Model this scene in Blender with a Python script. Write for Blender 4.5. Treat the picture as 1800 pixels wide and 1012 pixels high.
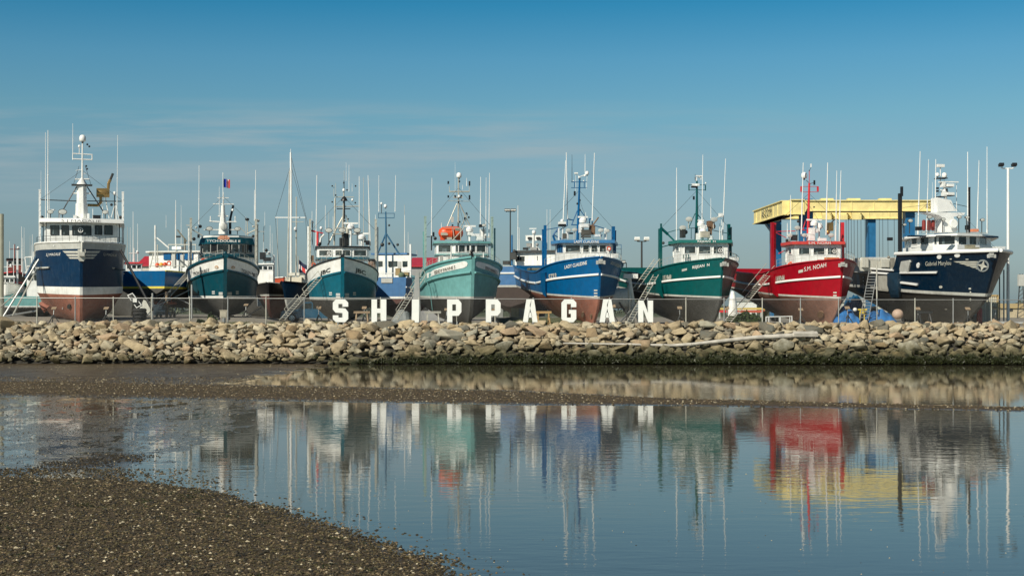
import bpy, bmesh, math, random
import numpy as np
from mathutils import Vector, Matrix
R = math.radians
random.seed(7); rng = np.random.default_rng(7)
for o in list(bpy.data.objects): bpy.data.objects.remove(o)
S = bpy.context.scene; C = S.collection

# ---------------------------------------------------------------- camera, sky, sun, exposure
F = 2500.0      # focal length in photograph pixels (1800 wide)
HC = 3.5        # camera height over the water
HY = 545.0      # photograph row of the horizon
cam = bpy.data.cameras.new('camera'); co = bpy.data.objects.new('camera', cam); C.objects.link(co)
co.location = (0, 0, HC); co.rotation_euler = (R(90), 0, 0)
cam.sensor_width = 36; cam.lens = F/1800*36; cam.shift_y = (HY-506)/1800
cam.clip_start = 0.5; cam.clip_end = 9000
S.camera = co
S.render.resolution_x = 1024; S.render.resolution_y = 575
SUN = Vector((-0.54, -0.70, 0.66)).normalized()
elev = math.asin(SUN.z); azim = math.atan2(SUN.x, SUN.y)
sl = bpy.data.lights.new('sun', 'SUN'); so = bpy.data.objects.new('sun', sl); C.objects.link(so)
sl.energy = 5.0; sl.angle = R(0.5); sl.color = (1.0, 0.925, 0.78)
so.rotation_euler = SUN.to_track_quat('Z', 'Y').to_euler(); so.location = (0, 0, 60)
w = bpy.data.worlds.new('World'); S.world = w; w.use_nodes = True
nt = w.node_tree; N = nt.nodes; LK = nt.links; N.clear()
wo = N.new('ShaderNodeOutputWorld'); bg = N.new('ShaderNodeBackground'); sky = N.new('ShaderNodeTexSky')
sky.sky_type = 'NISHITA'; sky.sun_disc = False; sky.sun_elevation = elev; sky.sun_rotation = azim
sky.air_density = 1.0; sky.dust_density = 1.2; sky.ozone_density = 2.0
tc = N.new('ShaderNodeTexCoord'); sp = N.new('ShaderNodeSeparateXYZ'); LK.new(tc.outputs['Generated'], sp.inputs[0])
rmp = N.new('ShaderNodeValToRGB'); mr = N.new('ShaderNodeMapRange')
mr.inputs[1].default_value = 0.0; mr.inputs[2].default_value = 0.3; LK.new(sp.outputs[2], mr.inputs[0]); LK.new(mr.outputs[0], rmp.inputs[0])
SKY = [(0.0, (0.70, 0.92, 1.15)), (0.06, (0.64, 0.80, 0.97)), (0.147, (0.592, 0.72, 0.85)), (0.32, (0.60, 0.745, 0.79)), (0.45, (0.489, 0.79, 0.815)), (0.577, (0.35, 0.755, 0.85)), (0.70, (0.135, 0.641, 0.80)), (0.80, (0.12, 0.50, 0.65)), (1.0, (0.13, 0.25, 0.33))]
cr = rmp.color_ramp
while len(cr.elements) < len(SKY): cr.elements.new(0.5)
for e, (p, c) in zip(cr.elements, SKY): e.position = p; e.color = (*c, 1)
mul = N.new('ShaderNodeMix'); mul.data_type = 'RGBA'; mul.blend_type = 'MULTIPLY'; mul.inputs[0].default_value = 1
LK.new(sky.outputs[0], mul.inputs[6]); LK.new(rmp.outputs[0], mul.inputs[7])
# thin streaks of high cloud, low over the left of the view
dv = N.new('ShaderNodeVectorMath'); dv.operation = 'DIVIDE'
cy = N.new('ShaderNodeCombineXYZ')
for i in range(3): LK.new(sp.outputs[1], cy.inputs[i])
LK.new(tc.outputs['Generated'], dv.inputs[0]); LK.new(cy.outputs[0], dv.inputs[1])
mp = N.new('ShaderNodeMapping'); mp.inputs['Scale'].default_value = (5.5, 0, 75); mp.inputs['Rotation'].default_value = (0, R(-2.2), 0); mp.inputs['Location'].default_value = (0.6, 0, 0.3)
LK.new(dv.outputs[0], mp.inputs[0])
nz = N.new('ShaderNodeTexNoise'); nz.inputs['Scale'].default_value = 1.0; nz.inputs['Detail'].default_value = 5; nz.inputs['Roughness'].default_value = 0.55
LK.new(mp.outputs[0], nz.inputs[0])
m1 = N.new('ShaderNodeMapRange'); m1.inputs[1].default_value = 0.43; m1.inputs[2].default_value = 0.70; LK.new(nz.outputs[0], m1.inputs[0])
s2 = N.new('ShaderNodeSeparateXYZ'); LK.new(dv.outputs[0], s2.inputs[0])
def band(sock, a, b, c_, d):
    x = N.new('ShaderNodeMapRange'); x.inputs[1].default_value = a; x.inputs[2].default_value = b; LK.new(sock, x.inputs[0])
    y = N.new('ShaderNodeMapRange'); y.inputs[1].default_value = c_; y.inputs[2].default_value = d; y.inputs[3].default_value = 1; y.inputs[4].default_value = 0; LK.new(sock, y.inputs[0])
    z = N.new('ShaderNodeMath'); z.operation = 'MULTIPLY'; LK.new(x.outputs[0], z.inputs[0]); LK.new(y.outputs[0], z.inputs[1]); return z.outputs[0]
def mul2(a, b):
    z = N.new('ShaderNodeMath'); z.operation = 'MULTIPLY'; LK.new(a, z.inputs[0])
    if isinstance(b, (int, float)): z.inputs[1].default_value = b
    else: LK.new(b, z.inputs[1])
    return z.outputs[0]
f1 = mul2(band(s2.outputs[2], 0.06, 0.115, 0.125, 0.15), band(s2.outputs[0], -2.0, -1.0, -0.16, 0.3))
f1 = mul2(mul2(f1, m1.outputs[0]), 0.95)
mc = N.new('ShaderNodeMix'); mc.data_type = 'RGBA'; LK.new(f1, mc.inputs[0]); LK.new(mul.outputs[2], mc.inputs[6]); mc.inputs[7].default_value = (3.6, 4.4, 4.7, 1)
CLOUD = mc
LK.new(mc.outputs[2], bg.inputs[0]); bg.inputs[1].default_value = 0.1
LK.new(bg.outputs[0], wo.inputs[0])
S.view_settings.view_transform = 'Standard'; S.view_settings.look = 'None'; S.view_settings.gamma = 1; S.view_settings.exposure = 0.0

# ---------------------------------------------------------------- materials
MAT = {}
def mat(name, col, rough=0.5, metal=0.0, var=0.12, vs=2.0, dirt=0.0, dirtcol=(0.10, 0.06, 0.035), bump=0.0, bs=30.0, spec=0.5, streak=True, coat=0.0):
    if name in MAT: return MAT[name]
    m = bpy.data.materials.new(name); m.use_nodes = True; n = m.node_tree.nodes; l = m.node_tree.links
    p = n['Principled BSDF']; p.inputs['Roughness'].default_value = rough; p.inputs['Metallic'].default_value = metal
    p.inputs['Specular IOR Level'].default_value = spec; p.inputs['Coat Weight'].default_value = coat
    t = n.new('ShaderNodeTexCoord')
    a = n.new('ShaderNodeTexNoise'); a.inputs['Scale'].default_value = vs; a.inputs['Detail'].default_value = 6; l.new(t.outputs['Object'], a.inputs[0])
    r = n.new('ShaderNodeMapRange'); r.inputs[1].default_value = 0.3; r.inputs[2].default_value = 0.7; r.inputs[3].default_value = 1-var; r.inputs[4].default_value = 1+var; l.new(a.outputs[0], r.inputs[0])
    hs = n.new('ShaderNodeHueSaturation'); hs.inputs['Color'].default_value = (*col, 1); l.new(r.outputs[0], hs.inputs['Value'])
    last = hs.outputs[0]
    if dirt > 0:
        mpn = n.new('ShaderNodeMapping'); mpn.inputs['Scale'].default_value = (5.0, 5.0, 0.55) if streak else (1.6, 1.6, 1.6); l.new(t.outputs['Object'], mpn.inputs[0])
        b = n.new('ShaderNodeTexNoise'); b.inputs['Scale'].default_value = 1.7; b.inputs['Detail'].default_value = 8; b.inputs['Roughness'].default_value = 0.65; l.new(mpn.outputs[0], b.inputs[0])
        q = n.new('ShaderNodeMapRange'); q.inputs[1].default_value = 0.50; q.inputs[2].default_value = 0.72; q.inputs[4].default_value = dirt; l.new(b.outputs[0], q.inputs[0])
        mx = n.new('ShaderNodeMix'); mx.data_type = 'RGBA'; l.new(q.outputs[0], mx.inputs[0]); l.new(last, mx.inputs[6]); mx.inputs[7].default_value = (*dirtcol, 1); last = mx.outputs[2]
        rr = n.new('ShaderNodeMapRange'); rr.inputs[3].default_value = rough; rr.inputs[4].default_value = min(1, rough+0.45); l.new(q.outputs[0], rr.inputs[0]); l.new(rr.outputs[0], p.inputs['Roughness'])
    l.new(last, p.inputs['Base Color'])
    if bump > 0:
        bn = n.new('ShaderNodeTexNoise'); bn.inputs['Scale'].default_value = bs; bn.inputs['Detail'].default_value = 4; l.new(t.outputs['Object'], bn.inputs[0])
        bp = n.new('ShaderNodeBump'); bp.inputs['Distance'].default_value = bump; l.new(bn.outputs[0], bp.inputs['Height']); l.new(bp.outputs[0], p.inputs['Normal'])
    MAT[name] = m; return m
WHITE = mat('white_paint', (0.80, 0.81, 0.78), 0.35, dirt=0.35, dirtcol=(0.42, 0.36, 0.27))
WHITE2 = mat('clean_white_paint', (0.82, 0.83, 0.81), 0.3, var=0.05)
OFFW = mat('worn_white_paint', (0.56, 0.56, 0.50), 0.5, dirt=0.6, dirtcol=(0.30, 0.25, 0.17))
GREYP = mat('grey_paint', (0.30, 0.31, 0.30), 0.5, dirt=0.3)
LGREY = mat('pale_grey_paint', (0.48, 0.49, 0.46), 0.5, dirt=0.4, dirtcol=(0.25, 0.22, 0.17))
BEIGE = mat('bare_aluminium', (0.55, 0.54, 0.47), 0.45, 0.3, dirt=0.5, dirtcol=(0.28, 0.24, 0.17))
NAVY = mat('navy_paint', (0.001, 0.024, 0.068), 0.30, dirt=0.6, dirtcol=(0.02, 0.05, 0.09), bump=0.014, bs=0.9, spec=.4)
NAVY2 = mat('midnight_paint', (0.001, 0.013, 0.032), 0.30, dirt=0.6, dirtcol=(0.02, 0.035, 0.05), bump=0.014, bs=0.9, spec=.4)
DTEAL = mat('dark_teal_paint', (0.004, 0.060, 0.085), 0.30, dirt=0.6, dirtcol=(0.03, 0.05, 0.05), bump=0.014, bs=0.9, spec=.4)
TEAL = mat('teal_paint', (0.004, 0.115, 0.17), 0.30, dirt=0.6, dirtcol=(0.02, 0.07, 0.09), bump=0.014, bs=0.9, spec=.4)
AQUA = mat('aqua_paint', (0.15, 0.36, 0.36), 0.35, dirt=0.6, dirtcol=(0.11, 0.25, 0.24), bump=0.014, bs=0.9, spec=.4)
BLUE = mat('blue_paint', (0.001, 0.095, 0.26), 0.30, dirt=0.6, dirtcol=(0.01, 0.07, 0.16), bump=0.014, bs=0.9, spec=.4)
LBLUE = mat('faded_blue_paint', (0.06, 0.17, 0.36), 0.4, dirt=0.35, dirtcol=(0.12, 0.17, 0.24))
GREEN = mat('green_paint', (0.001, 0.085, 0.085), 0.30, dirt=0.6, dirtcol=(0.01, 0.06, 0.06), bump=0.014, bs=0.9, spec=.4)
RED = mat('red_paint', (0.32, 0.003, 0.013), 0.30, dirt=0.6, dirtcol=(0.25, 0.01, 0.015), bump=0.014, bs=0.9, spec=.4)
RED2 = mat('bright_red_paint', (0.62, 0.03, 0.04), 0.4, dirt=0.2)
BROWNAF = mat('brown_antifouling', (0.30, 0.115, 0.075), 0.6, var=0.2, dirt=0.55, dirtcol=(0.14, 0.07, 0.05), bump=0.01, bs=3)
GREYAF = mat('grey_antifouling', (0.062, 0.062, 0.058), 0.6, var=0.25, dirt=0.5, dirtcol=(0.11, 0.10, 0.085), bump=0.01, bs=3)
MAROON = mat('maroon_antifouling', (0.10, 0.035, 0.028), 0.6, var=0.2, dirt=0.4)
BLACK = mat('black_paint', (0.012, 0.013, 0.015), 0.4, dirt=0.2, dirtcol=(0.05, 0.045, 0.04))
RUBBER = mat('black_rubber', (0.018, 0.018, 0.018), 0.8, bump=0.01, bs=20)
STEEL = mat('galvanised_steel', (0.42, 0.43, 0.42), 0.45, 0.6, dirt=0.3, dirtcol=(0.25, 0.23, 0.2))
DSTEEL = mat('dark_steel', (0.05, 0.055, 0.055), 0.5, 0.4, dirt=0.4, dirtcol=(0.12, 0.06, 0.03))
GOLD = mat('heat_stained_exhaust', (0.40, 0.26, 0.10), 0.4, 0.7, dirt=0.5, dirtcol=(0.12, 0.08, 0.05))
BROWN = mat('rusty_brown', (0.20, 0.12, 0.07), 0.7, dirt=0.5)
ORANGE = mat('orange_shell', (0.72, 0.085, 0.02), 0.4, dirt=0.3, dirtcol=(0.4, 0.1, 0.05))
YELLOW = mat('crane_yellow_paint', (0.84, 0.71, 0.31), 0.45, dirt=0.2, dirtcol=(0.45, 0.33, 0.12))
CBLUE = mat('crane_blue_paint', (0.02, 0.14, 0.31), 0.4, dirt=0.2, dirtcol=(0.03, 0.07, 0.12))
DARKTXT = mat('black_lettering', (0.02, 0.022, 0.025), 0.5)
WHTXT = mat('white_lettering', (0.80, 0.80, 0.77), 0.45, var=0.04)
GRTXT = mat('brown_lettering', (0.12, 0.09, 0.06), 0.5)
LENS = mat('lamp_glass', (0.55, 0.56, 0.52), 0.15, spec=0.8)
WOOD = mat('weathered_timber', (0.34, 0.25, 0.16), 0.8, var=0.3, bump=0.02, bs=8)
GLASS = mat('window_glass', (0.012, 0.018, 0.02), 0.04, var=0.5, vs=1.5, spec=0.7)
PANE_REFL = mat('painted_reflection', (0.10, 0.13, 0.135), 0.25, var=0.6, vs=5)  # pale tone for reflections painted onto the panes
GLASS2 = mat('pale_window_glass', (0.028, 0.04, 0.042), 0.05, var=0.8, vs=1.6, spec=0.7)

# ---------------------------------------------------------------- geometry helpers
class G:
    def __init__(s): s.v = []; s.f = []; s.m = []
    def add(s, vs, fs, mi=0):
        b = len(s.v); s.v += [tuple(p) for p in vs]
        for f in fs: s.f.append(tuple(b+i for i in f)); s.m.append(mi)
        return s
    def box(s, c, d, mi=0, rz=0.0, rx=0.0):
        hx, hy, hz = d[0]/2, d[1]/2, d[2]/2
        vs = [Vector((x*hx, y*hy, z*hz)) for x in (-1, 1) for y in (-1, 1) for z in (-1, 1)]
        if rz or rx:
            M = Matrix.Rotation(rz, 3, 'Z') @ Matrix.Rotation(rx, 3, 'X'); vs = [M @ q for q in vs]
        c = Vector(c)
        return s.add([q+c for q in vs], [(0, 1, 3, 2), (4, 6, 7, 5), (0, 4, 5, 1), (2, 3, 7, 6), (0, 2, 6, 4), (1, 5, 7, 3)], mi)
    def tube(s, a, b, r0, r1=None, n=7, mi=0):
        a = Vector(a); b = Vector(b); r1 = r0 if r1 is None else r1
        d = b-a
        if d.length < 1e-6: return s
        q = d.to_track_quat('Z', 'Y'); vs = []
        for c, r in ((a, r0), (b, r1)):
            for i in range(n):
                t = 2*math.pi*i/n; vs.append(c+q @ Vector((r*math.cos(t), r*math.sin(t), 0)))
        fs = [(i, (i+1) % n, n+(i+1) % n, n+i) for i in range(n)]+[tuple(range(n-1, -1, -1)), tuple(range(n, 2*n))]
        return s.add(vs, fs, mi)
    def path(s, pts, r, n=7, mi=0):
        for a, b in zip(pts[:-1], pts[1:]): s.tube(a, b, r, r, n, mi)
        for p in pts[1:-1]: s.ball(p, r*1.02, mi=mi, u=n, w=4)
        return s
    def ball(s, c, r, sc=(1, 1, 1), mi=0, u=12, w=8):
        c = Vector(c); vs = [c+Vector((0, 0, r*sc[2]))]
        for j in range(1, w):
            a = math.pi*j/w
            for i in range(u):
                t = 2*math.pi*i/u; vs.append(c+Vector((r*sc[0]*math.sin(a)*math.cos(t), r*sc[1]*math.sin(a)*math.sin(t), r*sc[2]*math.cos(a))))
        vs.append(c-Vector((0, 0, r*sc[2])))
        fs = [(0, 1+i, 1+(i+1) % u) for i in range(u)]
        for j in range(w-2):
            for i in range(u):
                a = 1+j*u+i; b = 1+j*u+(i+1) % u; fs.append((a, a+u, b+u, b))
        e = len(vs)-1; k = 1+(w-2)*u
        fs += [(e, k+(i+1) % u, k+i) for i in range(u)]
        return s.add(vs, fs, mi)
    def lathe(s, c, prof, n=14, mi=0, axis='Z'):
        c = Vector(c); vs = []
        for r, z in prof:
            for i in range(n):
                t = 2*math.pi*i/n; p = (r*math.cos(t), r*math.sin(t), z)
                if axis == 'Y': p = (p[0], p[2], p[1])
                if axis == 'X': p = (p[2], p[0], p[1])
                vs.append(c+Vector(p))
        fs = []
        for j in range(len(prof)-1):
            for i in range(n): fs.append((j*n+i, j*n+(i+1) % n, (j+1)*n+(i+1) % n, (j+1)*n+i))
        fs += [tuple(range(n-1, -1, -1)), tuple(range((len(prof)-1)*n, len(prof)*n))]
        return s.add(vs, fs, mi)
    def torus(s, c, r, t, axis='Y', n=18, k=6, mi=0):
        pts = []
        c = Vector(c)
        for i in range(n):
            a = 2*math.pi*i/n
            for j in range(k):
                b = 2*math.pi*j/k; rr = r+t*math.cos(b); h = t*math.sin(b)
                p = (rr*math.cos(a), h, rr*math.sin(a)) if axis == 'Y' else ((rr*math.cos(a), rr*math.sin(a), h) if axis == 'Z' else (h, rr*math.cos(a), rr*math.sin(a)))
                pts.append(c+Vector(p))
        fs = [(i*k+j, ((i+1) % n)*k+j, ((i+1) % n)*k+(j+1) % k, i*k+(j+1) % k) for i in range(n) for j in range(k)]
        return s.add(pts, fs, mi)
    def extr(s, poly, vec, mi=0):
        n = len(poly); vec = Vector(vec); p = [Vector(q) for q in poly]
        return s.add(p+[q+vec for q in p], [tuple(range(n)), tuple(range(2*n-1, n-1, -1))]+[(i, (i+1) % n, n+(i+1) % n, n+i) for i in range(n)], mi)
    def grid(s, rows, mi=0, mfun=None):
        nr, nc = len(rows), len(rows[0]); b = len(s.v)
        for r_ in rows: s.v += [tuple(p) for p in r_]
        for j in range(nr-1):
            for i in range(nc-1):
                s.f.append((b+j*nc+i, b+j*nc+i+1, b+(j+1)*nc+i+1, b+(j+1)*nc+i)); s.m.append(mfun(j, i) if mfun else mi)
        return s
    def build(s, name, mats, parent=None, smooth=35, loc=None, rz=0):
        me = bpy.data.meshes.new(name); me.from_pydata(s.v, [], s.f)
        if not isinstance(mats, (list, tuple)): mats = [mats]
        for m in mats: me.materials.append(m)
        me.polygons.foreach_set('material_index', s.m)
        if smooth:
            me.polygons.foreach_set('use_smooth', [True]*len(me.polygons)); me.set_sharp_from_angle(angle=R(smooth))
        me.update()
        o = bpy.data.objects.new(name, me); C.objects.link(o)
        if parent is not None: o.parent = parent
        if loc is not None: o.location = loc
        if rz: o.rotation_euler.z = rz
        return o
def thing(name, label, cat, loc=(0, 0, 0), rz=0.0, group=None):
    o = bpy.data.objects.new(name, None); C.objects.link(o); o.location = loc; o.rotation_euler.z = rz
    o.empty_display_size = 0.3
    return tag(o, label, cat, group)
def tag(o, label, cat, group=None, kind=None):
    o['label'] = label; o['category'] = cat
    if group: o['group'] = group
    if kind: o['kind'] = kind
    return o
def copy_tree(o, parent=None, label=None):
    c = o.copy(); C.objects.link(c); c.parent = parent
    if label: c['label'] = label
    for ch in list(o.children): copy_tree(ch, c)
    return c
def W(px, py, Y): return Vector(((px-900)*Y/F, Y, HC+(HY-py)*Y/F))
def sm(x): x = min(1, max(0, x)); return x*x*(3-2*x)
def ground(x, y):
    g = 2.40+0.5*sm((y-100.5)/11)*sm((-0.158-x/max(y, 1))/.02)
    return g
def GP(px, Y):
    x = (px-900)*Y/F; return Vector((x, Y, ground(x, Y)))
def cv(pts, lin=False):
    T = [p[0] for p in pts]; Z = [p[1] for p in pts]; n = len(T)
    if lin or n < 3: return lambda t: float(np.interp(t, T, Z))
    d = [(Z[1]-Z[0])/(T[1]-T[0])]+[(Z[i+1]-Z[i-1])/(T[i+1]-T[i-1]) for i in range(1, n-1)]+[(Z[-1]-Z[-2])/(T[-1]-T[-2])]
    def f(t):
        t = min(max(t, T[0]), T[-1]); i = 0
        while i < n-2 and t > T[i+1]: i += 1
        h = T[i+1]-T[i]; u = (t-T[i])/h
        return (2*u**3-3*u*u+1)*Z[i]+(u**3-2*u*u+u)*h*d[i]+(-2*u**3+3*u*u)*Z[i+1]+(u**3-u*u)*h*d[i+1]
    return f
_tc = {}
def text_mesh(s, shear=0.0, bold=0.012):
    if 'M' in s: bold = 0.0
    k = (s, shear, bold)
    if k in _tc: return _tc[k]
    cu = bpy.data.curves.new('t', 'FONT'); cu.body = s; cu.size = 1; cu.shear = shear; cu.offset = bold; cu.resolution_u = 3; cu.fill_mode = 'FRONT'
    o = bpy.data.objects.new('t', cu); C.objects.link(o); bpy.context.view_layer.update()
    me = bpy.data.meshes.new_from_object(o)
    vs = np.array([v.co[:2] for v in me.vertices]); fs = [tuple(p.vertices) for p in me.polygons]
    bpy.data.objects.remove(o); bpy.data.curves.remove(cu); bpy.data.meshes.remove(me)
    x0, x1, y0, y1 = vs[:, 0].min(), vs[:, 0].max(), vs[:, 1].min(), vs[:, 1].max()
    vs[:, 0] = (vs[:, 0]-x0)/(x1-x0); vs[:, 1] = (vs[:, 1]-y0)/(y1-y0)
    _tc[k] = (vs, fs); return _tc[k]
# ---------------------------------------------------------------- boats
class Hull:
    def __init__(s, L, B, keel, wl, rail, td=.3, tw=.45, pd=2.2, pw=1.8, rake=1.2, foot=1.0, Wf=.96, e0=1.0, e1=.42, flare=1.3, sternw=.88, stem=.1, K=.13, kn=None):
        s.__dict__.update(locals()); s.zr0 = rail(0); s.zk0 = keel(0)
    def half(s, t, z):
        zk = s.keel(t); zw = s.wl(t); zr = s.rail(t)
        tp = 1-(1-s.sternw)*(max(0, t-.6)/.4)**2
        D = s.stem+(s.B-s.stem)*(1-(1-min(t/s.td, 1))**s.pd)*tp
        Wd = s.stem+(s.B*s.Wf-s.stem)*(1-(1-min(t/s.tw, 1))**s.pw)*tp
        if z < zw:
            u = max(0, (z-zk)/max(.01, zw-zk)); e = s.e0+(s.e1-s.e0)*min(1, t/.45)
            K = min(s.K, Wd); return K+(Wd-K)*u**e
        u = min(1, (z-zw)/(zr-zw)); fl = s.flare+(1-s.flare)*min(1, t/.4)
        return Wd+(D-Wd)*u**fl
    def P(s, t, z, side):
        zz = (z-s.zk0)/(s.zr0-s.zk0); off = s.rake*(1-zz)+s.foot*max(0, (.4-zz)/.4)**2
        return Vector((side*s.half(t, z), off*max(0, 1-t*1.6)**2+t*s.L, z))
    def N(s, t, z, side):
        e = .004; a = s.P(min(t+e, 1), z, side)-s.P(max(t-e, 0), z, side); b = s.P(t, z+.04, side)-s.P(t, z-.04, side)
        n = a.cross(b).normalized()
        if n.x*side < 0: n = -n
        return n

SPLIT = {'outrigger_brace', 'mast_stay', 'crossbar', 'gallows_brace', 'tie_wire', 'post_tie', 'antenna_base', 'ventilator', 'exhaust_support', 'roof_arch', 'vent_pipe', 'antenna_leg', 'capsule_strap', 'dark_pole'}
class Boat:
    def __init__(s, name, label, group, px, Y, app, z=2.4, cat='fishing boat'):
        s.az = math.atan2(px-900, F); s.phi = R(app)-s.az; s.O = Vector(((px-900)*Y/F, Y, z)); s.px = px
        s.yd = Vector((-math.sin(s.phi), math.cos(s.phi))); s.xd = Vector((math.cos(s.phi), math.sin(s.phi)))
        s.root = thing(name, label, cat, s.O, s.phi, group)
        s.C = Vector((-s.O.x, -s.O.y)); s.cl = Vector((s.C.dot(s.xd), s.C.dot(s.yd), HC-z))   # camera in boat coordinates
        s.mats = None
    def ray(s, px, py):
        d = Vector(((px-900)/F, 1, (HY-py)/F)); dd = Vector((d.x, d.y))
        return Vector((dd.dot(s.xd), dd.dot(s.yd), d.z))
    def l(s, px, py, sd):
        d = s.ray(px, py); k = (sd-s.cl.y)/d.y; return s.cl+d*k
    def k(s, sd): return (s.O.y+sd*s.yd.y)/F
    def z(s, py, sd): return s.cl.z+(HY-py)*(s.O.y+sd*math.cos(s.phi))/F
    def proj(s, p):
        wx = s.O.x+p[0]*s.xd.x+p[1]*s.yd.x; wy = s.O.y+p[0]*s.xd.y+p[1]*s.yd.y
        return 900+F*wx/wy, HY-F*(s.O.z+p[2]-HC)/wy
    def set_hull(s, H, bands, mats, stem_mat=0, deck=.8, decks=True, t_end=1.0, nt=46, name='hull', stem_from=0):
        """bands: [(top curve, material index, rows)] from the keel up"""
        s.H = H; T = [(i/nt)**1.5*t_end for i in range(nt+1)]
        g = G(); rowm = []; lev = []
        for t in T:
            zs = [H.keel(t)]; ms = []
            for top, mi, nr in bands:
                a = zs[-1]; b = top(t)
                for r_ in range(nr): zs.append(a+(b-a)*(r_+1)/nr); ms.append(mi)
            lev.append(zs); rowm = ms
        nr = len(rowm)
        for side in (-1, 1):
            rows = [[H.P(T[j], lev[j][i], side) for j in range(nt+1)] for i in range(nr+1)]
            g.grid(rows, mfun=lambda j, i: rowm[j])
            if side == -1: Lr = rows
            else: Rr = rows
        for i in range(nr):
            mi = stem_mat if i >= stem_from and rowm[i] >= 1 and stem_mat else rowm[i]
            g.add([Lr[i][0], Rr[i][0], Rr[i+1][0], Lr[i+1][0]], [(0, 1, 2, 3)], mi)
            g.add([Lr[i][-1], Rr[i][-1], Rr[i+1][-1], Lr[i+1][-1]], [(3, 2, 1, 0)], rowm[i])
        for j in range(nt):
            g.add([Lr[0][j], Rr[0][j], Rr[0][j+1], Lr[0][j+1]], [(3, 2, 1, 0)], 0)
            if decks:
                z0 = H.rail(T[j])-deck; z1 = H.rail(T[j+1])-deck
                a = H.P(T[j], z0, 1); b = H.P(T[j+1], z1, 1)
                g.add([(-a.x+.02, a.y, a.z), (a.x-.02, a.y, a.z), (b.x-.02, b.y, b.z), (-b.x+.02, b.y, b.z)], [(0, 1, 2, 3)], len(mats)-1)
        s.mats = mats
        s.hull = g.build(name, mats, s.root, smooth=28); return s.hull
    def along(s, name, curve, t0, t1, r, m, sides=(-1, 1), n=26, out=.03, parent=None, flat=1.0):
        """moulding that runs along the hull at the height of a curve"""
        g = G()
        for sd in sides:
            ring = []
            for i in range(n+1):
                t = t0+(t1-t0)*(i/n)**1.3; zc = curve(t); p = s.H.P(t, zc, sd); nn = s.H.N(max(t, .004), zc, sd)
                nn = Vector((nn.x, nn.y, 0)).normalized()
                q = p+nn*out; up = Vector((0, 0, 1))
                ring.append([q-nn*(out+.05)-up*r*flat, q+nn*r*.5-up*r*flat, q+nn*r-up*r*flat*.3, q+nn*r+up*r*flat*.3, q+nn*r*.5+up*r*flat, q-nn*(out+.05)+up*r*flat])
            g.grid(ring)
            for e in (0, -1): g.add(ring[e], [(0, 1, 2, 3, 4, 5)])
        return g.build(name, m, parent or s.root, smooth=40)
    def samples(s, side):
        key = '_s%d' % side
        if not hasattr(s, key):
            A = []
            for i in range(141):
                t = (i/140)**1.4
                zk = s.H.keel(t); zr = s.H.rail(t)
                for j in range(91):
                    z = zk+(zr-zk)*j/90; p = s.H.P(t, z, side); u, v = s.proj(p); A.append((t, z, u, v, p.y))
            setattr(s, key, np.array(A))
        return getattr(s, key)
    def hit(s, px, py, side):
        A = s.samples(side); d = (A[:, 2]-px)**2+(A[:, 3]-py)**2
        i = int(np.argmin(d+A[:, 4]*.02)); t, z = A[i, 0], A[i, 1]
        for _ in range(4):   # Newton refinement
            u, v = s.proj(s.H.P(t, z, side)); e = 1e-3
            u1, v1 = s.proj(s.H.P(min(t+e, 1), z, side)); u2, v2 = s.proj(s.H.P(t, z+.01, side))
            J = np.array([[(u1-u)/e, (u2-u)/.01], [(v1-v)/e, (v2-v)/.01]])
            if abs(np.linalg.det(J)) < 1e-3: break
            dt, dz = np.linalg.solve(J, [px-u, py-v]); dt = max(-.05, min(.05, dt)); dz = max(-.3, min(.3, dz))
            t = min(max(t+dt, 0.002), .998); z = min(max(z+dz, s.H.keel(t)), s.H.rail(t))
        return t, z
    def skin(s, t, z, side, off=.03): return s.H.P(t, z, side)+s.H.N(t, z, side)*off
    def decal(s, name, polys, side, m, off=.03, parent=None, thick=0.0):
        g = G()
        for poly in polys:
            pts = []
            for i, a in enumerate(poly):
                b = poly[(i+1) % len(poly)]; n = max(1, int(math.hypot(a[0]-b[0], a[1]-b[1])/9))
                for j in range(n): pts.append((a[0]+(b[0]-a[0])*j/n, a[1]+(b[1]-a[1])*j/n))
            cx = sum(p[0] for p in pts)/len(pts); cy = sum(p[1] for p in pts)/len(pts); n = len(pts)
            h = [s.hit(x, y, side) for x, y in pts]; wd = max(p[0] for p in pts)-min(p[0] for p in pts)
            rings = [[s.skin(t, z, side, off+thick) for t, z in h]]
            for f in ((.75, .5, .25) if wd > 14 else ((.5,) if wd > 5 else ())):
                rings.append([s.skin(*s.hit(cx+(x-cx)*f, cy+(y-cy)*f, side), side, off+thick) for x, y in pts])
            for a_, b_ in zip(rings[:-1], rings[1:]): g.add(a_+b_, [(i, (i+1) % n, n+(i+1) % n, n+i) for i in range(n)])
            ct, cz = s.hit(cx, cy, side); g.add(rings[-1]+[s.skin(ct, cz, side, off+thick)], [(i, (i+1) % n, n) for i in range(n)])
            if thick:
                inner = [s.skin(t, z, side, -.02) for t, z in h]
                g.add(rings[0]+inner, [(i, (i+1) % n, n+(i+1) % n, n+i) for i in range(n)])
        return g.build(name, m, parent or s.root, smooth=30)
    def oval(s, px, py, rx, ry, n=14): return [(px+rx*math.cos(2*math.pi*i/n), py+ry*math.sin(2*math.pi*i/n)) for i in range(n)]
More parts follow.
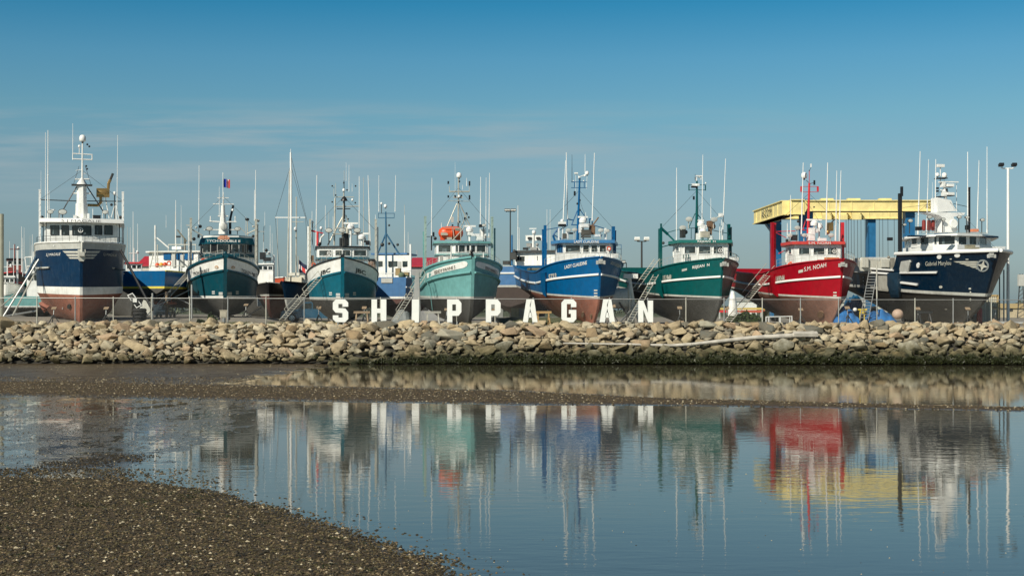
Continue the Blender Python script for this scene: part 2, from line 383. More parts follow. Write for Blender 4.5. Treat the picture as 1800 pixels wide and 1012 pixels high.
    def hulltext(s, txt, a, b, hpx, side, m, name='name_lettering', shear=0.0, bold=.015, off=.035, slant=0):
        vs, fs = text_mesh(txt, shear, bold); nu, nv = 9, 3
        TT = [[s.hit(a[0]+(b[0]-a[0])*i/(nu-1), a[1]+(b[1]-a[1])*i/(nu-1)-hpx*j/(nv-1), side) for i in range(nu)] for j in range(nv)]
        g = G(); pts = []
        for u, v in vs:
            x = min(u*(nu-1), nu-1.001); y = min(v*(nv-1), nv-1.001); i, j = int(x), int(y); fx, fy = x-i, y-j
            q = [sum(TT[j+dj][i+di][k]*(fx if di else 1-fx)*(fy if dj else 1-fy) for di in (0, 1) for dj in (0, 1)) for k in (0, 1)]
            pts.append(s.skin(q[0], q[1], side, off))
        if side < 0 or True: g.add(pts, fs)
        return g.build(name, m, s.root, smooth=0)
    def flattext(s, txt, pa, pb, py, hpx, sd, m, parent, name='name_lettering', bold=.015):
        vs, fs = text_mesh(txt, 0, bold); a = s.l(pa, py, sd); b = s.l(pb, py, sd); h = hpx*s.k(sd)
        return G().add([(a.x+(b.x-a.x)*u, sd, a.z+h*v) for u, v in vs], fs).build(name, m, parent, smooth=0)
    def edgetext(s, txt, pa, pb, py, hpx, edge, m, parent, name='name_lettering', bold=.015):
        A, B = s.RQ[edge], s.RQ[edge+1]; e = (B-A).normalized(); nrm = Vector((e.y, -e.x)); vs, fs = text_mesh(txt, 0, bold)
        def hp(px, y):
            d = s.ray(px, y); kk = ((A.x-s.cl.x)*nrm.x+(A.y-s.cl.y)*nrm.y)/(d.x*nrm.x+d.y*nrm.y); q = s.cl+d*kk; return q+Vector((nrm.x, nrm.y, 0))*.025
        a, b = hp(pa, py), hp(pb, py); h = hpx*s.k(A.y)
        return G().add([a+(b-a)*u+Vector((0, 0, h*v)) for u, v in vs], fs).build(name, m, parent, smooth=0)
    # -- superstructure
    def cabin(s, name, plan, zb, zt, m, parent=None, rake=0.0):
        """plan [(px, s)] round the front from the left back corner to the right back corner"""
        P = [Vector((s.l(px, HY, sd).x, sd)) for px, sd in plan]; s.plan = P; s.pz = (zb, zt)
        g = G(); n = len(P); dy = Vector((0, rake))
        lo = [(p.x, p.y, zb) for p in P]; hi = [(p.x, p.y+rake, zt) for p in P]
        g.add(lo+hi, [(i, (i+1) % n, n+(i+1) % n, n+i) for i in range(n)]+[tuple(range(n, 2*n)), tuple(range(n-1, -1, -1))])
        return g.build(name, m, parent or s.root, smooth=0)
    def window(s, cab, edge, x0, x1, y0, y1, frame=WHITE2, glass=GLASS, fw=.05, name='window', disc=None, P=None):
        P = P or s.plan; A, B = P[edge], P[edge+1]; e = (B-A).normalized(); nrm = Vector((e.y, -e.x))
        def hitp(px, py):
            d = s.ray(px, py); den = d.x*nrm.x+d.y*nrm.y; kk = ((A.x-s.cl.x)*nrm.x+(A.y-s.cl.y)*nrm.y)/den
            q = s.cl+d*kk; return (Vector((q.x, q.y))-A).dot(e), q.z
        u0, zt = hitp(x0, y0); u1, _ = hitp(x1, y0); _, zb = hitp((x0+x1)/2, y1); zt = hitp((x0+x1)/2, y0)[1]
        g = G()
        def pt(u, z, o): q = A+e*u+nrm*o; return (q.x, q.y, z)
        g.add([pt(u0, zb, .012), pt(u1, zb, .012), pt(u1, zt, .012), pt(u0, zt, .012)], [(0, 1, 2, 3)], 1)
        for (a, b, c, d) in ((u0-fw, u1+fw, zt, zt+fw), (u0-fw, u1+fw, zb-fw, zb), (u0-fw, u0, zb, zt), (u1, u1+fw, zb, zt)):
            g.extr([pt(a, c, -.02), pt(b, c, -.02), pt(b, d, -.02), pt(a, d, -.02)], Vector((nrm.x, nrm.y, 0))*.07, 0)
        q0 = random.random(); ua = u0+(u1-u0)*(.08+.4*q0); ub = ua+(u1-u0)*(.12+.3*random.random()); zc = zb+(zt-zb)*random.choice((.3, .55, 1)); g.add([pt(ua, zb+.02, .018), pt(ub, zb+.02, .018), pt(ub, zc-.02, .018), pt(ua+.04, zc-.02, .018)], [(0, 1, 2, 3)], 2)  # random pale quad over the glass, a reflection painted in as colour
        mats = [frame, glass, PANE_REFL]
        if disc:
            uc, zc = hitp(*disc[:2]); q = A+e*uc+nrm*.03; rr = disc[2]*s.k(q.y)
            ring = []
            for i in range(14):
                a = 2*math.pi*i/14
                ring.append([pt(uc+math.cos(a)*rr*f, zc+math.sin(a)*rr*f, o) for f, o in ((1, .03), (1, .05), (.72, .05), (.72, .03))])
            ring.append(ring[0]); g.grid(ring, mi=3)
            g.add([pt(uc+math.cos(2*math.pi*i/10)*rr*.3, zc+math.sin(2*math.pi*i/10)*rr*.3, .05) for i in range(10)], [tuple(range(10))], 3); mats.append(WHTXT)
        return g.build(name, mats, cab, smooth=0)
    def roof(s, plan, zb, zt, m, oh=.25, name='roof', parent=None, topm=None, back=0.0, taper=0.0):
        P = plan; n = len(P); Q = []; T = []
        c = sum(P, Vector((0, 0)))/n
        for p in P:
            d = (p-c).normalized(); Q.append(p+d*oh*1.3); s.RQ = Q; T.append(p+d*(oh-taper)*1.3)
        g = G(); lo = [(p.x, p.y, zb) for p in Q]; hi = [(p.x, p.y, zt) for p in T]
        g.add(lo+hi, [(i, (i+1) % n, n+(i+1) % n, n+i) for i in range(n)])
        g.add(hi, [tuple(range(n))], 1 if topm else 0); g.add(lo, [tuple(range(n-1, -1, -1))])
        return g.build(name, [m, topm or m], parent or s.root, smooth=0)
    # -- small equipment; px, py in the photograph, sd = distance behind the stem
    def T(s, name, segs, m, parent=None, n=7):
        """segs: [(px0,py0,px1,py1,s,wpx[,wpx1])] tubes joined in one mesh"""
        if len(segs) > 1 and name in SPLIT:
            for q in segs: o = s.T(name, [q], m, parent, n)
            return o
        g = G()
        for q in segs:
            sd = q[4]; s0, s1 = sd if isinstance(sd, tuple) else (sd, sd); r0 = q[5]/2*s.k(s0); r1 = (q[6] if len(q) > 6 else q[5])/2*s.k(s1)
            g.tube(s.l(q[0], q[1], s0), s.l(q[2], q[3], s1), r0, r1, n)
        return g.build(name, m, parent or s.root, smooth=50)
    def ant(s, px, y0, y1, sd, w=2.2, px1=None, two=None, m=None):
        """whip antenna from its foot y0 up to y1"""
        px1 = px if px1 is None else px1; g = G(); k = s.k(sd); w *= .78
        a = s.l(px, y0, sd); b = s.l(px1, y1, sd); mid = a+(b-a)*(two or .5)
        g.tube(a, a+(b-a)*.04, w*.62*k, w*.62*k, 6); g.tube(a, mid, w/2*k, w*.46*k, 6); g.tube(mid, b, w*.38*k, w*.28*k, 6); g.ball(mid, w*.6*k, u=6, w=4)
        return g.build('antenna', m or WHITE2, s.root, smooth=50)
    def post(s, px, y0, y1, sd, w, m, name='outrigger_post', parent=None, notch=True):
        g = G(); k = s.k(sd); a = s.l(px, y0, sd); b = s.l(px, y1, sd); c = (a+b)/2
        g.box(c, (w*k, w*k*1.2, abs(a.z-b.z)))
        if notch:
            n = int(abs(a.z-b.z)/.45)
            for i in range(n): g.box((c.x, c.y-w*k*.62, min(a.z, b.z)+.3+i*.45), (w*k*.55, .03, .1))
            g.box((c.x, c.y, max(a.z, b.z)), (w*k*1.15, w*k*1.4, .08))
        return g.build(name, m, parent or s.root, smooth=0)
    def flood(s, px, py, sd, w=11, base=None, parent=None, m=None):
        g = G(); k = s.k(sd); c = s.l(px, py, sd); r = w/2*k
        g.lathe((c.x, c.y, c.z), [(r*.5, .26), (r*.96, .02), (r, -.04), (r*.9, -.05)], n=14, axis='Y', mi=1)
        for i in range(len(g.v)): x, y, z = g.v[i]; g.v[i] = (x, y, c.z+(z-c.z)*.68)
        b = len(g.v); g.lathe((c.x, c.y, c.z), [(r*.88, -.055), (r*.5, -.075)], n=14, axis='Y', mi=0)
        for i in range(b, len(g.v)): x, y, z = g.v[i]; g.v[i] = (x, y, c.z+(z-c.z)*.62)
        g.tube(c+Vector((0, .1, -r*.5)), s.l(px, base or py+11, sd)+Vector((0, .1, 0)), .035, mi=1)
        return g.build('floodlight', [LENS, m or DSTEEL], parent or s.root, smooth=50)
    def dome(s, px, py, sd, w, parent=None, m=None, base=None):
        g = G(); k = s.k(sd); c = s.l(px, py, sd); r = w/2*k
        g.lathe(c, [(r*.72, -r*1.05), (r*.95, -r*.8), (r, -r*.1), (r*.9, r*.5), (r*.6, r*.88), (r*.2, r*1.02), (.005, r*1.03)], n=14)
        g.tube(c-Vector((0, 0, r)), c-Vector((0, 0, (base-py)*k if base else r*1.6)), r*.3, mi=1)
        return g.build('satellite_dome', [m or WHITE2, DSTEEL], parent or s.root, smooth=60)
    def radar(s, x0, x1, py, sd, base, parent=None):
        g = G(); k = s.k(sd); a = s.l(x0, py, sd); b = s.l(x1, py, sd); c = (a+b)/2
        g.box(c, ((b-a).length, .14, .13)); g.lathe((c.x, c.y, c.z-.28), [(.28, -.16), (.3, .05), (.2, .18), (.07, .26)], n=12)
        g.tube((c.x, c.y, c.z-.4), s.l((x0+x1)/2, base, sd), .09)
        return g.build('radar', WHITE2, parent or s.root, smooth=40)
    def bit(s, name, items, mats, parent=None, sm_=40):
        """items: ('b', px, py, s, w, h, d[, mi]) boxes and ('o', px, py, s, w[, mi]) balls, sizes in pixels but d in metres"""
        for q in items:
            g = G(); k = s.k(q[3]); c = s.l(q[1], q[2], q[3])
            if q[0] == 'b':
                g.box(c, (q[4]*k, q[6], q[5]*k))
                if min(q[4], q[5]) > 5: g.box(c+Vector((0, 0, q[5]*k*.5)), (q[4]*k*1.06, q[6]*1.06, .05)); g.box(c-Vector((0, q[6]*.5, 0)), (q[4]*k*.7, .04, q[5]*k*.6))
            else: g.ball(c, q[4]/2*k)
            o = g.build(name, mats, parent or s.root, smooth=sm_)
        return o
    def ring(s, px, py, sd, r, m=ORANGE):
        k = s.k(sd); return G().torus(s.l(px, py, sd), r*k*.8, r*k*.24).build('life_ring', m, s.root)
    def railing(s, pts, sd, r=.02, m=None, posts=6, drop=9, name='railing', parent=None):
        g = G(); P = [s.l(x, y, q) if False else s.l(x, y, q) for (x, y), q in zip(pts, sd)]
        g.path(P, r, n=5)
        for a, b, in zip(P[:-1], P[1:]):
            n = max(1, int((b-a).length/1.1))
            for i in range(n+1):
                q = a+(b-a)*i/n; g.tube(q, q-Vector((0, 0, drop*.042)), r*.9, n=5)
        P2 = [p-Vector((0, 0, drop*.042*.5)) for p in P]; g.path(P2, r*.7, n=5)
        return g.build(name, m or BEIGE, parent or s.root, smooth=50)
    def deckrail(s, t0, t1, h, side, m=None, r=.012, inset=.1, name='bow_railing'):
        g = G(); n = 9; top = []
        for i in range(n+1):
            t = t0+(t1-t0)*i/n; p = s.H.P(t, s.H.rail(t), side); p.x -= side*inset; q = p+Vector((0, 0, h)); top.append(q); g.tube(p, q, r, n=5)
        g.path(top, r, n=5); g.path([q-Vector((0, 0, h*.45)) for q in top], r*.75, n=5)
        return g.build(name, m or BEIGE, s.root, smooth=50)
    def anchor(s, px, py, w, hpx, m=LGREY):
        g = G(); sd = .25; c = s.l(px, py, 0); k = s.k(0); t = .5
        c = c+Vector((0, -.12, 0)); W_ = w*k
        g.box(c, (W_, .22, W_*.32)); g.box(c+Vector((0, -.02, W_*.2)), (W_*.4, .26, W_*.35))
        for sg in (-1, 1): g.box(c+Vector((sg*W_*.42, -.03, -W_*.02)), (W_*.2, .2, W_*.45), rz=0)
        g.tube(c+Vector((0, 0, W_*.1)), c+Vector((0, .35, hpx*k)), .05)
        return g.build('anchor', m, s.root, smooth=20)
def hulldef(b, pts, **kw): return cv([(t, b.z(py, t*kw.get('L', 18))) for t, py in pts], kw.get('lin', False))
GRP = 'fishing boats hauled out in a row behind the sea wall'
def shared(b, mats, **k): pass
# ======================================================= 1 navy boat with a broad flat bow
b = Boat('fishing_boat', 'navy blue fishing boat with a wide flat grey-topped bow and a gold exhaust', GRP, 143, 104, 1)
rail = cv([(0, 6.09), (.25, 6.0), (.45, 5.3), (1, 5.3)]); gb = lambda t: rail(t)-.50
wl = cv([(0, 2.22), (.3, 2.45), (1, 3.0)]); boot = lambda t: wl(t)+.58-.1*min(1, t*3); keel = cv([(0, .2), (.6, .2), (1, 1.4)])
H = Hull(18, 3.28, keel, wl, rail, td=.24, tw=.3, pd=2.0, pw=2.0, rake=.9, foot=.6, Wf=.96, e0=.9, e1=.3, flare=1.1)
b.set_hull(H, [(wl, 0, 6), (boot, 1, 1), (gb, 2, 6), (rail, 3, 1)], [BROWNAF, WHITE, NAVY, LGREY, GREYP])
b.along('rail_cap', lambda t: rail(t)+.02, 0, 1, .05, WHITE)
b.along('rubbing_strake', lambda t: 4.45+t, .28, .9, .06, LGREY, out=.06); b.along('rubbing_strake', lambda t: 3.6+t, .33, .9, .06, LGREY, out=.06)
for x0, y0, x1, y1, sd in ((66, 471, 88, 469.5, -1), (197, 471, 217, 474, 1)): b.decal('fender_bar', [[(x0, y0-1.3), (x1, y1-1.3), (x1, y1+1.3), (x0, y0+1.3)]], sd, LGREY, thick=.12)
for sd, mm in ((-1, 1), (1, -1)):
    c = 143.5
    b.decal('bow_stripes', [[(c-sd*-mm*0+sd*q0, y0), (c+sd*6.5, y0), (c+sd*6.5, y1), (c+sd*q1, y1)] for q0, q1, y0, y1 in ((33, 29, 441, 444.6), (27.5, 24, 446.6, 450), (23, 20, 451.8, 454.6))], sd, OFFW)
b.hulltext('S.J MAGALIE', (81.5, 451.5), (107, 450), 6.2, -1, WHTXT, shear=.25); b.hulltext('S.J MAGALIE', (181, 450.5), (205, 452.5), 6.2, 1, OFFW, shear=.25)
g = G(); c = b.l(143.5, 449, 0); g.extr([c+Vector(q) for q in ((-.27, -.12, .45), (.27, -.12, .45), (.27, -.12, -.25), (.14, -.1, -.42), (-.14, -.1, -.42), (-.27, -.12, -.25))], (0, .5, 0)); g.tube(c+Vector((0, -.2, .1)), c+Vector((.02, -.1, .95)), .09); g.box(c+Vector((0, -.25, .1)), (.4, .2, .3)); g.build('anchor', OFFW, b.root, smooth=20)
b.decal('hull_fitting', [b.oval(95, 431.5, 1.3, 1.3), b.oval(110, 541, 1, 2), ], -1, WHITE); b.decal('hull_fitting', [b.oval(191, 431.5, 1.3, 1.3)], 1, WHITE)
b.decal('bow_thruster_ring', [b.oval(122, 538, 3.2, 4.2)], -1, DSTEEL, thick=.04)
b.decal('stabiliser_fin', [[(66, 528), (87, 537), (66, 546)]], -1, BROWNAF, thick=.25)
plan = [(78, 9), (82, 3.8), (144, 3.3), (205.5, 3.8), (210, 9)]
cab = b.cabin('wheelhouse', plan, 5.2, b.z(391, 3.5), WHITE)
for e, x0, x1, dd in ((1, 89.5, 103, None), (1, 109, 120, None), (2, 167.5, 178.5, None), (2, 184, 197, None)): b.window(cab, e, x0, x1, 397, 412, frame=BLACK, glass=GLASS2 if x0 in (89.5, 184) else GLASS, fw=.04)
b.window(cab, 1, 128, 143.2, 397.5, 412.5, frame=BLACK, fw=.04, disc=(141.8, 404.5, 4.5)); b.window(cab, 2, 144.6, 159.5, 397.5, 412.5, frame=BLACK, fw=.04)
rf = b.roof(b.plan, b.z(391.5, 3.5), b.z(384.5, 3.5), WHITE2, oh=.5, taper=.1)
b.flattext('S J MAGALIE', 108, 178, 390.8, 5.2, 2.55, DARKTXT, rf)
b.bit('wing_frame', [('b', 76, 408, 5, 1.6, 36, .1), ('b', 210, 408, 5, 1.6, 36, .1), ('b', 81.5, 408, 4, 1.2, 36, .1), ('b', 205, 408, 4, 1.2, 36, .1)], BLACK)
b.deckrail(.01, .22, .5, -1, BLACK); b.deckrail(.01, .22, .5, 1, BLACK)
b.post(70, 450, 334, 5, 3.6, WHITE2); b.post(216, 450, 338, 5, 3.6, WHITE2)
b.ant(84, 388, 229, 6, 3.0, px1=84.5); b.ant(80, 395, 233, 6, 1.6); b.ant(86.5, 385, 335, 6, 1.4); b.ant(128, 272, 217, 6.5, 1.4); b.ant(205.5, 388, 238, 6, 2.0, px1=207); b.ant(72, 345, 300, 6, .8)
ms = b.T('mast', [(144, 388, 144, 358, 6.5, 23, 21), (144, 358, 144, 327, 6.5, 18, 17), (144, 326, 144.5, 312, 6.5, 21, 3), (144.5, 318, 145, 250, 6.5, 3.4, 2.4), (128, 270, 162, 272, 6.5, 2), (128, 279.5, 162, 281, 6.5, 2), (128, 269, 128, 281, 6.5, 1.8), (162, 271, 162, 281, 6.5, 1.8), (132, 315, 157, 315, 6.5, 2.4), (129, 340, 159, 340, 6.5, 2.6), (139.5, 270, 139.5, 258, 6.5, 1.4), (133, 300, 144, 298, 6.5, 1), (151, 305, 144, 306, 6.5, 1)], WHITE)
b.bit('mast_platform', [('b', 144, 325.5, 6.5, 35, 1.8, .9)], DSTEEL, ms)
b.T('mast_stay', [(135, 328, 109, 372, 6.5, 2), (153, 328, 183, 374, 6.5, 2), (139, 292, 129, 325, 6.5, .7), (150, 292, 160, 325, 6.5, .7)], BLACK, ms)
b.T('crossbar', [(71, 351, 135, 353.5, 6.8, 1.7), (153, 353.5, 215, 354, 6.8, 1.7)], DSTEEL)
b.dome(145.2, 243, 6.5, 11.5, ms, base=252); b.dome(139.5, 257, 6.5, 4.5, ms)
for x, y in ((153.5, 254), (157, 257.5), (151.5, 292), (153, 297)): b.bit('mast_lamp', [('o', x, y, 6.5, 3.6)], BLACK, ms)
g = G(); k = b.k(7); p = lambda x, y, s_=7: b.l(x, y, s_)
g.box(p(181, 339), (22*k, .6, 15*k), 0); g.lathe(p(181, 339), [(7*k, -11*k), (7.5*k, -10*k), (7.5*k, 10*k), (7*k, 11*k)], axis='X'); g.path([p(190, 333), p(191, 322), p(194, 316)], 2.6*k); g.tube(p(193.5, 317), p(198.5, 305), 2.2*k, mi=1); g.path([p(152, 360.5), p(172, 361), p(177, 356), p(177, 345)], 2.5*k)
g.build('exhaust_silencer', [GOLD, DSTEEL], b.root)
b.T('exhaust_support', [(185, 346, 192, 384, 7, 1.8), (181, 347, 180, 384, 7, 1.2)], WHITE)
b.flood(88.5, 372.5, 5, 11, 385); b.flood(110, 372.5, 5, 15, 385); b.flood(185, 373, 5, 11, 385); b.flood(74, 395, 4.6, 8, 400)
b.dome(201.5, 339.5, 7, 6, base=385); b.T('antenna_leg', [(203, 356, 194, 388, 7, 1.4), (203, 356, 210, 388, 7, 1.4), (203, 356, 203, 388, 7, 1.4)], WHITE)
b.bit('cable_reel', [('b', 170, 382, 6, 13, 6, .4), ('o', 196, 360, 7, 5), ('o', 74, 382, 6, 6), ('o', 212, 382, 6, 6)], BLACK)
b.bit('equipment_box', [('b', 104, 380, 6, 3, 8, .3), ('b', 93, 369, 6, 8, 2, .3), ('b', 155, 380, 6, 4, 9, .3), ('b', 163, 376, 6, 1, 18, .1), ('b', 132, 382, 6, 6, 6, .4)], WHITE2)
B1 = b

# ======================================================= generic pieces for the three V-bowed boats
def draftbars(b, px, y, w=20):
    b.decal('draft_bars', [[(px-w/2, y+i*2.6), (px-.6, y+i*2.6), (px-.6, y+i*2.6+1.3), (px-w/2, y+i*2.6+1.3)] for i in range(3)], -1, WHTXT)
    b.decal('draft_bars', [[(px+.6, y+i*2.6), (px+w/2, y+i*2.6), (px+w/2, y+i*2.6+1.3), (px+.6, y+i*2.6+1.3)] for i in range(3)], 1, OFFW)
    b.decal('draft_marks', [[(px-w/2-12, y+i*3.4-2), (px-w/2-7, y+i*3.4-2), (px-w/2-7, y+i*3.4-.5), (px-w/2-12, y+i*3.4-.5)] for i in range(2)], -1, WHTXT)
    b.decal('draft_marks', [[(px+w/2+12, y+i*3.4-2), (px+w/2+7, y+i*3.4-2), (px+w/2+7, y+i*3.4-.5), (px+w/2+12, y+i*3.4-.5)] for i in range(2)], 1, OFFW)
# ======================================================= 2 dark teal boat with a flag
b = Boat('fishing_boat', 'dark teal fishing boat flying a small blue, white and red flag from its mast', GRP, 396, 114, 2, z=2.88)
rail = cv([(0, 4.92), (.12, 4.55), (.28, 4.0), (.5, 3.6), (1, 3.9)]); gb = lambda t: rail(t)-1.12-(-.18)*min(1, t/.28)
wl = cv([(0, 1.55), (1, 1.7)]); boot = lambda t: wl(t)+.22; keel = cv([(0, .12), (.6, .12), (1, .9)])
H = Hull(16, 2.92, keel, wl, rail, td=.33, tw=.42, pd=2.1, pw=2.0, rake=1.0, foot=.8, Wf=.95, e0=1.1, e1=.4, flare=1.35, stem=.14)
b.set_hull(H, [(wl, 0, 6), (boot, 1, 1), (gb, 2, 7), (rail, 3, 2)], [GREYAF, WHITE, DTEAL, WHITE, GREYP, GREYP], stem_mat=2)
b.along('rail_cap', lambda t: rail(t)+.0, 0, 1, .09, DTEAL, flat=1.2); b.along('rubbing_strake', gb, .0, 1, .07, DTEAL, flat=1.3)
b.hulltext('TYCH-DOUBLE II', (340, 484.5), (367.5, 477.3), 6, -1, DARKTXT); b.hulltext('TYCH-DOUBLE II', (424, 478), (450.5, 487.5), 6, 1, DARKTXT)
for x, y, sd in ((381, 469.5, -1), (409.5, 470, 1)): b.decal('shell_emblem', [b.oval(x, y, 3.4, 2.8)], sd, mat('emblem_ochre', (.5, .27, .13), .6)); b.decal('shell_emblem', [b.oval(x, y+.5, 2, 1.6)], sd, OFFW, off=.045)
draftbars(b, 396, 513.5, 22)
plan = [(352, 9), (354, 6.3), (372, 5.3), (420, 5.3), (444, 6.3), (448, 9)]
cab = b.cabin('wheelhouse', plan, 3.6, b.z(411, 5.3)-.15, WHITE)
b.roof(b.plan, b.z(445, 5.3), b.z(427, 5.3), BLACK, oh=.012, name='window_band', parent=cab)
P0 = [p+(p-sum(b.plan, Vector((0, 0)))/6).normalized()*.02 for p in b.plan]
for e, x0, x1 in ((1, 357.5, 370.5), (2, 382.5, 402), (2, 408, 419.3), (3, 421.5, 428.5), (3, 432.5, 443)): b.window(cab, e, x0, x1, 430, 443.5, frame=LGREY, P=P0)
b.roof(b.plan, b.z(451.5, 5.3), b.z(446, 5.3), DTEAL, oh=.12, name='ledge', parent=cab)
# domed visor
g = G(); cc = sum(b.plan, Vector((0, 0)))/6; rows = []
for f, zz in ((1.08, 427.5), (1.07, 425), (1.01, 416), (.8, 411.5), (.3, 410.5)): rows.append([(cc.x+(p.x-cc.x)*f, cc.y+(p.y-cc.y)*f, b.z(zz, 5)-abs(p.x-cc.x)*.03) for p in b.plan+[b.plan[0]]])
g.grid(rows); g.add(rows[-1][:-1], [tuple(range(6))]); vis = g.build('roof', DTEAL, b.root, smooth=40)
b.flattext('TYCH-DOUBLE II', 363, 422, 425.2, 4.2, 4.15, WHTXT, vis)
b.bit('shell_emblem', [('b', 393, 418.5, 4.35, 20, 4.5, .05), ('b', 393, 418, 4.34, 14, 7, .05)], mat('emblem_pink', (.62, .3, .18), .6), vis)
ms = b.T('mast', [(393, 412, 393, 392, 6.5, 18, 15), (392, 394, 392, 374, 6.5, 11, 9), (383, 380, 401, 380, 6.5, 2.5), (392, 374, 392, 361, 6.5, 8, 7), (392.5, 365, 392.5, 338, 6.5, 3.2, 2), (382, 348, 402, 348, 6.5, 1.6), (374, 358.5, 411, 359, 6.5, 1.6), (368, 389, 386, 390, 6.5, 2.4), (398, 390, 415.5, 390, 6.5, 2.4), (370, 390, 370, 380, 6.5, 2), (413.5, 390, 413.5, 380, 6.5, 2), (358, 404, 418, 404, 6.5, 2)], WHITE)
b.T('exhaust_stack', [(404.5, 412, 404.5, 386, 7, 5), (404.5, 386, 410, 361, 7, 4)], BLACK)
b.dome(409, 369, 6.8, 4.5); b.flood(368, 402, 6, 12, 412); b.flood(417.5, 402.5, 6, 11, 412)
g = G(); g.lathe(b.l(393.5, 399, 6), [(.27, .2), (.3, 0), (.22, -.06), (.04, -.08)], axis='Y'); g.build('radar', [LGREY], ms)
fp = b.T('flag_pole', [(392, 340, 392, 303, 6.5, 1.2)], WHITE)
g = G(); rows = []
for j in range(3): rows.append([b.l(393+i*1.25, 314+j*7.5+i*.25, 6.5)+Vector((0, .12*math.sin(i*1.3), 0)) for i in range(10)])
g.grid(rows, mfun=lambda j, i: 0 if i < 4 else (1 if i < 7 else 2))
fl = g.build('signal_flag', [mat('flag_blue', (.01, .03, .30)), mat('flag_white', (.8, .8, .8)), mat('flag_red', (.6, .05, .04))])
fl.location = (0, 0, 0); fl.parent = fp; fl.name = 'flag'
b.post(335.5, 492, 384, 5.5, 4, BEIGE); b.post(331.5, 478, 400, 5.8, 2.2, WHITE); b.post(450, 485, 386, 5.5, 4, BEIGE); b.post(453, 480, 395, 5.8, 2, LGREY)
b.ant(349.5, 408, 291, 6, 2.2, px1=350); b.ant(447.5, 388, 334, 6, 2.2); b.ant(449, 386, 299, 6.2, 2.4, px1=449.5); b.ant(385.5, 378, 328, 6.4, 1.3); b.ant(465.5, 402, 372, 6, 1); b.ant(463.5, 425, 398, 6, 1.4, m=BLACK)
b.T('outrigger_brace', [(337, 403, 356, 414, 5.6, 2), (449, 404, 434, 411, 5.6, 2), (420, 398, 434, 412, 6, 1.2)], BEIGE)
g = G(); c = b.l(434.5, 385.5, 6); g.ball(c, .19, (1, 1, .62)); g.tube(c, b.l(435.5, 414, 6), .045, mi=1); g.build('antenna_puck', [BLACK, BEIGE], b.root)
b.bit('outrigger_block', [('o', 454, 388, 5.6, 5), ('o', 445, 398, 5.6, 4), ('o', 345, 400, 5.6, 4), ('b', 330, 396, 5.6, 6, 1.5, .1), ('b', 459, 407, 5.6, 12, 1, .1)], LGREY); b.bit('winch', [('o', 341, 420, 5.6, 6), ('o', 445, 415, 5.6, 5), ('b', 349, 415, 5.6, 4, 6, .3), ('o', 352, 398, 6, 6)], BLACK)
b.ring(358, 459, 5, 5); b.deckrail(.01, .3, .55, -1); b.deckrail(.01, .3, .55, 1)
b.bit('bow_roller', [('b', 396, 449, .3, 8, 6, .6), ('o', 396, 445, .3, 7)], DTEAL)
B2 = b

# ======================================================= 3 teal boat JBC
b = Boat('fishing_boat', 'teal fishing boat with JBC in black letters on its white bow band', GRP, 602, 105.5, 0)
rail = cv([(0, 5.0), (.1, 4.65), (.28, 4.02), (.5, 3.5), (1, 3.8)]); gb = lambda t: rail(t)-1.08+.22*min(1, t/.28)
wl = cv([(0, 1.85), (1, 2.1)]); boot = lambda t: wl(t)+.2; keel = cv([(0, .18), (.6, .18), (1, 1.0)])
H = Hull(17, 2.74, keel, wl, rail, td=.31, tw=.42, pd=2.1, pw=2.0, rake=1.0, foot=.8, Wf=.94, e0=1.1, e1=.55, flare=1.35, stem=.13)
b.set_hull(H, [(wl, 0, 6), (boot, 1, 1), (gb, 2, 7), (rail, 3, 2)], [GREYAF, LGREY, TEAL, WHITE, GREYP, GREYP], stem_mat=2)
b.along('rail_cap', lambda t: rail(t)+.0, 0, 1, .05, BLACK); b.along('rubbing_strake', gb, .0, 1, .06, TEAL, flat=1.2)
b.hulltext('JBC', (563, 486), (581, 479.5), 9.5, -1, DARKTXT, bold=.02); b.hulltext('JBC', (624, 479.5), (642.5, 486), 9.5, 1, DARKTXT, bold=.02)
draftbars(b, 602, 515.5, 22)
plan = [(556, 10), (557.5, 5.6), (602, 5.0), (647, 5.6), (649, 10)]
low = b.cabin('deckhouse', [(561, 11), (562, 5.8), (602, 5.2), (637, 5.8), (640, 11)], 2.9, b.z(453, 5.2), WHITE)
cab = b.cabin('wheelhouse', plan, b.z(454, 5.2), b.z(433.5, 5.2), WHITE); PL = list(b.plan)
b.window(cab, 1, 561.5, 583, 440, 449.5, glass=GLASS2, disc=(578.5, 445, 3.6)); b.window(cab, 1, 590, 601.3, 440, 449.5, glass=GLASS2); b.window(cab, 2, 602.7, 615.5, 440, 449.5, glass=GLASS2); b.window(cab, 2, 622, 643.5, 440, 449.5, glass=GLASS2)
b.roof(PL, b.z(435.3, 5.2), b.z(432.5, 5.2), BLACK, oh=.14); b.roof(PL, b.z(455, 5.2), b.z(452.3, 5.2), TEAL, oh=.1, name='ledge', parent=cab)
for x in (577, 601, 616): b.bit('door_panel', [('b', x, 464, 5.02, 7, 12, .05)], LGREY, low)
ms = b.T('mast', [(602.5, 433, 603, 380, 6.5, 5, 4), (603.5, 382, 604.5, 330, 6.5, 3, 2), (589, 346.5, 622, 346.5, 6.5, 1.5), (587, 363.5, 631, 362.5, 6.5, 1.8), (603, 380, 576, 431, 6.5, 2.4), (608, 378, 613, 395, 6.5, 1.6), (589, 348, 587.5, 431, 6.5, 3), (611, 432, 610.5, 392, 6.5, 6), (587, 346, 587, 326, 6.5, 1), (590.5, 346, 590, 322, 6.5, .8), (592, 401, 624, 401, 6.5, 2), (585, 411, 633, 412, 6.3, 2)], BEIGE)
b.T('dark_pole', [(605.5, 385, 605, 345, 6.4, 3), (592, 367, 616, 367, 6.5, 1.7), (605, 335, 604.5, 318, 6.4, 1.4), (608, 432, 608, 410, 6.4, 10), (599, 432, 599, 418, 6.4, 5)], BLACK, ms)
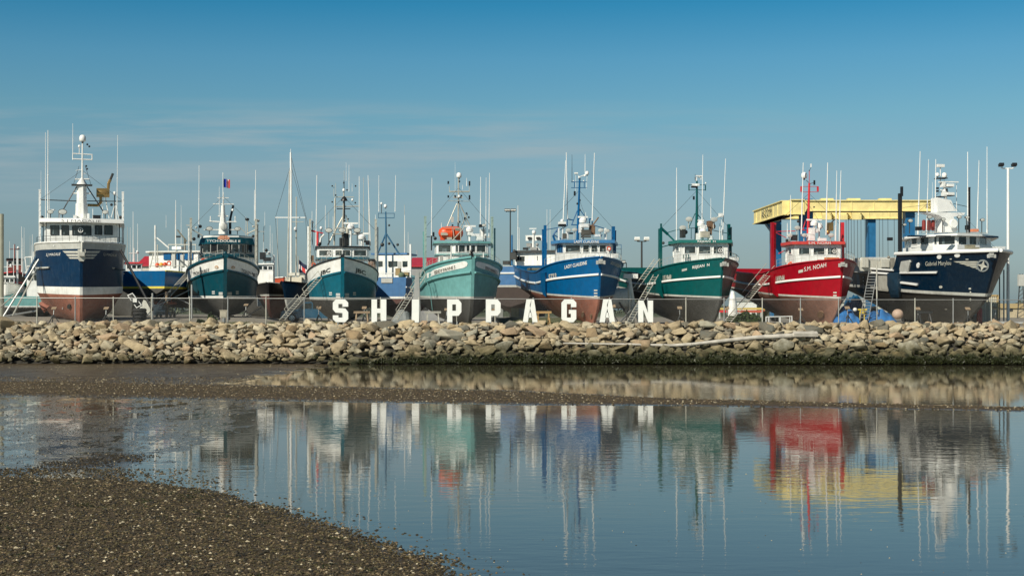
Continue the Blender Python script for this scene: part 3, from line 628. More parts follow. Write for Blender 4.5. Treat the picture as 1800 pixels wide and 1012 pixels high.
g = G(); c = b.l(605, 350, 6.4); g.lathe(c, [(.27, -.14), (.24, -.02), (.12, .16), (.04, .2)], n=12); g.build('mast_lamp', BLACK, ms)
for x, y in ((584, 327), (604.5, 321.5), (610, 334), (584, 355), (624.5, 356.5), (625, 327), (590, 343), (612, 385), (606, 388)): b.bit('mast_lamp', [('o', x, y, 6.4, 3)], BLACK, ms)
b.dome(604.2, 334, 6.3, 5, ms); b.dome(619.5, 351, 6.4, 4, ms); b.dome(564.5, 400.5, 6, 5, base=430); b.dome(549.5, 390.5, 6, 4, base=430)
b.radar(604, 629, 392.5, 6.2, 432); b.radar(623, 648.5, 410.5, 6, 432)
for x in (578, 601.5, 628): b.flood(x, 405, 5.8, 13, 430)
b.T('roof_arch', [(547, 405.5, 554, 407, 6, 3), (554, 407, 568, 410, 6, 2)], RED2); b.T('red_post', [(558.5, 432, 558.5, 408, 6, 4)], RED2)
b.T('vent_pipe', [(562, 430, 564, 418, 6, 3), (564, 418, 570, 412, 6, 3), (644, 430, 642, 418, 6, 3), (642, 418, 638, 412, 6, 3)], WHITE)
b.bit('equipment_box', [('o', 561.5, 429, 5.8, 7), ('b', 646, 427, 5.8, 7, 7, .3), ('o', 641, 424, 5.8, 4)], BLACK)
b.post(545, 490, 386, 5.8, 3.4, BEIGE); b.post(541.5, 478, 399, 6, 2.6, WHITE2); b.post(660.5, 490, 386, 5.8, 3.6, BEIGE); b.post(664, 480, 400, 6, 2.4, WHITE2)
b.ant(555.5, 432, 308, 6, 2.6, px1=557); b.ant(572, 404, 361, 6.2, 1.6); b.ant(585.5, 404, 380, 6.2, 1.2); b.ant(651, 432, 308, 6, 2.6, px1=647); b.ant(631.5, 432, 310, 6, 2.4); b.ant(608.5, 318, 286, 6.4, .8); b.ant(613.5, 337, 290, 6.4, 1.3); b.ant(619, 337, 323, 6.4, 1); b.ant(548.5, 400, 371, 6, 1.4); b.ant(660, 388, 377, 6, 1.4)
b.deckrail(.01, .3, .5, -1); b.deckrail(.01, .3, .5, 1)
b.bit('deck_winch', [('o', 551, 463, 5.5, 6), ('b', 549, 456, 6, 5, 14, .4)], BROWN); b.bit('tarp_bundle', [('o', 653.5, 463, 5.6, 13), ('b', 653, 470, 5.6, 11, 9, .5)], mat('brown_tarp', (.22, .14, .10), .8)); b.bit('engine_cover', [('b', 653, 457, 5.6, 11, 4, .5)], BLACK)
b.ring(551.5, 466, 5, 4); b.bit('bow_roller', [('b', 602, 451, .3, 7, 4, .5), ('o', 602, 448, .3, 4)], BLACK)
B3 = b

# ======================================================= 4 aqua boat with an orange capsule
b = Boat('fishing_boat', 'aqua green fishing boat with an orange capsule on its roof', GRP, 832, 104.5, 9)
rail = cv([(0, 5.0), (.1, 4.75), (.28, 4.25), (.5, 3.75), (1, 4.0)]); gb = lambda t: rail(t)-1.12+.17*min(1, t/.3)
wl = cv([(0, 1.95), (1, 2.2)]); boot = lambda t: wl(t)+.16; keel = cv([(0, .15), (.6, .15), (1, 1.0)])
H = Hull(17, 2.93, keel, wl, rail, td=.3, tw=.40, pd=2.1, pw=2.0, rake=.9, foot=.8, Wf=.94, e0=1.1, e1=.6, flare=1.3, stem=.12)
b.set_hull(H, [(wl, 0, 6), (boot, 1, 1), (gb, 2, 7), (rail, 2, 2)], [GREYAF, LGREY, AQUA, AQUA, GREYP])
b.along('rail_cap', lambda t: rail(t)+.0, 0, 1, .08, AQUA); b.along('rubbing_strake', gb, .0, 1, .10, AQUA, out=.06, flat=.8)
b.decal('name_panel', [[(751, 480), (764, 473.5), (785, 466.5), (815, 459), (820, 459.5), (822.5, 463), (821, 467.5), (816, 470.5), (785, 477), (764, 483), (751, 489)]], -1, WHITE, off=.03)
b.decal('name_panel', [[(836, 462), (838, 459.5), (845, 460.5), (860, 465), (876, 473.5), (877, 484), (860, 476), (840, 470), (836, 467)]], 1, WHITE, off=.03)
b.hulltext('EDDY FANNE S', (764.5, 481.2), (801, 471.5), 5.6, -1, GRTXT, off=.05); b.hulltext('EDDY FANNE S', (852.5, 473), (872.5, 481), 5.6, 1, GRTXT, off=.05)
plan = [(764, 10), (767, 6.0), (806, 5.4), (857, 5.6), (859, 10)]
low = b.cabin('deckhouse', [(769, 11), (771, 6.0), (806, 5.5), (855, 5.8), (857, 11)], 3.0, b.z(446, 5.5), WHITE)
cab = b.cabin('wheelhouse', plan, b.z(447, 5.5), b.z(425, 5.5), WHITE); PL = list(b.plan)
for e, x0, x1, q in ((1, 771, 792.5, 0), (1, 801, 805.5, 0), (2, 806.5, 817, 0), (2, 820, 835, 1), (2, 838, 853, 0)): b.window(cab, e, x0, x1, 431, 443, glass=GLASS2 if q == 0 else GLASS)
b.roof(PL, b.z(427.5, 5.5), b.z(424, 5.5), AQUA, oh=.22); b.roof(PL, b.z(448, 5.5), b.z(446, 5.5), AQUA, oh=.08, name='ledge', parent=cab)
for x in (776, 790, 848): b.bit('door_panel', [('b', x, 456, 5.25, 6, 11, .05)], LGREY, low)
g = G(); c = b.l(793, 409.5, 6.2); k = b.k(6.2)
g.lathe(c, [(.05*k*22, -22.5*k), (6*k, -21*k), (10*k, -16*k), (11.5*k, -9*k), (11.5*k, 9*k), (10.5*k, 15*k), (6*k, 20*k), (1*k, 21.5*k)], n=18, axis='X'); g.box(b.l(778, 419, 6.2), (8*k, .4, 6*k)); g.box(b.l(806, 419, 6.2), (7*k, .4, 6*k)); g.torus(c, 11.8*k, .03, axis='X'); g.build('lifeboat_capsule', ORANGE, b.root, smooth=40)
b.bit('capsule_label', [('b', 781, 411, 5.75, 12, 5, .1), ('b', 805, 403, 5.75, 11, 5, .1), ('b', 790, 419, 5.75, 9, 4, .1)], mat('label_khaki', (.45, .42, .34)))
b.T('capsule_strap', [(795, 423, 816, 400, 5.6, 1.6), (796, 400, 799, 423, 5.6, 1.4), (810, 402, 810, 424, 5.6, 1.4), (780, 400, 812, 401, 5.6, 1.2)], BEIGE)
ms = b.T('mast', [(805.5, 400, 806, 310, 7, 3.2, 2.2), (790, 337, 825, 337, 7, 2.6), (788, 353, 825, 354, 7, 1), (803, 358, 786, 398, 7, 2), (808, 358, 826, 397, 7, 2), (790, 337, 790, 327, 7, 1), (825, 337, 825, 318, 7, 1), (809, 400, 822, 376, 7, 1.5), (821, 398, 816, 380, 7, 1.2)], BEIGE)
for x, y, h in ((788, 321, 5), (825.3, 322.5, 8), (788, 345.5, 4), (825.3, 347, 8), (800, 345, 4), (807.5, 319, 3), (811, 344, 3), (806, 355, 3), (820, 375, 3), (824, 382, 3), (817, 384, 4), (808, 390, 3), (795.5, 396, 3)): b.bit('mast_lamp', [('b', x, y, 6.9, 2.6, h, .12)], BLACK, ms)
b.dome(806.8, 308, 7, 9, ms); b.dome(807, 345, 6.8, 4.5, ms); b.bit('sensor_box', [('b', 795, 386, 6.6, 4, 10, .2), ('b', 805, 347, 7, 16, 2.5, .3)], LGREY, ms)
b.radar(815, 836, 397.5, 6, 424); b.bit('equipment_box', [('b', 835, 413, 6, 15, 4, .5), ('b', 848, 411, 6.5, 8, 16, .5), ('b', 826, 409, 6, 9, 9, .4), ('b', 843, 419, 6, 12, 7, .5)], WHITE2); b.flood(850.5, 396, 5.8, 8, 424); b.bit('camera_lamp', [('b', 845, 397, 5.9, 6, 5, .3), ('o', 765, 419, 6, 6), ('b', 762, 412, 6, 3, 8, .2)], BLACK)
b.post(747.5, 500, 381, 5.8, 3.8, mat('grey_green_paint', (.30, .42, .38), .5, dirt=.4)); b.post(865, 465, 382, 5.8, 3.8, mat('grey_green_paint', (.3, .4, .36))); b.post(869.5, 468, 402, 6, 2.5, AQUA); b.post(744.5, 480, 408, 6, 2.4, AQUA)
b.T('post_tie', [(748, 416, 760, 416, 6, 1.2), (852, 416, 866, 416, 6, 1.2)], BEIGE)
b.ant(758.5, 415, 313, 6, 2.2, px1=759.3); b.T('antenna_base', [(758.5, 440, 758.5, 414, 6, 2.4), (854, 424, 854, 414, 6, 2)], BLACK)
b.ant(844.5, 394, 311, 6.2, 2.4, px1=845); b.ant(854, 416, 312, 6.2, 1.8, px1=854.6); b.ant(859.5, 418, 304, 6.2, 2.3, px1=860.5); b.ant(800, 345, 285, 7, .7); b.ant(820.3, 327, 313, 7, 1.6); b.ant(813, 333, 325, 7, 1.2); b.ant(776, 400, 391, 6.4, 1.4)
b.T('ventilator', [(793, 463, 793, 443, 4.6, 2.6), (850, 466, 850, 443, 4.6, 2.6), (827, 449, 827, 432, 1, 3)], WHITE)
b.deckrail(.01, .3, .5, -1); b.deckrail(.01, .3, .5, 1); b.bit('bow_roller', [('b', 829, 449, .4, 5, 8, .5), ('o', 829, 442, .4, 6), ('o', 827, 447, .4, 5)], BLACK)
b.T('hose', [(741, 485, 752, 498, 4.5, 1.5), (752, 498, 757, 520, 4.5, 1.5), (757, 520, 760, 545, 4.5, 1)], AQUA)
B4 = b

# ======================================================= 5-7: three sisters seen three-quarter
def sister(b, L, railp, strp, wlp, keel, B, hmat, afm, name_l, name_r, num, xs, upper=None, stripem=WHITE2, afhi=None):
    rail = cv(railp); stripe = cv(strp); wl = cv(wlp); boot = lambda t: wl(t)+.13
    H = Hull(L, B, keel, wl, rail, td=.33, tw=.42, pd=2.1, pw=1.9, rake=.8, foot=1.1, Wf=.91, e0=1.35, e1=.55, flare=1.2, stem=.07, sternw=.92)
    b.set_hull(H, [(wl, 0, 7), (boot, 1, 1), (stripe, 2, 5), (rail, 2, 4)], [afm, LGREY, hmat, hmat, GREYP], deck=.75)
    b.along('rail_cap', lambda t: rail(t), 0, 1, .05, hmat)
    b.along('rubbing_strake', stripe, 0, .455, .075, stripem); b.along('rubbing_strake', stripe, .49, 1, .075, stripem)
    # vertical guide plate below the outrigger post
    b.decal('gallows_guard', [xs['guard']], -1, hmat, thick=.12)
    b.hulltext(name_l, *xs['nl'], -1, WHTXT); b.hulltext(name_r, *xs['nr'], 1, OFFW); b.hulltext(num, *xs['num'], -1, OFFW, name='registration_number', bold=.035)
    m = xs['marks']; b.decal('draft_marks', [[(m[0]-3, m[1]+i*5), (m[0]+3, m[1]+i*5), (m[0]+3, m[1]+i*5+2.2), (m[0]-3, m[1]+i*5+2.2)] for i in range(m[2])], -1, OFFW)
    for sd in (-1, 1): b.deckrail(.02, .3, .62, sd)
    return H
b = Boat('fishing_boat', 'bright blue fishing boat with LADY CLAUDINE on its bow and a blue mast', GRP, 1056, 104, 15)
keel = cv([(0, .12), (.3, .1), (.55, .35), (.8, 1.5), (1, 2.7)])
sister(b, 18, [(0, 5.0), (.15, 4.75), (.3, 4.38), (.45, 4.1), (.7, 4.35), (1, 4.9)], [(0, 3.72), (.2, 3.5), (.45, 3.25), (.7, 3.45), (1, 4.0)], [(0, 1.97), (.45, 2.4), (1, 3.1)], keel, 3.1, BLUE, BROWNAF,
       'LADY CLAUDINE', 'LADY CLAUDINE', '5733', dict(nl=((993, 472.5), (1032, 464.5), 6.2), nr=((1072.5, 464), (1090.5, 471.5), 6.2), num=((965, 492.5), (978.5, 490), 10.5), guard=[(953.5, 478), (961, 478), (962, 520), (957, 516), (953.5, 498)], marks=(1047.5, 509, 3)))
b.anchor(1055, 461, 15, 10)
b.decal('hull_fitting', [b.oval(1025, 552, 2.5, 5)], -1, BROWN, thick=.05); b.decal('sonar_pod', [b.oval(1040, 555, 1.5, 4)], -1, BROWN, thick=.05)
PLAN = [(976, 10), (978, 7.2), (991, 5.2), (1072.5, 4.6), (1079, 9)]
cab = b.cabin('wheelhouse', PLAN, 3.6, b.z(427, 5), WHITE); PL = list(b.plan)
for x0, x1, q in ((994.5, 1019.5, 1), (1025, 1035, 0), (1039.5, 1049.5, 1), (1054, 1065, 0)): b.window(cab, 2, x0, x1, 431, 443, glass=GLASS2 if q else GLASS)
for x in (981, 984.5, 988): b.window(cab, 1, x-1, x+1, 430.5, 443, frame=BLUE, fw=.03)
rf = b.roof(PL, b.z(427.3, 5), b.z(422, 5), mat('pale_blue_paint', (.05, .20, .42), .35, dirt=.2, dirtcol=(.1, .2, .3)), oh=.35)
b.edgetext('LADY CLAUDINE', 1009, 1053, 427, 4.2, 2, WHTXT, rf)
b.post(958.3, 500, 396, 8.2, 4.6, BLUE, notch=False); b.post(954, 500, 404, 8.4, 2.5, BLUE); b.post(1078, 450, 398, 8.2, 5, BLUE, notch=False); b.post(1081.5, 450, 406, 8.4, 2.5, BLUE)
b.T('gallows_brace', [(958, 404, 982, 400, 8.2, 1.4), (982, 400, 972, 414, 7.5, 2.4), (972, 414, 976, 425, 7.5, 4), (1074, 405, 1044, 396, 8, 1.5), (972, 412, 990, 422, 7.5, 2)], BLUE)
ms = b.T('mast', [(1015, 424, 1019, 313, 7, 5.5, 3), (1015, 370, 1005, 395, 7, 1.8), (1019, 368, 1032, 386, 7, 1.6), (997, 385, 1008, 387, 7, 2), (997, 386, 997, 397, 7, 2), (1004, 395, 1032, 396, 7, 1.8), (1036, 385, 1036, 397, 7, 2), (1035, 385, 1041, 385, 7, 2), (1041, 385, 1041, 397, 7, 2), (1004, 320, 1032, 320, 7, 1.2), (1004, 330, 1032, 330, 7, 1.2), (1010, 320, 1010, 329, 7, 1.4), (1027, 320, 1027, 330, 7, 1.4), (998, 396, 978, 408, 7, 1.4)], BLUE)
b.bit('mast_lamp', [('b', 1010, 340, 7, 2.4, 8, .15), ('o', 1019, 352, 7, 4), ('o', 1015, 358, 7, 4), ('o', 1019, 369, 7, 4), ('o', 1019, 315, 7, 3.5)], BLACK, ms)
b.dome(1032, 304, 7, 6.5, ms); b.T('mast_arm', [(1019, 311, 1032, 306, 7, 1.6), (1019, 311, 1012, 305, 7, 1), (1012, 305, 1012, 345, 7, .6), (1032, 310, 1031, 332, 7, .8)], WHITE, ms); b.bit('mast_camera', [('b', 1012.5, 304.5, 7, 6, 2.4, .2), ('o', 1028, 309, 7, 4), ('o', 1018, 312, 7, 4), ('o', 1008, 318, 7, 2.2), ('o', 1026, 318, 7, 2.5)], WHITE2, ms)
b.radar(1016, 1033, 381.5, 6.6, 424); b.bit('equipment_box', [('b', 1027, 397, 6.6, 15, 6, .5), ('b', 1020, 402, 6.6, 4, 14, .4), ('b', 997, 412, 6, 4, 14, .3), ('b', 1052, 414, 6, 12, 4, .4), ('b', 1064, 411, 6, 3, 20, .2), ('b', 982, 412, 6, 2, 22, .15)], WHITE2)
b.bit('cage', [('b', 1030, 409, 6.3, 16, 9, .5), ('b', 992, 415, 6, 5, 9, .4), ('b', 1004, 410, 6, 6, 3, .3), ('b', 1030, 416, 6.2, 16, 3, .5)], mat('dark_mesh', (.09, .085, .07), .7)); b.bit('silencer', [('b', 1041, 405, 6.8, 8, 15, .5), ('b', 1039, 400, 6.9, 6, 8, .4)], BROWN); b.T('exhaust_pipe', [(1042, 396, 1052, 382, 6.8, 2.5)], BROWN)
b.bit('radar_tub', [('b', 988, 392, 6.5, 12, 4, .5), ('o', 988, 388, 6.5, 6)], WHITE2); b.bit('tub_base', [('b', 988, 396, 6.5, 12, 4, .45)], BLACK)
for x, y in ((999, 405), (1010, 404), (1056, 405), (1067, 406)): b.flood(x, y, 5.6, 10, 422, m=LGREY)
b.ant(988.5, 424, 282, 6.5, 3, px1=994.5); b.ant(997.5, 385, 268, 6.8, 3, px1=995.5); b.ant(1005.5, 320, 272, 7, 1.2, m=DSTEEL); b.ant(1028.5, 306, 271, 7, 1.6); b.ant(1041, 388, 269, 6.8, 2.8, px1=1045); b.ant(1029.5, 385, 373, 7, 1.5)
b.railing([(1076, 430), (1092, 430), (1092, 447)], (8, 8, 8), drop=16, m=BLUE); b.bit('bow_fitting', [('o', 1027, 453, 1.5, 8), ('b', 1080, 450, 3, 10, 7, .5), ('b', 1040, 451, 1, 10, 4, .5)], WHITE); b.bit('hatch', [('b', 940, 473, 12, 20, 4, 1.5)], mat('olive_cover', (.16, .17, .12), .7)); b.ring(1070.5, 437, 4.4, 4)
B5 = b

b = Boat('fishing_boat', 'green fishing boat with REJEAN N on its bow and a green mast', GRP, 1271, 104.5, 22)
keel = cv([(0, .1), (.3, .08), (.55, .2), (.8, 1.2), (1, 2.6)])
sister(b, 18, [(0, 4.92), (.15, 4.65), (.3, 4.3), (.45, 4.0), (.7, 4.2), (1, 4.75)], [(0, 3.57), (.2, 3.38), (.45, 3.15), (.7, 3.35), (1, 3.95)], [(0, 1.98), (.45, 2.35), (1, 3.1)], keel, 3.1, GREEN, GREYAF,
       'REJEAN  N', 'REJEAN  N', '151949', dict(nl=((1217.5, 473.8), (1247.5, 468.8), 6.5), nr=((1285, 467.5), (1301, 473.5), 6.5), num=((1166, 494.5), (1180.5, 492.5), 10.5), guard=[(1154, 481), (1163, 480), (1168, 522), (1161, 516), (1156, 500)], marks=(1258, 499, 0)))
b.anchor(1272, 465, 14, 5); b.along('rubbing_strake', lambda t: 2.55+1.2*t, .5, 1, .05, LGREY); b.decal('port_of_registry', [[(1199, 473), (1208, 471), (1208, 475), (1199, 477)]], -1, LGREY)
PLAN = [(1183, 10), (1184.5, 7.5), (1197.5, 5.2), (1279, 4.4), (1282, 9)]
cab = b.cabin('wheelhouse', PLAN, 3.6, b.z(427, 5), WHITE); PL = list(b.plan)
for x0, x1, q, dc in ((1203.5, 1222, 1, None), (1228.5, 1248.5, 1, None), (1254.5, 1270, 0, (1266, 440, 4))): b.window(cab, 2, x0, x1, 433.5, 445.5, glass=GLASS2 if q else GLASS, disc=dc)
b.window(cab, 1, 1188.5, 1194, 432, 441); b.window(cab, 0, 1183.6, 1184.2, 440, 452)
b.decal  # noqa
b.bit('vent_louvre', [('b', 1201.5+i*4.5, 451, 4.9, 1.6, 7, .06) for i in range(3)], GREEN, cab)
rf = b.roof(PL, b.z(427.3, 5), b.z(422, 5), mat('light_green_paint', (.02, .17, .15), .35, dirt=.2, dirtcol=(.05, .2, .18)), oh=.35); b.edgetext('REJEAN  N', 1226, 1258, 426.8, 4.2, 2, WHTXT, rf)
b.post(1160.5, 490, 402, 8.2, 5.5, GREEN, notch=False); b.post(1162, 490, 394, 8.4, 2.4, GREEN); b.post(1281, 450, 394, 8, 4.4, GREEN, notch=False); b.post(1285, 450, 400, 8.2, 2, GREEN)
b.T('gallows_brace', [(1161, 400, 1174, 412, 8.2, 5), (1173, 411, 1186, 424, (8.2, 7.5), 3), (1163, 434, 1187, 428, 8, 1.8), (1172, 409, 1190, 404, 8, 1.2), (1278, 410, 1250, 404, 7.5, 1.2), (1190, 404, 1198, 402, 7.5, 1)], GREEN)
ms = b.T('mast', [(1223.5, 424, 1225, 370, 7, 6, 5), (1225, 370, 1225, 318, 7, 4.6, 3.2), (1225, 375, 1232, 384, 7, 1.6), (1226, 365, 1233, 358, 7, .6), (1211, 325, 1240, 325, 7, 1), (1211, 334, 1240, 334, 7, 1), (1211, 324, 1211, 335, 7, 2), (1240, 325, 1240, 335, 7, 2), (1222, 375, 1210, 402, 7, 1.6), (1215, 420, 1215, 401, 7, 1.2), (1210, 401, 1226, 401, 7, 1.2)], GREEN)
b.bit('mast_lamp', [('b', 1219.5, 348, 7, 2.4, 6, .15), ('b', 1220, 328.5, 7, 9, 3, .3), ('o', 1222, 313, 7, 2)], BLACK, ms); b.bit('sensor_box', [('b', 1221, 325, 7, 9, 4, .3), ('b', 1226, 325, 6.9, 5, 4, .3), ('b', 1229, 309.5, 7, 12, 2, .2), ('b', 1224, 315, 7, 2, 6, .1), ('o', 1240.5, 322, 7, 3), ('b', 1232, 313, 7, 1, 6, .1), ('o', 1229, 311, 7, 4)], WHITE2, ms)
b.ant(1222, 318, 306, 7, 1.3, m=DSTEEL); b.ant(1189.2, 422, 295, 7, 2.4, px1=1189.5, two=.7); b.ant(1234, 388, 272, 6.8, 2.1, px1=1235.5, two=.65); b.ant(1249.5, 384, 348, 7, 1.4); b.ant(1270, 424, 279, 7, 2.4, px1=1275.5, two=.58); b.ant(1265.3, 424, 393, 6.5, 2.4); b.ant(1268.5, 422, 386, 6.6, 2)
b.radar(1227, 1237, 387.5, 6.4, 405); b.radar(1228, 1242, 400.5, 6.2, 424); b.bit('air_conditioner', [('b', 1238.5, 412.5, 6, 15, 10, .5)], mat('aircon_beige', (.5, .46, .38), .6)); b.bit('equipment_box', [('b', 1234, 404, 6.3, 9, 16, .4), ('b', 1267, 378.5, 6.8, 6, 6, .35), ('b', 1248, 419, 6, 6, 8, .4), ('o', 1241, 398, 6.4, 5), ('b', 1227, 416, 6.3, 5, 12, .4)], WHITE2)
b.T('roof_arm', [(1266, 380, 1255, 385, 6.8, 1.8)], OFFW); b.bit('silencer', [('b', 1249, 394, 6.8, 11, 10, .5), ('o', 1253, 398, 6.7, 10), ('b', 1248, 406, 6.8, 5, 14, .3)], BROWN); b.bit('winch', [('b', 1200, 411, 6.4, 7, 14, .5), ('o', 1205, 408, 6.4, 8), ('o', 1166, 427, 8, 5)], DSTEEL)
for x, y in ((1211, 385.5), (1200, 400.5), (1255, 386)): b.flood(x, y, 6.2, 13, y+16, m=LGREY)
b.railing([(1279, 446), (1294, 447), (1299, 452)], (6, 6, 4), drop=9, m=GREEN); b.bit('bow_fitting', [('o', 1237, 456, 1.2, 6), ('o', 1244, 456, 1.2, 6), ('b', 1258, 454, .8, 16, 3.5, .5), ('b', 1290, 456, 2.5, 13, 6, .5)], WHITE)
B6 = b

b = Boat('fishing_boat', 'red fishing boat with S.M. NOAH in white on its bow and pinkish-brown underside', GRP, 1482, 104, 24.5)
keel = cv([(0, .12), (.3, .1), (.5, .3), (.8, 1.3), (1, 2.6)])
sister(b, 18, [(0, 4.85), (.15, 4.62), (.3, 4.3), (.45, 4.0), (.7, 4.15), (1, 4.65)], [(0, 3.55), (.2, 3.35), (.45, 3.1), (.7, 3.3), (1, 3.9)], [(0, 1.95), (.45, 2.35), (1, 3.1)], keel, 3.1, RED, mat('pink_brown_antifouling', (.26, .135, .10), .6, var=.2, dirt=.5, dirtcol=(.13, .08, .06)),
       'S.M. NOAH', 'S.M. NOAH', '169044', dict(nl=((1414, 477), (1452.5, 468.8), 7.5), nr=((1494, 467.5), (1506, 472), 6.5), num=((1364.5, 496), (1379.5, 493.8), 11), guard=[(1353, 482), (1362, 482), (1369, 520), (1360, 514), (1356, 500)], marks=(1468, 513, 2)))
b.anchor(1480, 466, 14, 5); b.along('rubbing_strake', lambda t: 2.5+1.2*t, .5, 1, .05, LGREY); b.decal('port_of_registry', [[(1404, 475), (1412, 473), (1412, 478), (1404, 480)]], -1, OFFW)
b.decal('bow_thruster_grating', [b.oval(1443, 552, 6, 6)], -1, BROWN, thick=.05)
PLAN = [(1381, 10), (1382.5, 7.5), (1396.5, 5.2), (1477.5, 4.4), (1481, 9)]
cab = b.cabin('wheelhouse', PLAN, 3.5, b.z(430, 5), WHITE); PL = list(b.plan)
for x0, x1, q, dc in ((1404.5, 1422.5, 1, None), (1430, 1449, 0, None), (1455, 1470.5, 0, (1466.5, 441.5, 3.6))): b.window(cab, 2, x0, x1, 436, 447, glass=GLASS2 if q else GLASS, disc=dc)
b.window(cab, 1, 1386.5, 1392, 435, 446, glass=GLASS2); b.window(cab, 0, 1381.8, 1382.3, 440, 460)
rf = b.roof(PL, b.z(429.8, 5), b.z(424.8, 5), mat('salmon_red_paint', (.58, .06, .05), .35, dirt=.2), oh=.35); b.edgetext('S.M. NOAH', 1421, 1460, 429.2, 4, 2, WHTXT, rf)
b.post(1357.5, 505, 391, 8.2, 5, RED, notch=False); b.post(1361.5, 500, 393, 8.4, 3.6, RED2); b.post(1480.5, 455, 391, 8, 5, RED2, notch=False)
b.T('gallows_brace', [(1364, 407, 1398, 406, 8, 1.3), (1364, 409, 1382, 418, 8, 1.3), (1368, 446, 1380, 440, 8, 1.5)], RED2)
ms = b.T('mast', [(1420, 424, 1422.5, 322, 7, 5.5, 3.5), (1422.5, 325, 1422.5, 300, 7, 1.2), (1407, 328, 1439, 328, 7, .9), (1407, 337.5, 1439, 337.5, 7, .9), (1417, 385, 1411, 404, 7, 1.6), (1408, 404, 1422, 405, 7, 1.8), (1408, 404, 1408, 415, 7, 1.6)], RED2)
b.bit('mast_plate', [('b', 1408.5, 332.5, 7, 2.8, 8, .12), ('b', 1437.5, 332.5, 7, 2.8, 8, .12)], RED2, ms); b.bit('mast_lamp', [('b', 1431.5, 321, 7, 2.2, 8, .15), ('o', 1422.5, 300, 7, 2), ('o', 1424, 376, 7, 3), ('o', 1431, 364, 7, 3)], BLACK, ms); b.T('mast_arm', [(1417, 317, 1424, 323, 7, 1), (1424, 323, 1431, 321, 7, 1), (1422.5, 300, 1425.5, 295, 7, .8)], DSTEEL, ms)
b.dome(1413.5, 308, 7, 10.5, ms); b.bit('wind_sensor', [('b', 1425.5, 291, 7, 1.8, 6, .1)], WHITE2, ms)
b.ant(1408.5, 415, 286, 6.5, 3, px1=1412); b.ant(1452, 413, 286, 6.5, 3, px1=1455); b.ant(1469, 424, 300, 6.8, 2.2, px1=1471, two=.66); b.ant(1475, 424, 300, 6.8, 2.4, px1=1478.3, two=.66); b.ant(1389.8, 418, 343, 7, 2.2, two=.5); b.ant(1384, 418, 392, 7, 2.2); b.ant(1468, 424, 396, 6.4, 2)
b.radar(1418, 1444, 386.5, 6.4, 424); b.dome(1431, 391, 6.5, 6); b.dome(1441, 396.5, 6.4, 10); b.bit('radar_console', [('b', 1427, 408, 6, 9, 14, .4), ('b', 1433, 406, 6.1, 8, 6, .4), ('b', 1445, 421, 5.6, 13, 5, .4), ('b', 1425, 417, 6, 12, 12, .4), ('b', 1440, 412, 6.2, 2, 22, .1)], WHITE2)
b.bit('silencer', [('b', 1459, 399, 6.8, 8, 14, .5), ('o', 1455, 408, 6.6, 8)], GOLD); b.T('exhaust_pipe', [(1461, 392, 1467, 385, 6.8, 2.6)], DSTEEL)
for x, y, w_ in ((1401.5, 400.5, 11), (1414, 413.5, 10), (1461, 413.5, 11), (1388, 414, 10)): b.flood(x, y, 5.8, w_, 424, m=LGREY)
b.bit('winch', [('b', 1396, 418, 6, 9, 9, .4), ('o', 1403, 389, 7, 5), ('b', 1385, 423, 6.3, 6, 5, .3)], DSTEEL); b.ring(1390.5, 466, 6, 6); b.bit('orange_float', [('b', 1462, 455, 2, 24, 5, .4)], mat('orange_canvas', (.65, .2, .07), .7)); b.bit('bow_fitting', [('b', 1442, 459, 1.5, 9, 5, .3)], RED2)
b.railing([(1485, 446), (1500, 452)], (5, 3), drop=8, m=LGREY)
B7 = b

# ======================================================= 8 midnight blue boat with a winged emblem
b = Boat('fishing_boat', 'large midnight blue fishing boat with a winged emblem on its raked bow', GRP, 1756, 103, 32)
rail = cv([(0, 5.38), (.2, 5.33), (.42, 5.42), (.435, 5.42), (.45, 4.2), (.7, 4.5), (1, 5.4)], lin=True); wl = cv([(0, 2.1), (.45, 2.55), (1, 3.2)]); boot = lambda t: wl(t)+.22; bl = lambda t: wl(t)-.22; keel = cv([(0, .05), (.45, .05), (.7, .4), (1, 2.2)])
H = Hull(19.5, 3.65, keel, wl, rail, td=.32, tw=.42, pd=2.3, pw=1.9, rake=2.8, foot=2.2, Wf=.86, e0=1.5, e1=.6, flare=1.2, stem=.09, sternw=.95)
b.set_hull(H, [(bl, 0, 6), (wl, 1, 1), (boot, 2, 1), (rail, 3, 10)], [GREYAF, BLACK, LGREY, NAVY2, GREYP], deck=.7, nt=60)
b.along('rail_cap', lambda t: rail(t)+.05, 0, .434, .12, WHITE2, out=.05)
b.decal('rubbing_strake', [[(1584, 477.8), (1648, 476.8), (1648, 479.2), (1584, 480.2)], [(1585, 494.5), (1614, 498.2), (1614, 501.2), (1585, 497.5)]], -1, WHITE2, thick=.12)
b.along('rubbing_strake', lambda t: 3.35+1.2*t, .48, 1, .08, WHITE2); b.along('aft_rail_cap', lambda t: rail(t), .452, 1, .07, WHITE2)
b.decal('bulkhead_plate', [[(1564, 479), (1584, 479), (1584, 520), (1570, 520), (1564, 500)]], -1, mat('slate_blue_paint', (.02, .05, .085), .3), thick=.2)
b.decal('white_patch', [[(1544, 484), (1562, 484), (1562, 512), (1544, 510)], [(1508, 466), (1520, 470), (1520, 477), (1508, 474)]], -1, OFFW)
b.decal('draft_marks', [[(1517, 486+i*6), (1519, 486+i*6), (1519, 489+i*6), (1517, 489+i*6)] for i in range(5)], -1, OFFW)
b.decal('hatch_door', [[(1586, 459), (1600, 457), (1602, 460), (1598, 476), (1595, 479), (1584, 478), (1583, 472)]], -1, LGREY, thick=.08)
for x, y, rx, ry in ((1614.5, 466, 2.6, 4.6), (1651.5, 451, 4, 3.6), (1683, 448.5, 5, 3.4)): b.decal('porthole', [b.oval(x, y, rx, ry)], -1, WHITE2, thick=.04)
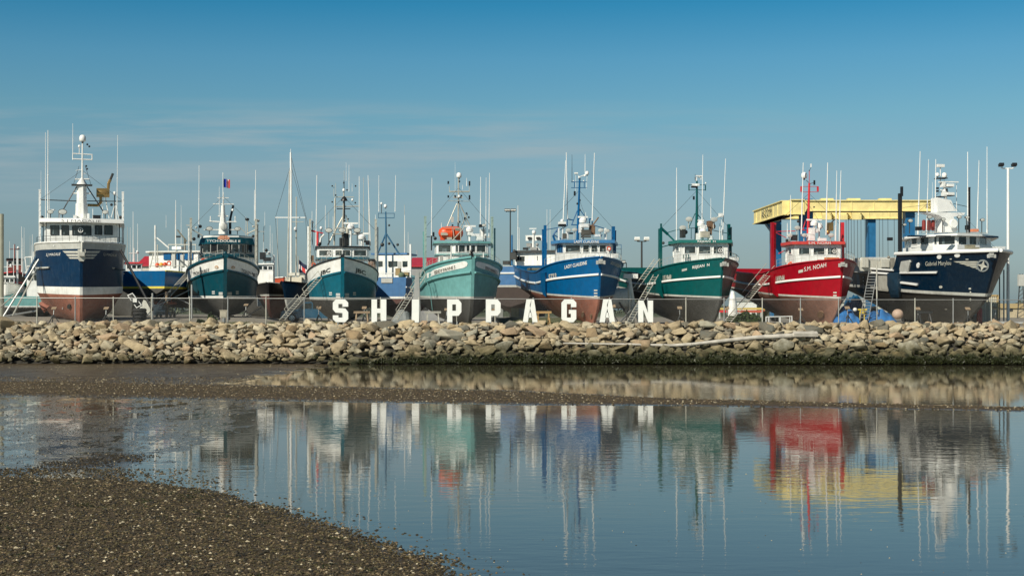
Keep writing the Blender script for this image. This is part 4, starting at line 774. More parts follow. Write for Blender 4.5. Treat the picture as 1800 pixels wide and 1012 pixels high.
b.decal('hull_fitting', [b.oval(1671.5, 455, 2, 1), b.oval(1700, 455.5, 3, .9), b.oval(1654, 504, 3, 2.4), b.oval(1705, 507, 2.4, 1.6), b.oval(1706, 513, 1.4, 1.4), b.oval(1706, 526, 1.5, 2.5), b.oval(1663, 543, 2.5, 1), b.oval(1684, 566, 1.5, 1.5)], -1, OFFW)
b.hulltext('Gabriel Marylou', (1627, 469.5), (1672, 467.5), 10, -1, OFFW, bold=.02)
st = []
for i in range(5):
    y0 = 459+i*3.1; st.append([(1676+i*9.5, y0), (1719, y0-.2), (1719, y0+2.1), (1682+i*9.5, y0+2.1)])
em = b.decal('winged_emblem', st, -1, OFFW)
b.decal('emblem_ring', [b.oval(1727.5, 466.5, 11, 11, 20)], -1, mat('emblem_grey', (.25, .28, .29), .4), off=.045, parent=em)
b.decal('emblem_ring', [b.oval(1727.5, 466.5, 8, 8, 16)], -1, NAVY2, off=.06, parent=em)
b.decal('emblem_star', [[(1727.5+(10 if i % 2 == 0 else 3.6)*math.cos(i*math.pi/4+.25), 466.5+(10 if i % 2 == 0 else 3.6)*math.sin(i*math.pi/4+.25)) for i in range(8)]], -1, OFFW, off=.08, parent=em)
b.anchor(1741, 450, 14, 3)
g = G(); g.box(b.l(1541, 465.5, 13.3), (3.9, 1.6, 1.05)); g.box(b.l(1520, 461, 12.4), (.5, .3, .8)); g.box(b.l(1556, 463, 12.4), (.7, .1, .6)); dh = g.build('deckhouse', OFFW, b.root, smooth=0)
b.bit('deck_winch', [('b', 1569, 462, 11.3, 5, 18, .3), ('b', 1553, 476, 11.2, 14, 6, .6), ('o', 1562, 452, 11.3, 5)], mat('gear_grey_brown', (.22, .21, .18), .7))
b.railing([(1509, 459), (1515, 453), (1545, 453), (1578, 453)], (12.5, 12.5, 12.5, 12.5), drop=6, m=WHITE2, r=.04)
PLAN = [(1590, 13), (1602, 9.2), (1640, 6.1), (1681.5, 4.3), (1718, 4.9), (1742, 7.0), (1738, 11)]
low = b.cabin('foredeck_house', [(1587, 11), (1600, 9.5), (1640, 6.0), (1683, 4.1), (1722, 4.6), (1748, 6.5), (1744, 11)], 5.0, b.z(431, 5), WHITE2)
cab = b.cabin('wheelhouse', PLAN, b.z(431.5, 5), b.z(414.5, 5), WHITE2); PL = list(b.plan)
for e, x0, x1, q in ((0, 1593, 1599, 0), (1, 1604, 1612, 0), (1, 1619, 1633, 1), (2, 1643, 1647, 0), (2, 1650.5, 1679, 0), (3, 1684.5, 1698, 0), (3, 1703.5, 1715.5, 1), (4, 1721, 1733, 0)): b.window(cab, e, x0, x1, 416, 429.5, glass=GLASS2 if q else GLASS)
b.roof(PL, b.z(415.5, 5), b.z(412, 5), WHITE2, oh=.45); b.bit('sun_visor', [('b', 1742, 416.5, 4.8, 20, 2.6, .6), ('b', 1612, 415, 6.5, 30, 2.2, .6), ('b', 1658, 414.8, 3.9, 24, 1.6, .4)], NAVY2)
b.post(1582, 480, 340, 9.2, 5, BLACK, notch=False); b.post(1585, 345, 328, 9, 3.6, BLACK, notch=False); b.post(1703.5, 410, 330, 8, 3, BLACK)
tw = G(); k = b.k(7)
tw.extr([b.l(x, y, 6.3) for x, y in ((1628, 373), (1697, 374), (1694, 378), (1676, 381), (1684, 404), (1680, 408), (1658, 408), (1660, 385), (1650, 378))], (0, 1.2, 0))
tw.extr([b.l(x, y, 6.4) for x, y in ((1648, 347), (1672, 352), (1676, 362), (1682, 371), (1648, 373))], (0, 1.0, 0))
ms = tw.build('radar_tower', WHITE2, b.root, smooth=0)
b.T('tower_pole', [(1662, 350, 1659, 318, 7, 6, 4), (1650, 320, 1663, 324, 7, 3), (1653, 318, 1653, 292, 7, 1.6), (1653, 334, 1668, 338, 7, 2.4)], WHITE2, ms)
b.bit('tower_shelf', [('b', 1654, 313.8, 7, 18, 1.4, .7), ('b', 1668, 344, 7, 14, 1.6, .7), ('b', 1653, 346, 7, 10, 1.6, .6), ('b', 1668, 329, 7, 10, 1, .5)], BLACK, ms)
b.bit('tower_radar', [('b', 1668, 319.8, 6.9, 36, 1.8, .15), ('b', 1669, 326, 6.9, 12, 5, .5), ('b', 1669, 341, 6.9, 13, 5, .5), ('b', 1653, 291.5, 7, 13, 5, .3), ('b', 1657, 325, 7, 6, 8, .4), ('b', 1659, 341, 7, 6, 8, .4)], WHITE2, ms)
b.dome(1660, 308, 6.9, 9, ms); b.dome(1648, 307, 6.9, 6.5, ms); b.bit('horn', [('b', 1648, 331, 7, 3, 3, .2), ('b', 1648, 336, 7, 3, 3, .2), ('b', 1664, 334, 6.8, 2, 5, .2)], BLACK, ms)
g = G(); g.lathe(b.l(1676.5, 393, 5.9), [(.1, .15), (.34, .1), (.36, 0), (.3, -.06)], axis='Y'); g.build('search_radar', WHITE, ms)
for x in (1624, 1633, 1640): G().lathe(b.l(x, 396, 7), [(.05, -.42), (.14, -.36), (.15, 0), (.14, .36), (.05, .42)], n=10).build('gas_bottle', mat('dark_red_paint', (.22, .03, .025), .4), b.root)
b.bit('orange_buoys', [('b', 1713, 405, 6, 11, 5, .4)], mat('salmon_fabric', (.6, .22, .12), .7)); b.bit('equipment_box', [('b', 1615, 402, 8, 9, 6, .4), ('b', 1700, 400, 7, 5, 8, .3)], BLACK)
b.T('tie_wire', [(1587, 365, 1648, 358, (9, 7), .6), (1676, 358, 1703, 364, (7, 8), 1)], DSTEEL)
for x, y, w_ in ((1634, 381.5, 10), (1658, 385.5, 9), (1686.5, 381.5, 9), (1700, 382, 8), (1727, 386.5, 9), (1600, 388, 10), (1590, 395, 7)): b.flood(x, y, 6, w_, 410)
b.ant(1613.5, 412, 266, 9, 2.7, px1=1617.5); b.ant(1628.5, 412, 280, 8.5, 2, px1=1632.5, two=.6); b.ant(1643.5, 410, 280, 7, 2.4, px1=1645, two=.8); b.ant(1639, 372, 320, 7, 1); b.ant(1681.5, 372, 322, 7, 1.6); b.ant(1701, 410, 267, 7, 3); b.ant(1717.5, 408, 282, 6.5, 2.4, px1=1721, two=.55); b.ant(1735, 410, 258, 6, 2.4, two=.5); b.ant(1736, 410, 378, 6.2, 2.6)
b.railing([(1620, 407), (1660, 409), (1735, 409)], (8, 5, 6), drop=3, m=LGREY)
b.bit('foredeck_gear', [('b', 1705, 434, 3, 14, 6, .5), ('b', 1712, 436, 2.5, 14, 3, .5)], mat('khaki_gear', (.30, .28, .2), .7)); b.bit('bow_locker', [('b', 1756, 437, 2.5, 16, 6, .6), ('b', 1740, 438, 1.5, 30, 4, .6)], WHITE2)
B8 = b

# thin rigging wires from the mast heads
for b, L_ in ((B1, ((144, 300, 72, 350, 6.5, 5.5), (145, 300, 214, 352, 6.5, 5.5))), (B2, ((392, 345, 337, 400, 6.5, 5.6), (392, 345, 449, 400, 6.5, 5.6), (392, 350, 396, 446, 6.5, .5))), (B3, ((604, 346, 547, 405, 6.5, 5.8), (605, 346, 660, 405, 6.5, 5.8), (604, 367, 602, 448, 6.5, .5))),
               (B4, ((806, 330, 748, 400, 7, 5.8), (806, 330, 865, 400, 7, 5.8), (806, 357, 829, 445, 7, .5))), (B5, ((1018, 335, 958, 400, 7, 8.2), (1018, 335, 1078, 402, 7, 8.2), (1018, 350, 1054, 450, 7, .6))), (B6, ((1225, 335, 1163, 400, 7, 8.2), (1225, 335, 1281, 400, 7, 8), (1225, 360, 1270, 452, 7, .6))),
               (B7, ((1422, 340, 1360, 398, 7, 8.2), (1422, 340, 1480, 398, 7, 8), (1422, 360, 1480, 454, 7, .6))), (B8, ((1660, 330, 1585, 400, 7, 9), (1660, 345, 1750, 436, 7, 1.5)))):
    for x0, y0, x1, y1, s0, s1 in L_: G().tube(b.l(x0, y0, s0), b.l(x1, y1, s1), .011, n=4).build('rigging_wire', DSTEEL, b.root)
# ---------------------------------------------------------------- setting: water, mud flat, yard
def struct(o): o['kind'] = 'structure'; return o
def nodemat(name):
    m = bpy.data.materials.new(name); m.use_nodes = True; return m, m.node_tree.nodes, m.node_tree.links, m.node_tree.nodes['Principled BSDF']
def noise(n, l, src, scale, detail=4, rough=.55, mapping=None):
    if mapping:
        mp_ = n.new('ShaderNodeMapping'); mp_.inputs['Scale'].default_value = mapping; l.new(src, mp_.inputs[0]); src = mp_.outputs[0]
    a = n.new('ShaderNodeTexNoise'); a.inputs['Scale'].default_value = scale; a.inputs['Detail'].default_value = detail; a.inputs['Roughness'].default_value = rough; l.new(src, a.inputs[0]); return a.outputs[0]
def mrange(n, l, src, a, b, c=0., d=1.):
    x = n.new('ShaderNodeMapRange'); x.inputs[1].default_value = a; x.inputs[2].default_value = b; x.inputs[3].default_value = c; x.inputs[4].default_value = d; l.new(src, x.inputs[0]); return x.outputs[0]
def mixc(n, l, f, a, b):
    x = n.new('ShaderNodeMix'); x.data_type = 'RGBA'
    if isinstance(f, float): x.inputs[0].default_value = f
    else: l.new(f, x.inputs[0])
    for i, q in ((6, a), (7, b)):
        if isinstance(q, tuple): x.inputs[i].default_value = (*q, 1)
        else: l.new(q, x.inputs[i])
    return x.outputs[2]
# water
m, n, l, p = nodemat('harbour_water'); t = n.new('ShaderNodeTexCoord').outputs['Object']
p.inputs['Base Color'].default_value = (0.078, 0.070, 0.046, 1); p.inputs['Specular Tint'].default_value = (1.0, 0.93, 0.79, 1); p.inputs['Roughness'].default_value = 0.03; p.inputs['IOR'].default_value = 1.333
h1 = noise(n, l, t, 1.0, 3, .5, (1.1, 2.6, 1)); h2 = noise(n, l, t, 1.0, 2, .5, (5, 11, 1)); h3 = noise(n, l, t, .09, 2)
amp = mrange(n, l, h3, .42, .62, .35, 1.0)
b1 = n.new('ShaderNodeBump'); b1.inputs['Distance'].default_value = .0058; l.new(h1, b1.inputs['Height']); l.new(amp, b1.inputs['Strength'])
b2 = n.new('ShaderNodeBump'); b2.inputs['Distance'].default_value = .0007; l.new(h2, b2.inputs['Height']); l.new(amp, b2.inputs['Strength']); l.new(b1.outputs[0], b2.inputs['Normal']); yy = n.new('ShaderNodeSeparateXYZ'); l.new(t, yy.inputs[0]); am = n.new('ShaderNodeMath'); am.operation = 'MULTIPLY'; l.new(amp, am.inputs[0]); l.new(mrange(n, l, yy.outputs[1], 54, 68, 1., .42), am.inputs[1]); l.new(am.outputs[0], b1.inputs['Strength']); l.new(am.outputs[0], b2.inputs['Strength']); l.new(b2.outputs[0], p.inputs['Normal'])
WATERM = m
g = G(); g.add([(-400, -60, 0), (400, -60, 0), (400, 98, 0), (-400, 98, 0)], [(0, 1, 2, 3)]); struct(g.build('water', WATERM, smooth=0))

# mud flat
def yw(py): return HC*F/(py-HY)
edge = [(838, 0), (845, 262), (862, 400), (884, 480), (905, 560), (928, 630), (950, 705), (985, 815), (1012, 848), (1060, 872), (1200, 900)]
EY = [yw(a) for a, _ in edge][::-1]; EX = [(b_-900)*yw(a)/F for a, b_ in edge][::-1]
fx = [(700, 520), (735, 470), (770, 450), (800, 330), (838, 300), (850, 330)]; FY = [yw(a) for a, _ in fx][::-1]; FX = [(b_-900)*yw(a)/F for a, b_ in fx][::-1]
BX = [-60, -23, 0, 6.5, 18, 30]; BF = [72, 71, 62.5, 56.5, 51.6, 50.6]; BN = [60, 58.3, 52.4, 52.1, 49.2, 48.6]
from mathutils import noise as mn
def mudh(x, y):
    nz_ = mn.noise(Vector((x*.9, y*.5, 0)))*.5+mn.noise(Vector((x*2.7, y*1.6, 3)))*.3
    f = mn.noise(Vector((x*9, y*9, 1)))
    h = -.12
    # near beach
    if y < 31:
        d = float(np.interp(y, EY, EX))-x+nz_*.35; ty = (30.4+nz_*.8-y)*1.2
        d = min(d, ty); h = max(h, -.02+.035*math.tanh(d*1.4)+.02*max(0, min(d, 5))+f*.006)
    # thin film of water over mud, left
    if 26 < y < 62:
        d = float(np.interp(y, FY, FX))-x+nz_*2.6; d = min(d, (y-26)*.6)
        if d > -1: h = max(h, -.012+.0125*sm((d+1)/2.6)+.009*nz_*sm(d/4)+f*.0045)
        q = ((x+9.65+nz_*.5)/.95)**2+((y-33.0+nz_)/1.7)**2
        if q < 1.5: h = max(h, .016*(1-q/1.3)+f*.005)
    # sand bar
    fa = float(np.interp(x, BX, BF)); na = float(np.interp(x, BX, BN)); mdl = (fa+na)/2; hw = (fa-na)/2
    q = 1-((y-mdl+nz_*.6)/hw)**2
    if q > -1.2: h = max(h, .06*q*min(1, hw/3+.3)-.002+f*.004)
    # far wet mud, left
    if 66 < y < 98:
        d = -12.0-x+nz_*3.2+(y-80)*.10
        if d > -2: h = max(h, -.012+.028*sm((d+1)/3)+.010*nz_)
    if y > 88: h = max(h, (y-93.2+.06*x)*.12-.02)
    return h
ys = [16.0]
while ys[-1] < 98: ys.append(ys[-1]+max(.028, ys[-1]**2*.00013))
ts = np.linspace(-1, 1, 400)
rows = []
for y in ys: rows.append([(x_, y, mudh(x_, y)) for x_ in (ts*(y*.385+4.0))])
g = G(); g.grid(rows)
m, n, l, p = nodemat('wet_mud'); t = n.new('ShaderNodeTexCoord').outputs['Object']; geo = n.new('ShaderNodeNewGeometry'); sx = n.new('ShaderNodeSeparateXYZ'); l.new(geo.outputs['Position'], sx.inputs[0])
a = noise(n, l, t, 2.0, 8, .65, (1, .6, 1)); b_ = noise(n, l, t, 40., 4, .6)
c1 = mixc(n, l, mrange(n, l, a, .35, .65), (0.052, 0.038, 0.020), (0.100, 0.072, 0.040)); c2 = mixc(n, l, mrange(n, l, b_, .52, .70, 0, .55), c1, (0.018, 0.016, 0.012)); l.new(c2, p.inputs['Base Color'])
wet = mrange(n, l, sx.outputs[2], .006, .04, .16, .78); l.new(wet, p.inputs['Roughness']); p.inputs['IOR'].default_value = 1.4
bb = n.new('ShaderNodeBump'); bb.inputs['Distance'].default_value = .012; l.new(b_, bb.inputs['Height']); l.new(mrange(n, l, sx.outputs[2], .0, .03, .12, 1.), bb.inputs['Strength']); l.new(bb.outputs[0], p.inputs['Normal'])
MUDM = m; struct(g.build('mud_flat', MUDM, smooth=180))

# yard: one sheet from the top of the bank to the horizon
def crestY(x): return 97.6-.02*x
xs = [-3000, -900, -300, -120, -70]+[float(v) for v in np.arange(-50, 50.1, 1.6)]+[70, 120, 300, 900, 3000]
ofs = [-6.2, -4.5, -3, -1.5, -.4, .6, 1.4, 2.2, 3.2, 4.5, 6, 8, 11, 14, 18, 24, 32, 45, 70, 110, 200, 400, 900, 2500, 6000]
rows = []
for k_, o_ in enumerate(ofs):
    r_ = []
    for x in xs:
        cY = crestY(max(-60, min(60, x))); y = cY+o_
        if o_ < 0: z = 2.35*(1+o_/5.6)-.05
        elif o_ < 2: z = 2.42
        else: z = ground(x, y)
        r_.append((x, y, z))
    rows.append(r_)
g = G(); g.grid(rows)
m, n, l, p = nodemat('yard_gravel'); t = n.new('ShaderNodeTexCoord').outputs['Object']; geo = n.new('ShaderNodeNewGeometry'); sx = n.new('ShaderNodeSeparateXYZ'); l.new(geo.outputs['Position'], sx.inputs[0])
a = noise(n, l, t, .35, 8, .6); b_ = noise(n, l, t, 14., 5, .6)
c1 = mixc(n, l, mrange(n, l, a, .4, .6), (0.24, 0.215, 0.17), (0.33, 0.30, 0.25)); c2 = mixc(n, l, mrange(n, l, b_, .45, .75, 0, .5), c1, (0.13, 0.12, 0.10))
far = mixc(n, l, mrange(n, l, sx.outputs[1], 190, 260), c2, (0.07, 0.085, 0.04))
l.new(mixc(n, l, mrange(n, l, sx.outputs[2], 1.9, 2.3), (0.035, 0.032, 0.025), far), p.inputs['Base Color']); p.inputs['Roughness'].default_value = .9
bb = n.new('ShaderNodeBump'); bb.inputs['Distance'].default_value = .03; l.new(b_, bb.inputs['Height']); l.new(bb.outputs[0], p.inputs['Normal'])
struct(g.build('ground', m, smooth=60))

# ---------------------------------------------------------------- rocks of the sea wall
RCOL = [('tan', (0.495, 0.397, 0.246)), ('pale', (0.594, 0.522, 0.370)), ('brown', (0.337, 0.242, 0.136)), ('sandy', (0.535, 0.436, 0.273)), ('grey', (0.416, 0.397, 0.308)), ('dark grey', (0.149, 0.150, 0.123)), ('pinkish', (0.495, 0.359, 0.229))]
def rockmat(single):
  m, n, l, p = nodemat('boulder_stone' if single else 'rubble_stone'); tc_ = n.new('ShaderNodeTexCoord'); t = tc_.outputs['Object']; geo = n.new('ShaderNodeNewGeometry'); sx = n.new('ShaderNodeSeparateXYZ'); l.new(geo.outputs['Position'], sx.inputs[0]); oi = n.new('ShaderNodeObjectInfo')
  ad = n.new('ShaderNodeMath'); ad.operation = 'ADD'; l.new(geo.outputs['Random Per Island'], ad.inputs[0]); l.new(oi.outputs['Random'], ad.inputs[1]); fr = n.new('ShaderNodeMath'); fr.operation = 'FRACT'; l.new(ad.outputs[0], fr.inputs[0])
  cr_ = n.new('ShaderNodeValToRGB'); l.new(fr.outputs[0], cr_.inputs[0]); cols = [(0, (0.495, 0.407, 0.255)), (.16, (0.554, 0.464, 0.308)), (.30, (0.376, 0.290, 0.176)), (.42, (0.535, 0.474, 0.343)), (.54, (0.436, 0.407, 0.308)), (.66, (0.495, 0.367, 0.229)), (.76, (0.297, 0.286, 0.220)), (.86, (0.594, 0.513, 0.361)), (.94, (0.158, 0.160, 0.132)), (1, (0.327, 0.242, 0.136))]
  while len(cr_.color_ramp.elements) < len(cols): cr_.color_ramp.elements.new(.5)
  for e, (a, c) in zip(cr_.color_ramp.elements, cols): e.position = a; e.color = (*c, 1)
  a = noise(n, l, geo.outputs['Position'], 2.2, 9, .65); b_ = noise(n, l, geo.outputs['Position'], 7., 10, .78)
  src = cr_.outputs[0]
  if single: src = oi.outputs['Color']
  c1 = mixc(n, l, mrange(n, l, a, .4, .72, 0, .55), src, (0.22, 0.17, 0.11)); c2 = mixc(n, l, mrange(n, l, b_, .55, .8, 0, .6), c1, (0.10, 0.09, 0.075))
  wob = n.new('ShaderNodeMath'); wob.operation = 'MULTIPLY_ADD'; l.new(a, wob.inputs[0]); wob.inputs[1].default_value = -1.6; l.new(sx.outputs[2], wob.inputs[2])
  wx = n.new('ShaderNodeMath'); wx.operation = 'ADD'; l.new(wob.outputs[0], wx.inputs[0]); l.new(mrange(n, l, sx.outputs[0], -16, -2, .62, -.12), wx.inputs[1])
  c3 = mixc(n, l, mrange(n, l, wx.outputs[0], -.05, .75, .85, 0), c2, (0.085, 0.075, 0.028)); c4 = mixc(n, l, mrange(n, l, wx.outputs[0], -.42, -.12, .97, 0), c3, (0.022, 0.027, 0.010))
  l.new(c4, p.inputs['Base Color']); p.inputs['Roughness'].default_value = .82; bb = n.new('ShaderNodeBump'); bb.inputs['Distance'].default_value = .10; l.new(b_, bb.inputs['Height']); l.new(bb.outputs[0], p.inputs['Normal'])
  return m
ROCKM = rockmat(True); RUBM = rockmat(False)
def rock_mesh(seed):
    r_ = random.Random(seed); bm = bmesh.new()
    sx_, sy_, sz_ = 1, r_.uniform(.65, .95), r_.uniform(.42, .72)
    for i in range(r_.randint(11, 17)):
        d = Vector((r_.gauss(0, 1), r_.gauss(0, 1), r_.gauss(0, 1))).normalized(); d = Vector([math.copysign(abs(c)**.75, c) for c in d])*r_.uniform(.8, 1.02)
        bm.verts.new((d.x*sx_, d.y*sy_, d.z*sz_))
    ret = bmesh.ops.convex_hull(bm, input=bm.verts); bmesh.ops.delete(bm, geom=[v for v in ret['geom_interior'] if isinstance(v, bmesh.types.BMVert)], context='VERTS')
    bmesh.ops.dissolve_limit(bm, angle_limit=R(14), verts=bm.verts, edges=bm.edges)
    bmesh.ops.bevel(bm, geom=bm.edges[:], offset=.034, segments=2, affect='EDGES', profile=.5, clamp_overlap=True)
    bmesh.ops.triangulate(bm, faces=bm.faces)
    for v in bm.verts: v.co += v.normal*(mn.noise(v.co*2.3+Vector((seed, 0, 0)))*.07+mn.noise(v.co*6+Vector((0, seed, 0)))*.025)
    me = bpy.data.meshes.new('boulder'); bm.to_mesh(me); bm.free(); me.materials.append(ROCKM)
    me.polygons.foreach_set('use_smooth', [True]*len(me.polygons)); me.set_sharp_from_angle(angle=R(38)); return me
VAR = [rock_mesh(i+1) for i in range(18)]
def bankp(x, u):   # u: 0 at the foot of the bank, 1 at the crest
    cY = crestY(x); yf = cY-5.6; lo = .25 if x < -12 else -.05
    return (yf+u*5.6, lo+(2.42-lo)*max(0, min(u, 1))**.92) if u <= 1 else (cY+(u-1)*5.6, 2.42)
rr_ = random.Random(11); cand = []
cells = {}
def place(n_, r0, r1, cl):
    for _ in range(n_):
        x = rr_.uniform(-43, 43); u = rr_.uniform(-.02, 1.17); r = rr_.uniform(r0, r1)
        if u < .25 and r > .5: r *= .8
        key = (int(x//1.5), int(u*6.6//1.5)); ok = True
        for i in (-1, 0, 1):
            for j in (-1, 0, 1):
                for (x2, u2, r2) in cells.get((key[0]+i, key[1]+j), []):
                    if (x-x2)**2/1.1+((u-u2)*6.1)**2*1.35 < ((r+r2)*cl)**2: ok = False; break
                if not ok: break
            if not ok: break
        if ok: cells.setdefault(key, []).append((x, u, r)); cand.append((x, u, r))
place(40, .75, .95, .85); place(220, .55, .75, .76); place(1300, .38, .55, .66); place(9000, .28, .42, .64); place(16000, .16, .28, .62)
rocks = []
for x, u, r in cand:
    y, z = bankp(x, u); s_ = r
    rot = (rr_.uniform(-.45, .45)-.25, rr_.uniform(-.4, .4), rr_.uniform(0, 6.28))
    rocks.append((r*(1.15 if u > .8 else 1), Vector((x, y, z+r*(.18 if u < .95 else .05)+rr_.uniform(-.05, .08))), rot, (r*rr_.uniform(1.0, 1.4), r*rr_.uniform(.85, 1.1), r*rr_.uniform(.8, 1.15)), rr_.randrange(18), u, x))
vis = [q for q in rocks if abs(q[1].x) < q[1].y*.362]
big = sorted(vis, key=lambda q: -q[0])[:300]; bigid = set(id(q) for q in big)
LM = [(143, 'the navy boat'), (225, 'the stacked tyres'), (290, 'the orange lift'), (345, 'the dark teal boat'), (393, 'the beige meter box'), (450, 'the dark hull'), (510, 'the pickup'), (560, 'the leaning ladder'), (598, 'letter S'), (634, 'the wooden trestle'), (665, 'letter H'), (698, 'the grey heap'), (731, 'letter I'), (765, 'the gap after I'), (799, 'the first P'), (832, 'the aqua bow'), (867, 'the second P'), (900, 'the green slope'), (932, 'the first A'), (965, 'the blue boat post'), (1000, 'letter G'), (1034, 'the blue bow'), (1068, 'the second A'), (1100, 'the net drum'), (1135, 'letter N'), (1185, 'the green boat post'), (1250, 'the green bow'), (1310, 'the far bush'), (1370, 'the white rail'), (1430, 'the red hull'), (1480, 'the red bow'), (1530, 'the blue tarps'), (1600, 'the midnight hull'), (1665, 'the emblem boat'), (1720, 'the container'), (1775, 'the lamp mast'), (20, 'the left edge pole'), (75, 'the left props')]
grp = {}
for q in big:
    o = bpy.data.objects.new('boulder', VAR[q[4]]); C.objects.link(o); o.location = q[1]; o.rotation_euler = q[2]; o.scale = q[3]
    ci = rr_.choice([0, 0, 1, 1, 2, 3, 3, 4, 5, 6]); v_ = rr_.uniform(.85, 1.12); o.color = tuple(c*v_ for c in RCOL[ci][1])+(1,)
    px_ = 900+q[1].x*F/q[1].y; lm = min(LM, key=lambda t_: abs(t_[0]-px_))[1]; row = 'crest' if q[5] > .85 else ('upper slope' if q[5] > .55 else ('lower slope' if q[5] > .25 else 'waterline'))
    grp.setdefault((('algae-stained ' if q[5] < .25 else '')+RCOL[ci][0], row, lm), []).append((px_, o))
for (cn, row, lm), L_ in grp.items():
    L_.sort(key=lambda t_: t_[0]); nms = ['']
    if len(L_) == 2: nms = [', left of two', ', right of two']
    if len(L_) >= 3: nms = [', leftmost']+[', number %d' % (i+1) for i in range(1, len(L_)-1)]+[', rightmost']
    for (px_, o), nm_ in zip(L_, nms): tag(o, '%s boulder in the %s below %s%s' % (cn, row, lm, nm_), 'boulder', 'boulders of the rock sea wall')
V_ = []; F_ = []; base = 0
vc = [np.array([v.co[:] for v in me.vertices]) for me in VAR]; fc = [np.array([pp.vertices[:] for pp in me.polygons]) for me in VAR]
from mathutils import Euler
for q in rocks:
    if id(q) in bigid: continue
    M = np.array(Euler(q[2]).to_matrix()); v = (vc[q[4]]*np.array(q[3]))@M.T+np.array(q[1]); V_.append(v); F_.append(fc[q[4]]+base); base += len(v)
def npmesh(name, V_, F_, mats, sharp=38, mi=None):
    me = bpy.data.meshes.new(name); V_ = np.asarray(V_, dtype=np.float32); F_ = np.asarray(F_, dtype=np.int32); nf, k_ = F_.shape
    me.vertices.add(len(V_)); me.vertices.foreach_set('co', V_.ravel()); me.loops.add(nf*k_); me.loops.foreach_set('vertex_index', F_.ravel()); me.polygons.add(nf)
    me.polygons.foreach_set('loop_start', np.arange(nf, dtype=np.int32)*k_)
    for m_ in mats: me.materials.append(m_)
    if mi is not None: me.polygons.foreach_set('material_index', mi.astype(np.int32))
    me.update(calc_edges=True); me.validate()
    if sharp: me.polygons.foreach_set('use_smooth', [True]*nf); me.set_sharp_from_angle(angle=R(sharp))
    else: me.polygons.foreach_set('use_smooth', [False]*nf)
    o = bpy.data.objects.new(name, me); C.objects.link(o); return o
o = npmesh('rubble', np.vstack(V_), np.vstack(F_), [RUBM]); tag(o, 'smaller rocks packed between the boulders of the sea wall', 'rubble', kind='stuff')

# seaweed fringe at the foot of the bank
def blades(name, P, col, n_each, h, spread, wd, seed, droop=.3):
    r_ = np.random.default_rng(seed); P = np.asarray(P); K = len(P)*n_each; c = np.repeat(P, n_each, 0)+np.c_[r_.normal(0, spread, (K, 2)), np.zeros(K)]
    a = r_.uniform(0, 6.28, K); hh = h*r_.uniform(.4, 1.2, K); ln = r_.normal(0, droop, (K, 2))*hh[:, None]
    d = np.c_[np.cos(a), np.sin(a), np.zeros(K)]*wd*r_.uniform(.6, 1.3, K)[:, None]
    tip = c+np.c_[ln, hh]; V = np.stack([c-d, c+d, tip], 1).reshape(-1, 3); Fc = np.arange(len(V)).reshape(-1, 3); return npmesh(name, V, Fc, [col], sharp=0)
SEAW = mat('seaweed', (0.030, 0.036, 0.010), .5, var=.5, vs=4); GRASS = mat('dune_grass', (0.07, 0.10, 0.022), .7, var=.4, vs=1.5); DRYG = mat('dry_grass', (0.20, 0.16, 0.06), .8, var=.4, vs=1.5)
P = []
for i in range(4200):
    x = 41-51*rr_.random() if i % 5 else rr_.uniform(-41, 41)
    if x < 8 and rr_.random() > .12+.88*sm((x+14)/22): continue
    u = abs(rr_.gauss(0, .085))-.03; y, z = bankp(x, u); P.append((x, y-.3, max(z, 0)+.05+rr_.uniform(0, .12)))
tag(blades('seaweed', P, SEAW, 10, .16, .14, .05, 3, 1.1), 'dark green seaweed along the waterline rocks', 'seaweed', kind='stuff')
P = []
for i in range(520):
    x = rr_.choice([rr_.uniform(-38, -12)]*6+[rr_.uniform(-12, 38)]); c_ = mn.noise(Vector((x*.35, 4, 0))); 
    if c_ < .0 and x > -34: continue
    y = crestY(x)+rr_.uniform(.9, 2.2); P.append((x, y, 2.4))
tag(blades('grass', P, GRASS, 26, .32, .16, .012, 5, .35), 'green grass tufts growing behind the rock crest', 'grass', kind='stuff')
tag(blades('dry_grass', [(q[0]+.3, q[1]+.1, q[2]) for q in P[::2]], DRYG, 22, .38, .2, .01, 6, .4), 'dry yellow grass behind the rock crest', 'grass', kind='stuff')

# ---------------------------------------------------------------- gravel and shells on the mud
def pebbles(name, X, Y, Z, rad, mats, seed, flat=.6, mi=None, pick=None):
    r_ = np.random.default_rng(seed); K = len(X)
    B_ = np.array([(1, 0, 0), (0, 1, 0), (-1, 0, 0), (0, -1, 0), (0, 0, 1), (0, 0, -1)], float); Fb = np.array([(0, 1, 4), (1, 2, 4), (2, 3, 4), (3, 0, 4), (1, 0, 5), (2, 1, 5), (3, 2, 5), (0, 3, 5)])
    V = B_[None]*r_.uniform(.65, 1.3, (K, 6, 1)); a = r_.uniform(0, 6.28, K); ca, sa = np.cos(a), np.sin(a)
    V[:, :, 0] *= r_.uniform(.9, 1.5, (K, 1)); V[:, :, 2] *= flat
    x = V[:, :, 0]*ca[:, None]-V[:, :, 1]*sa[:, None]; y = V[:, :, 0]*sa[:, None]+V[:, :, 1]*ca[:, None]; V = np.stack([x, y, V[:, :, 2]], 2)*rad[:, None, None]
    V += np.stack([X, Y, Z], 1)[:, None, :]; Fc = Fb[None]+(np.arange(K)*6)[:, None, None]
    mi_ = np.repeat(pick, 8) if pick is not None else None
    return npmesh(name, V.reshape(-1, 3), Fc.reshape(-1, 3), mats, sharp=0, mi=mi_)
PEB = mat('pebble_olive', (0.075, 0.060, 0.026), .6, var=.6, vs=6); PEB2 = mat('pebble_dark', (0.032, 0.027, 0.017), .5, var=.5, vs=6); PEB3 = mat('pebble_brown', (0.15, 0.11, 0.06), .7, var=.5, vs=6); SHELL = mat('shell', (0.50, 0.43, 0.29), .6, var=.3, vs=5)
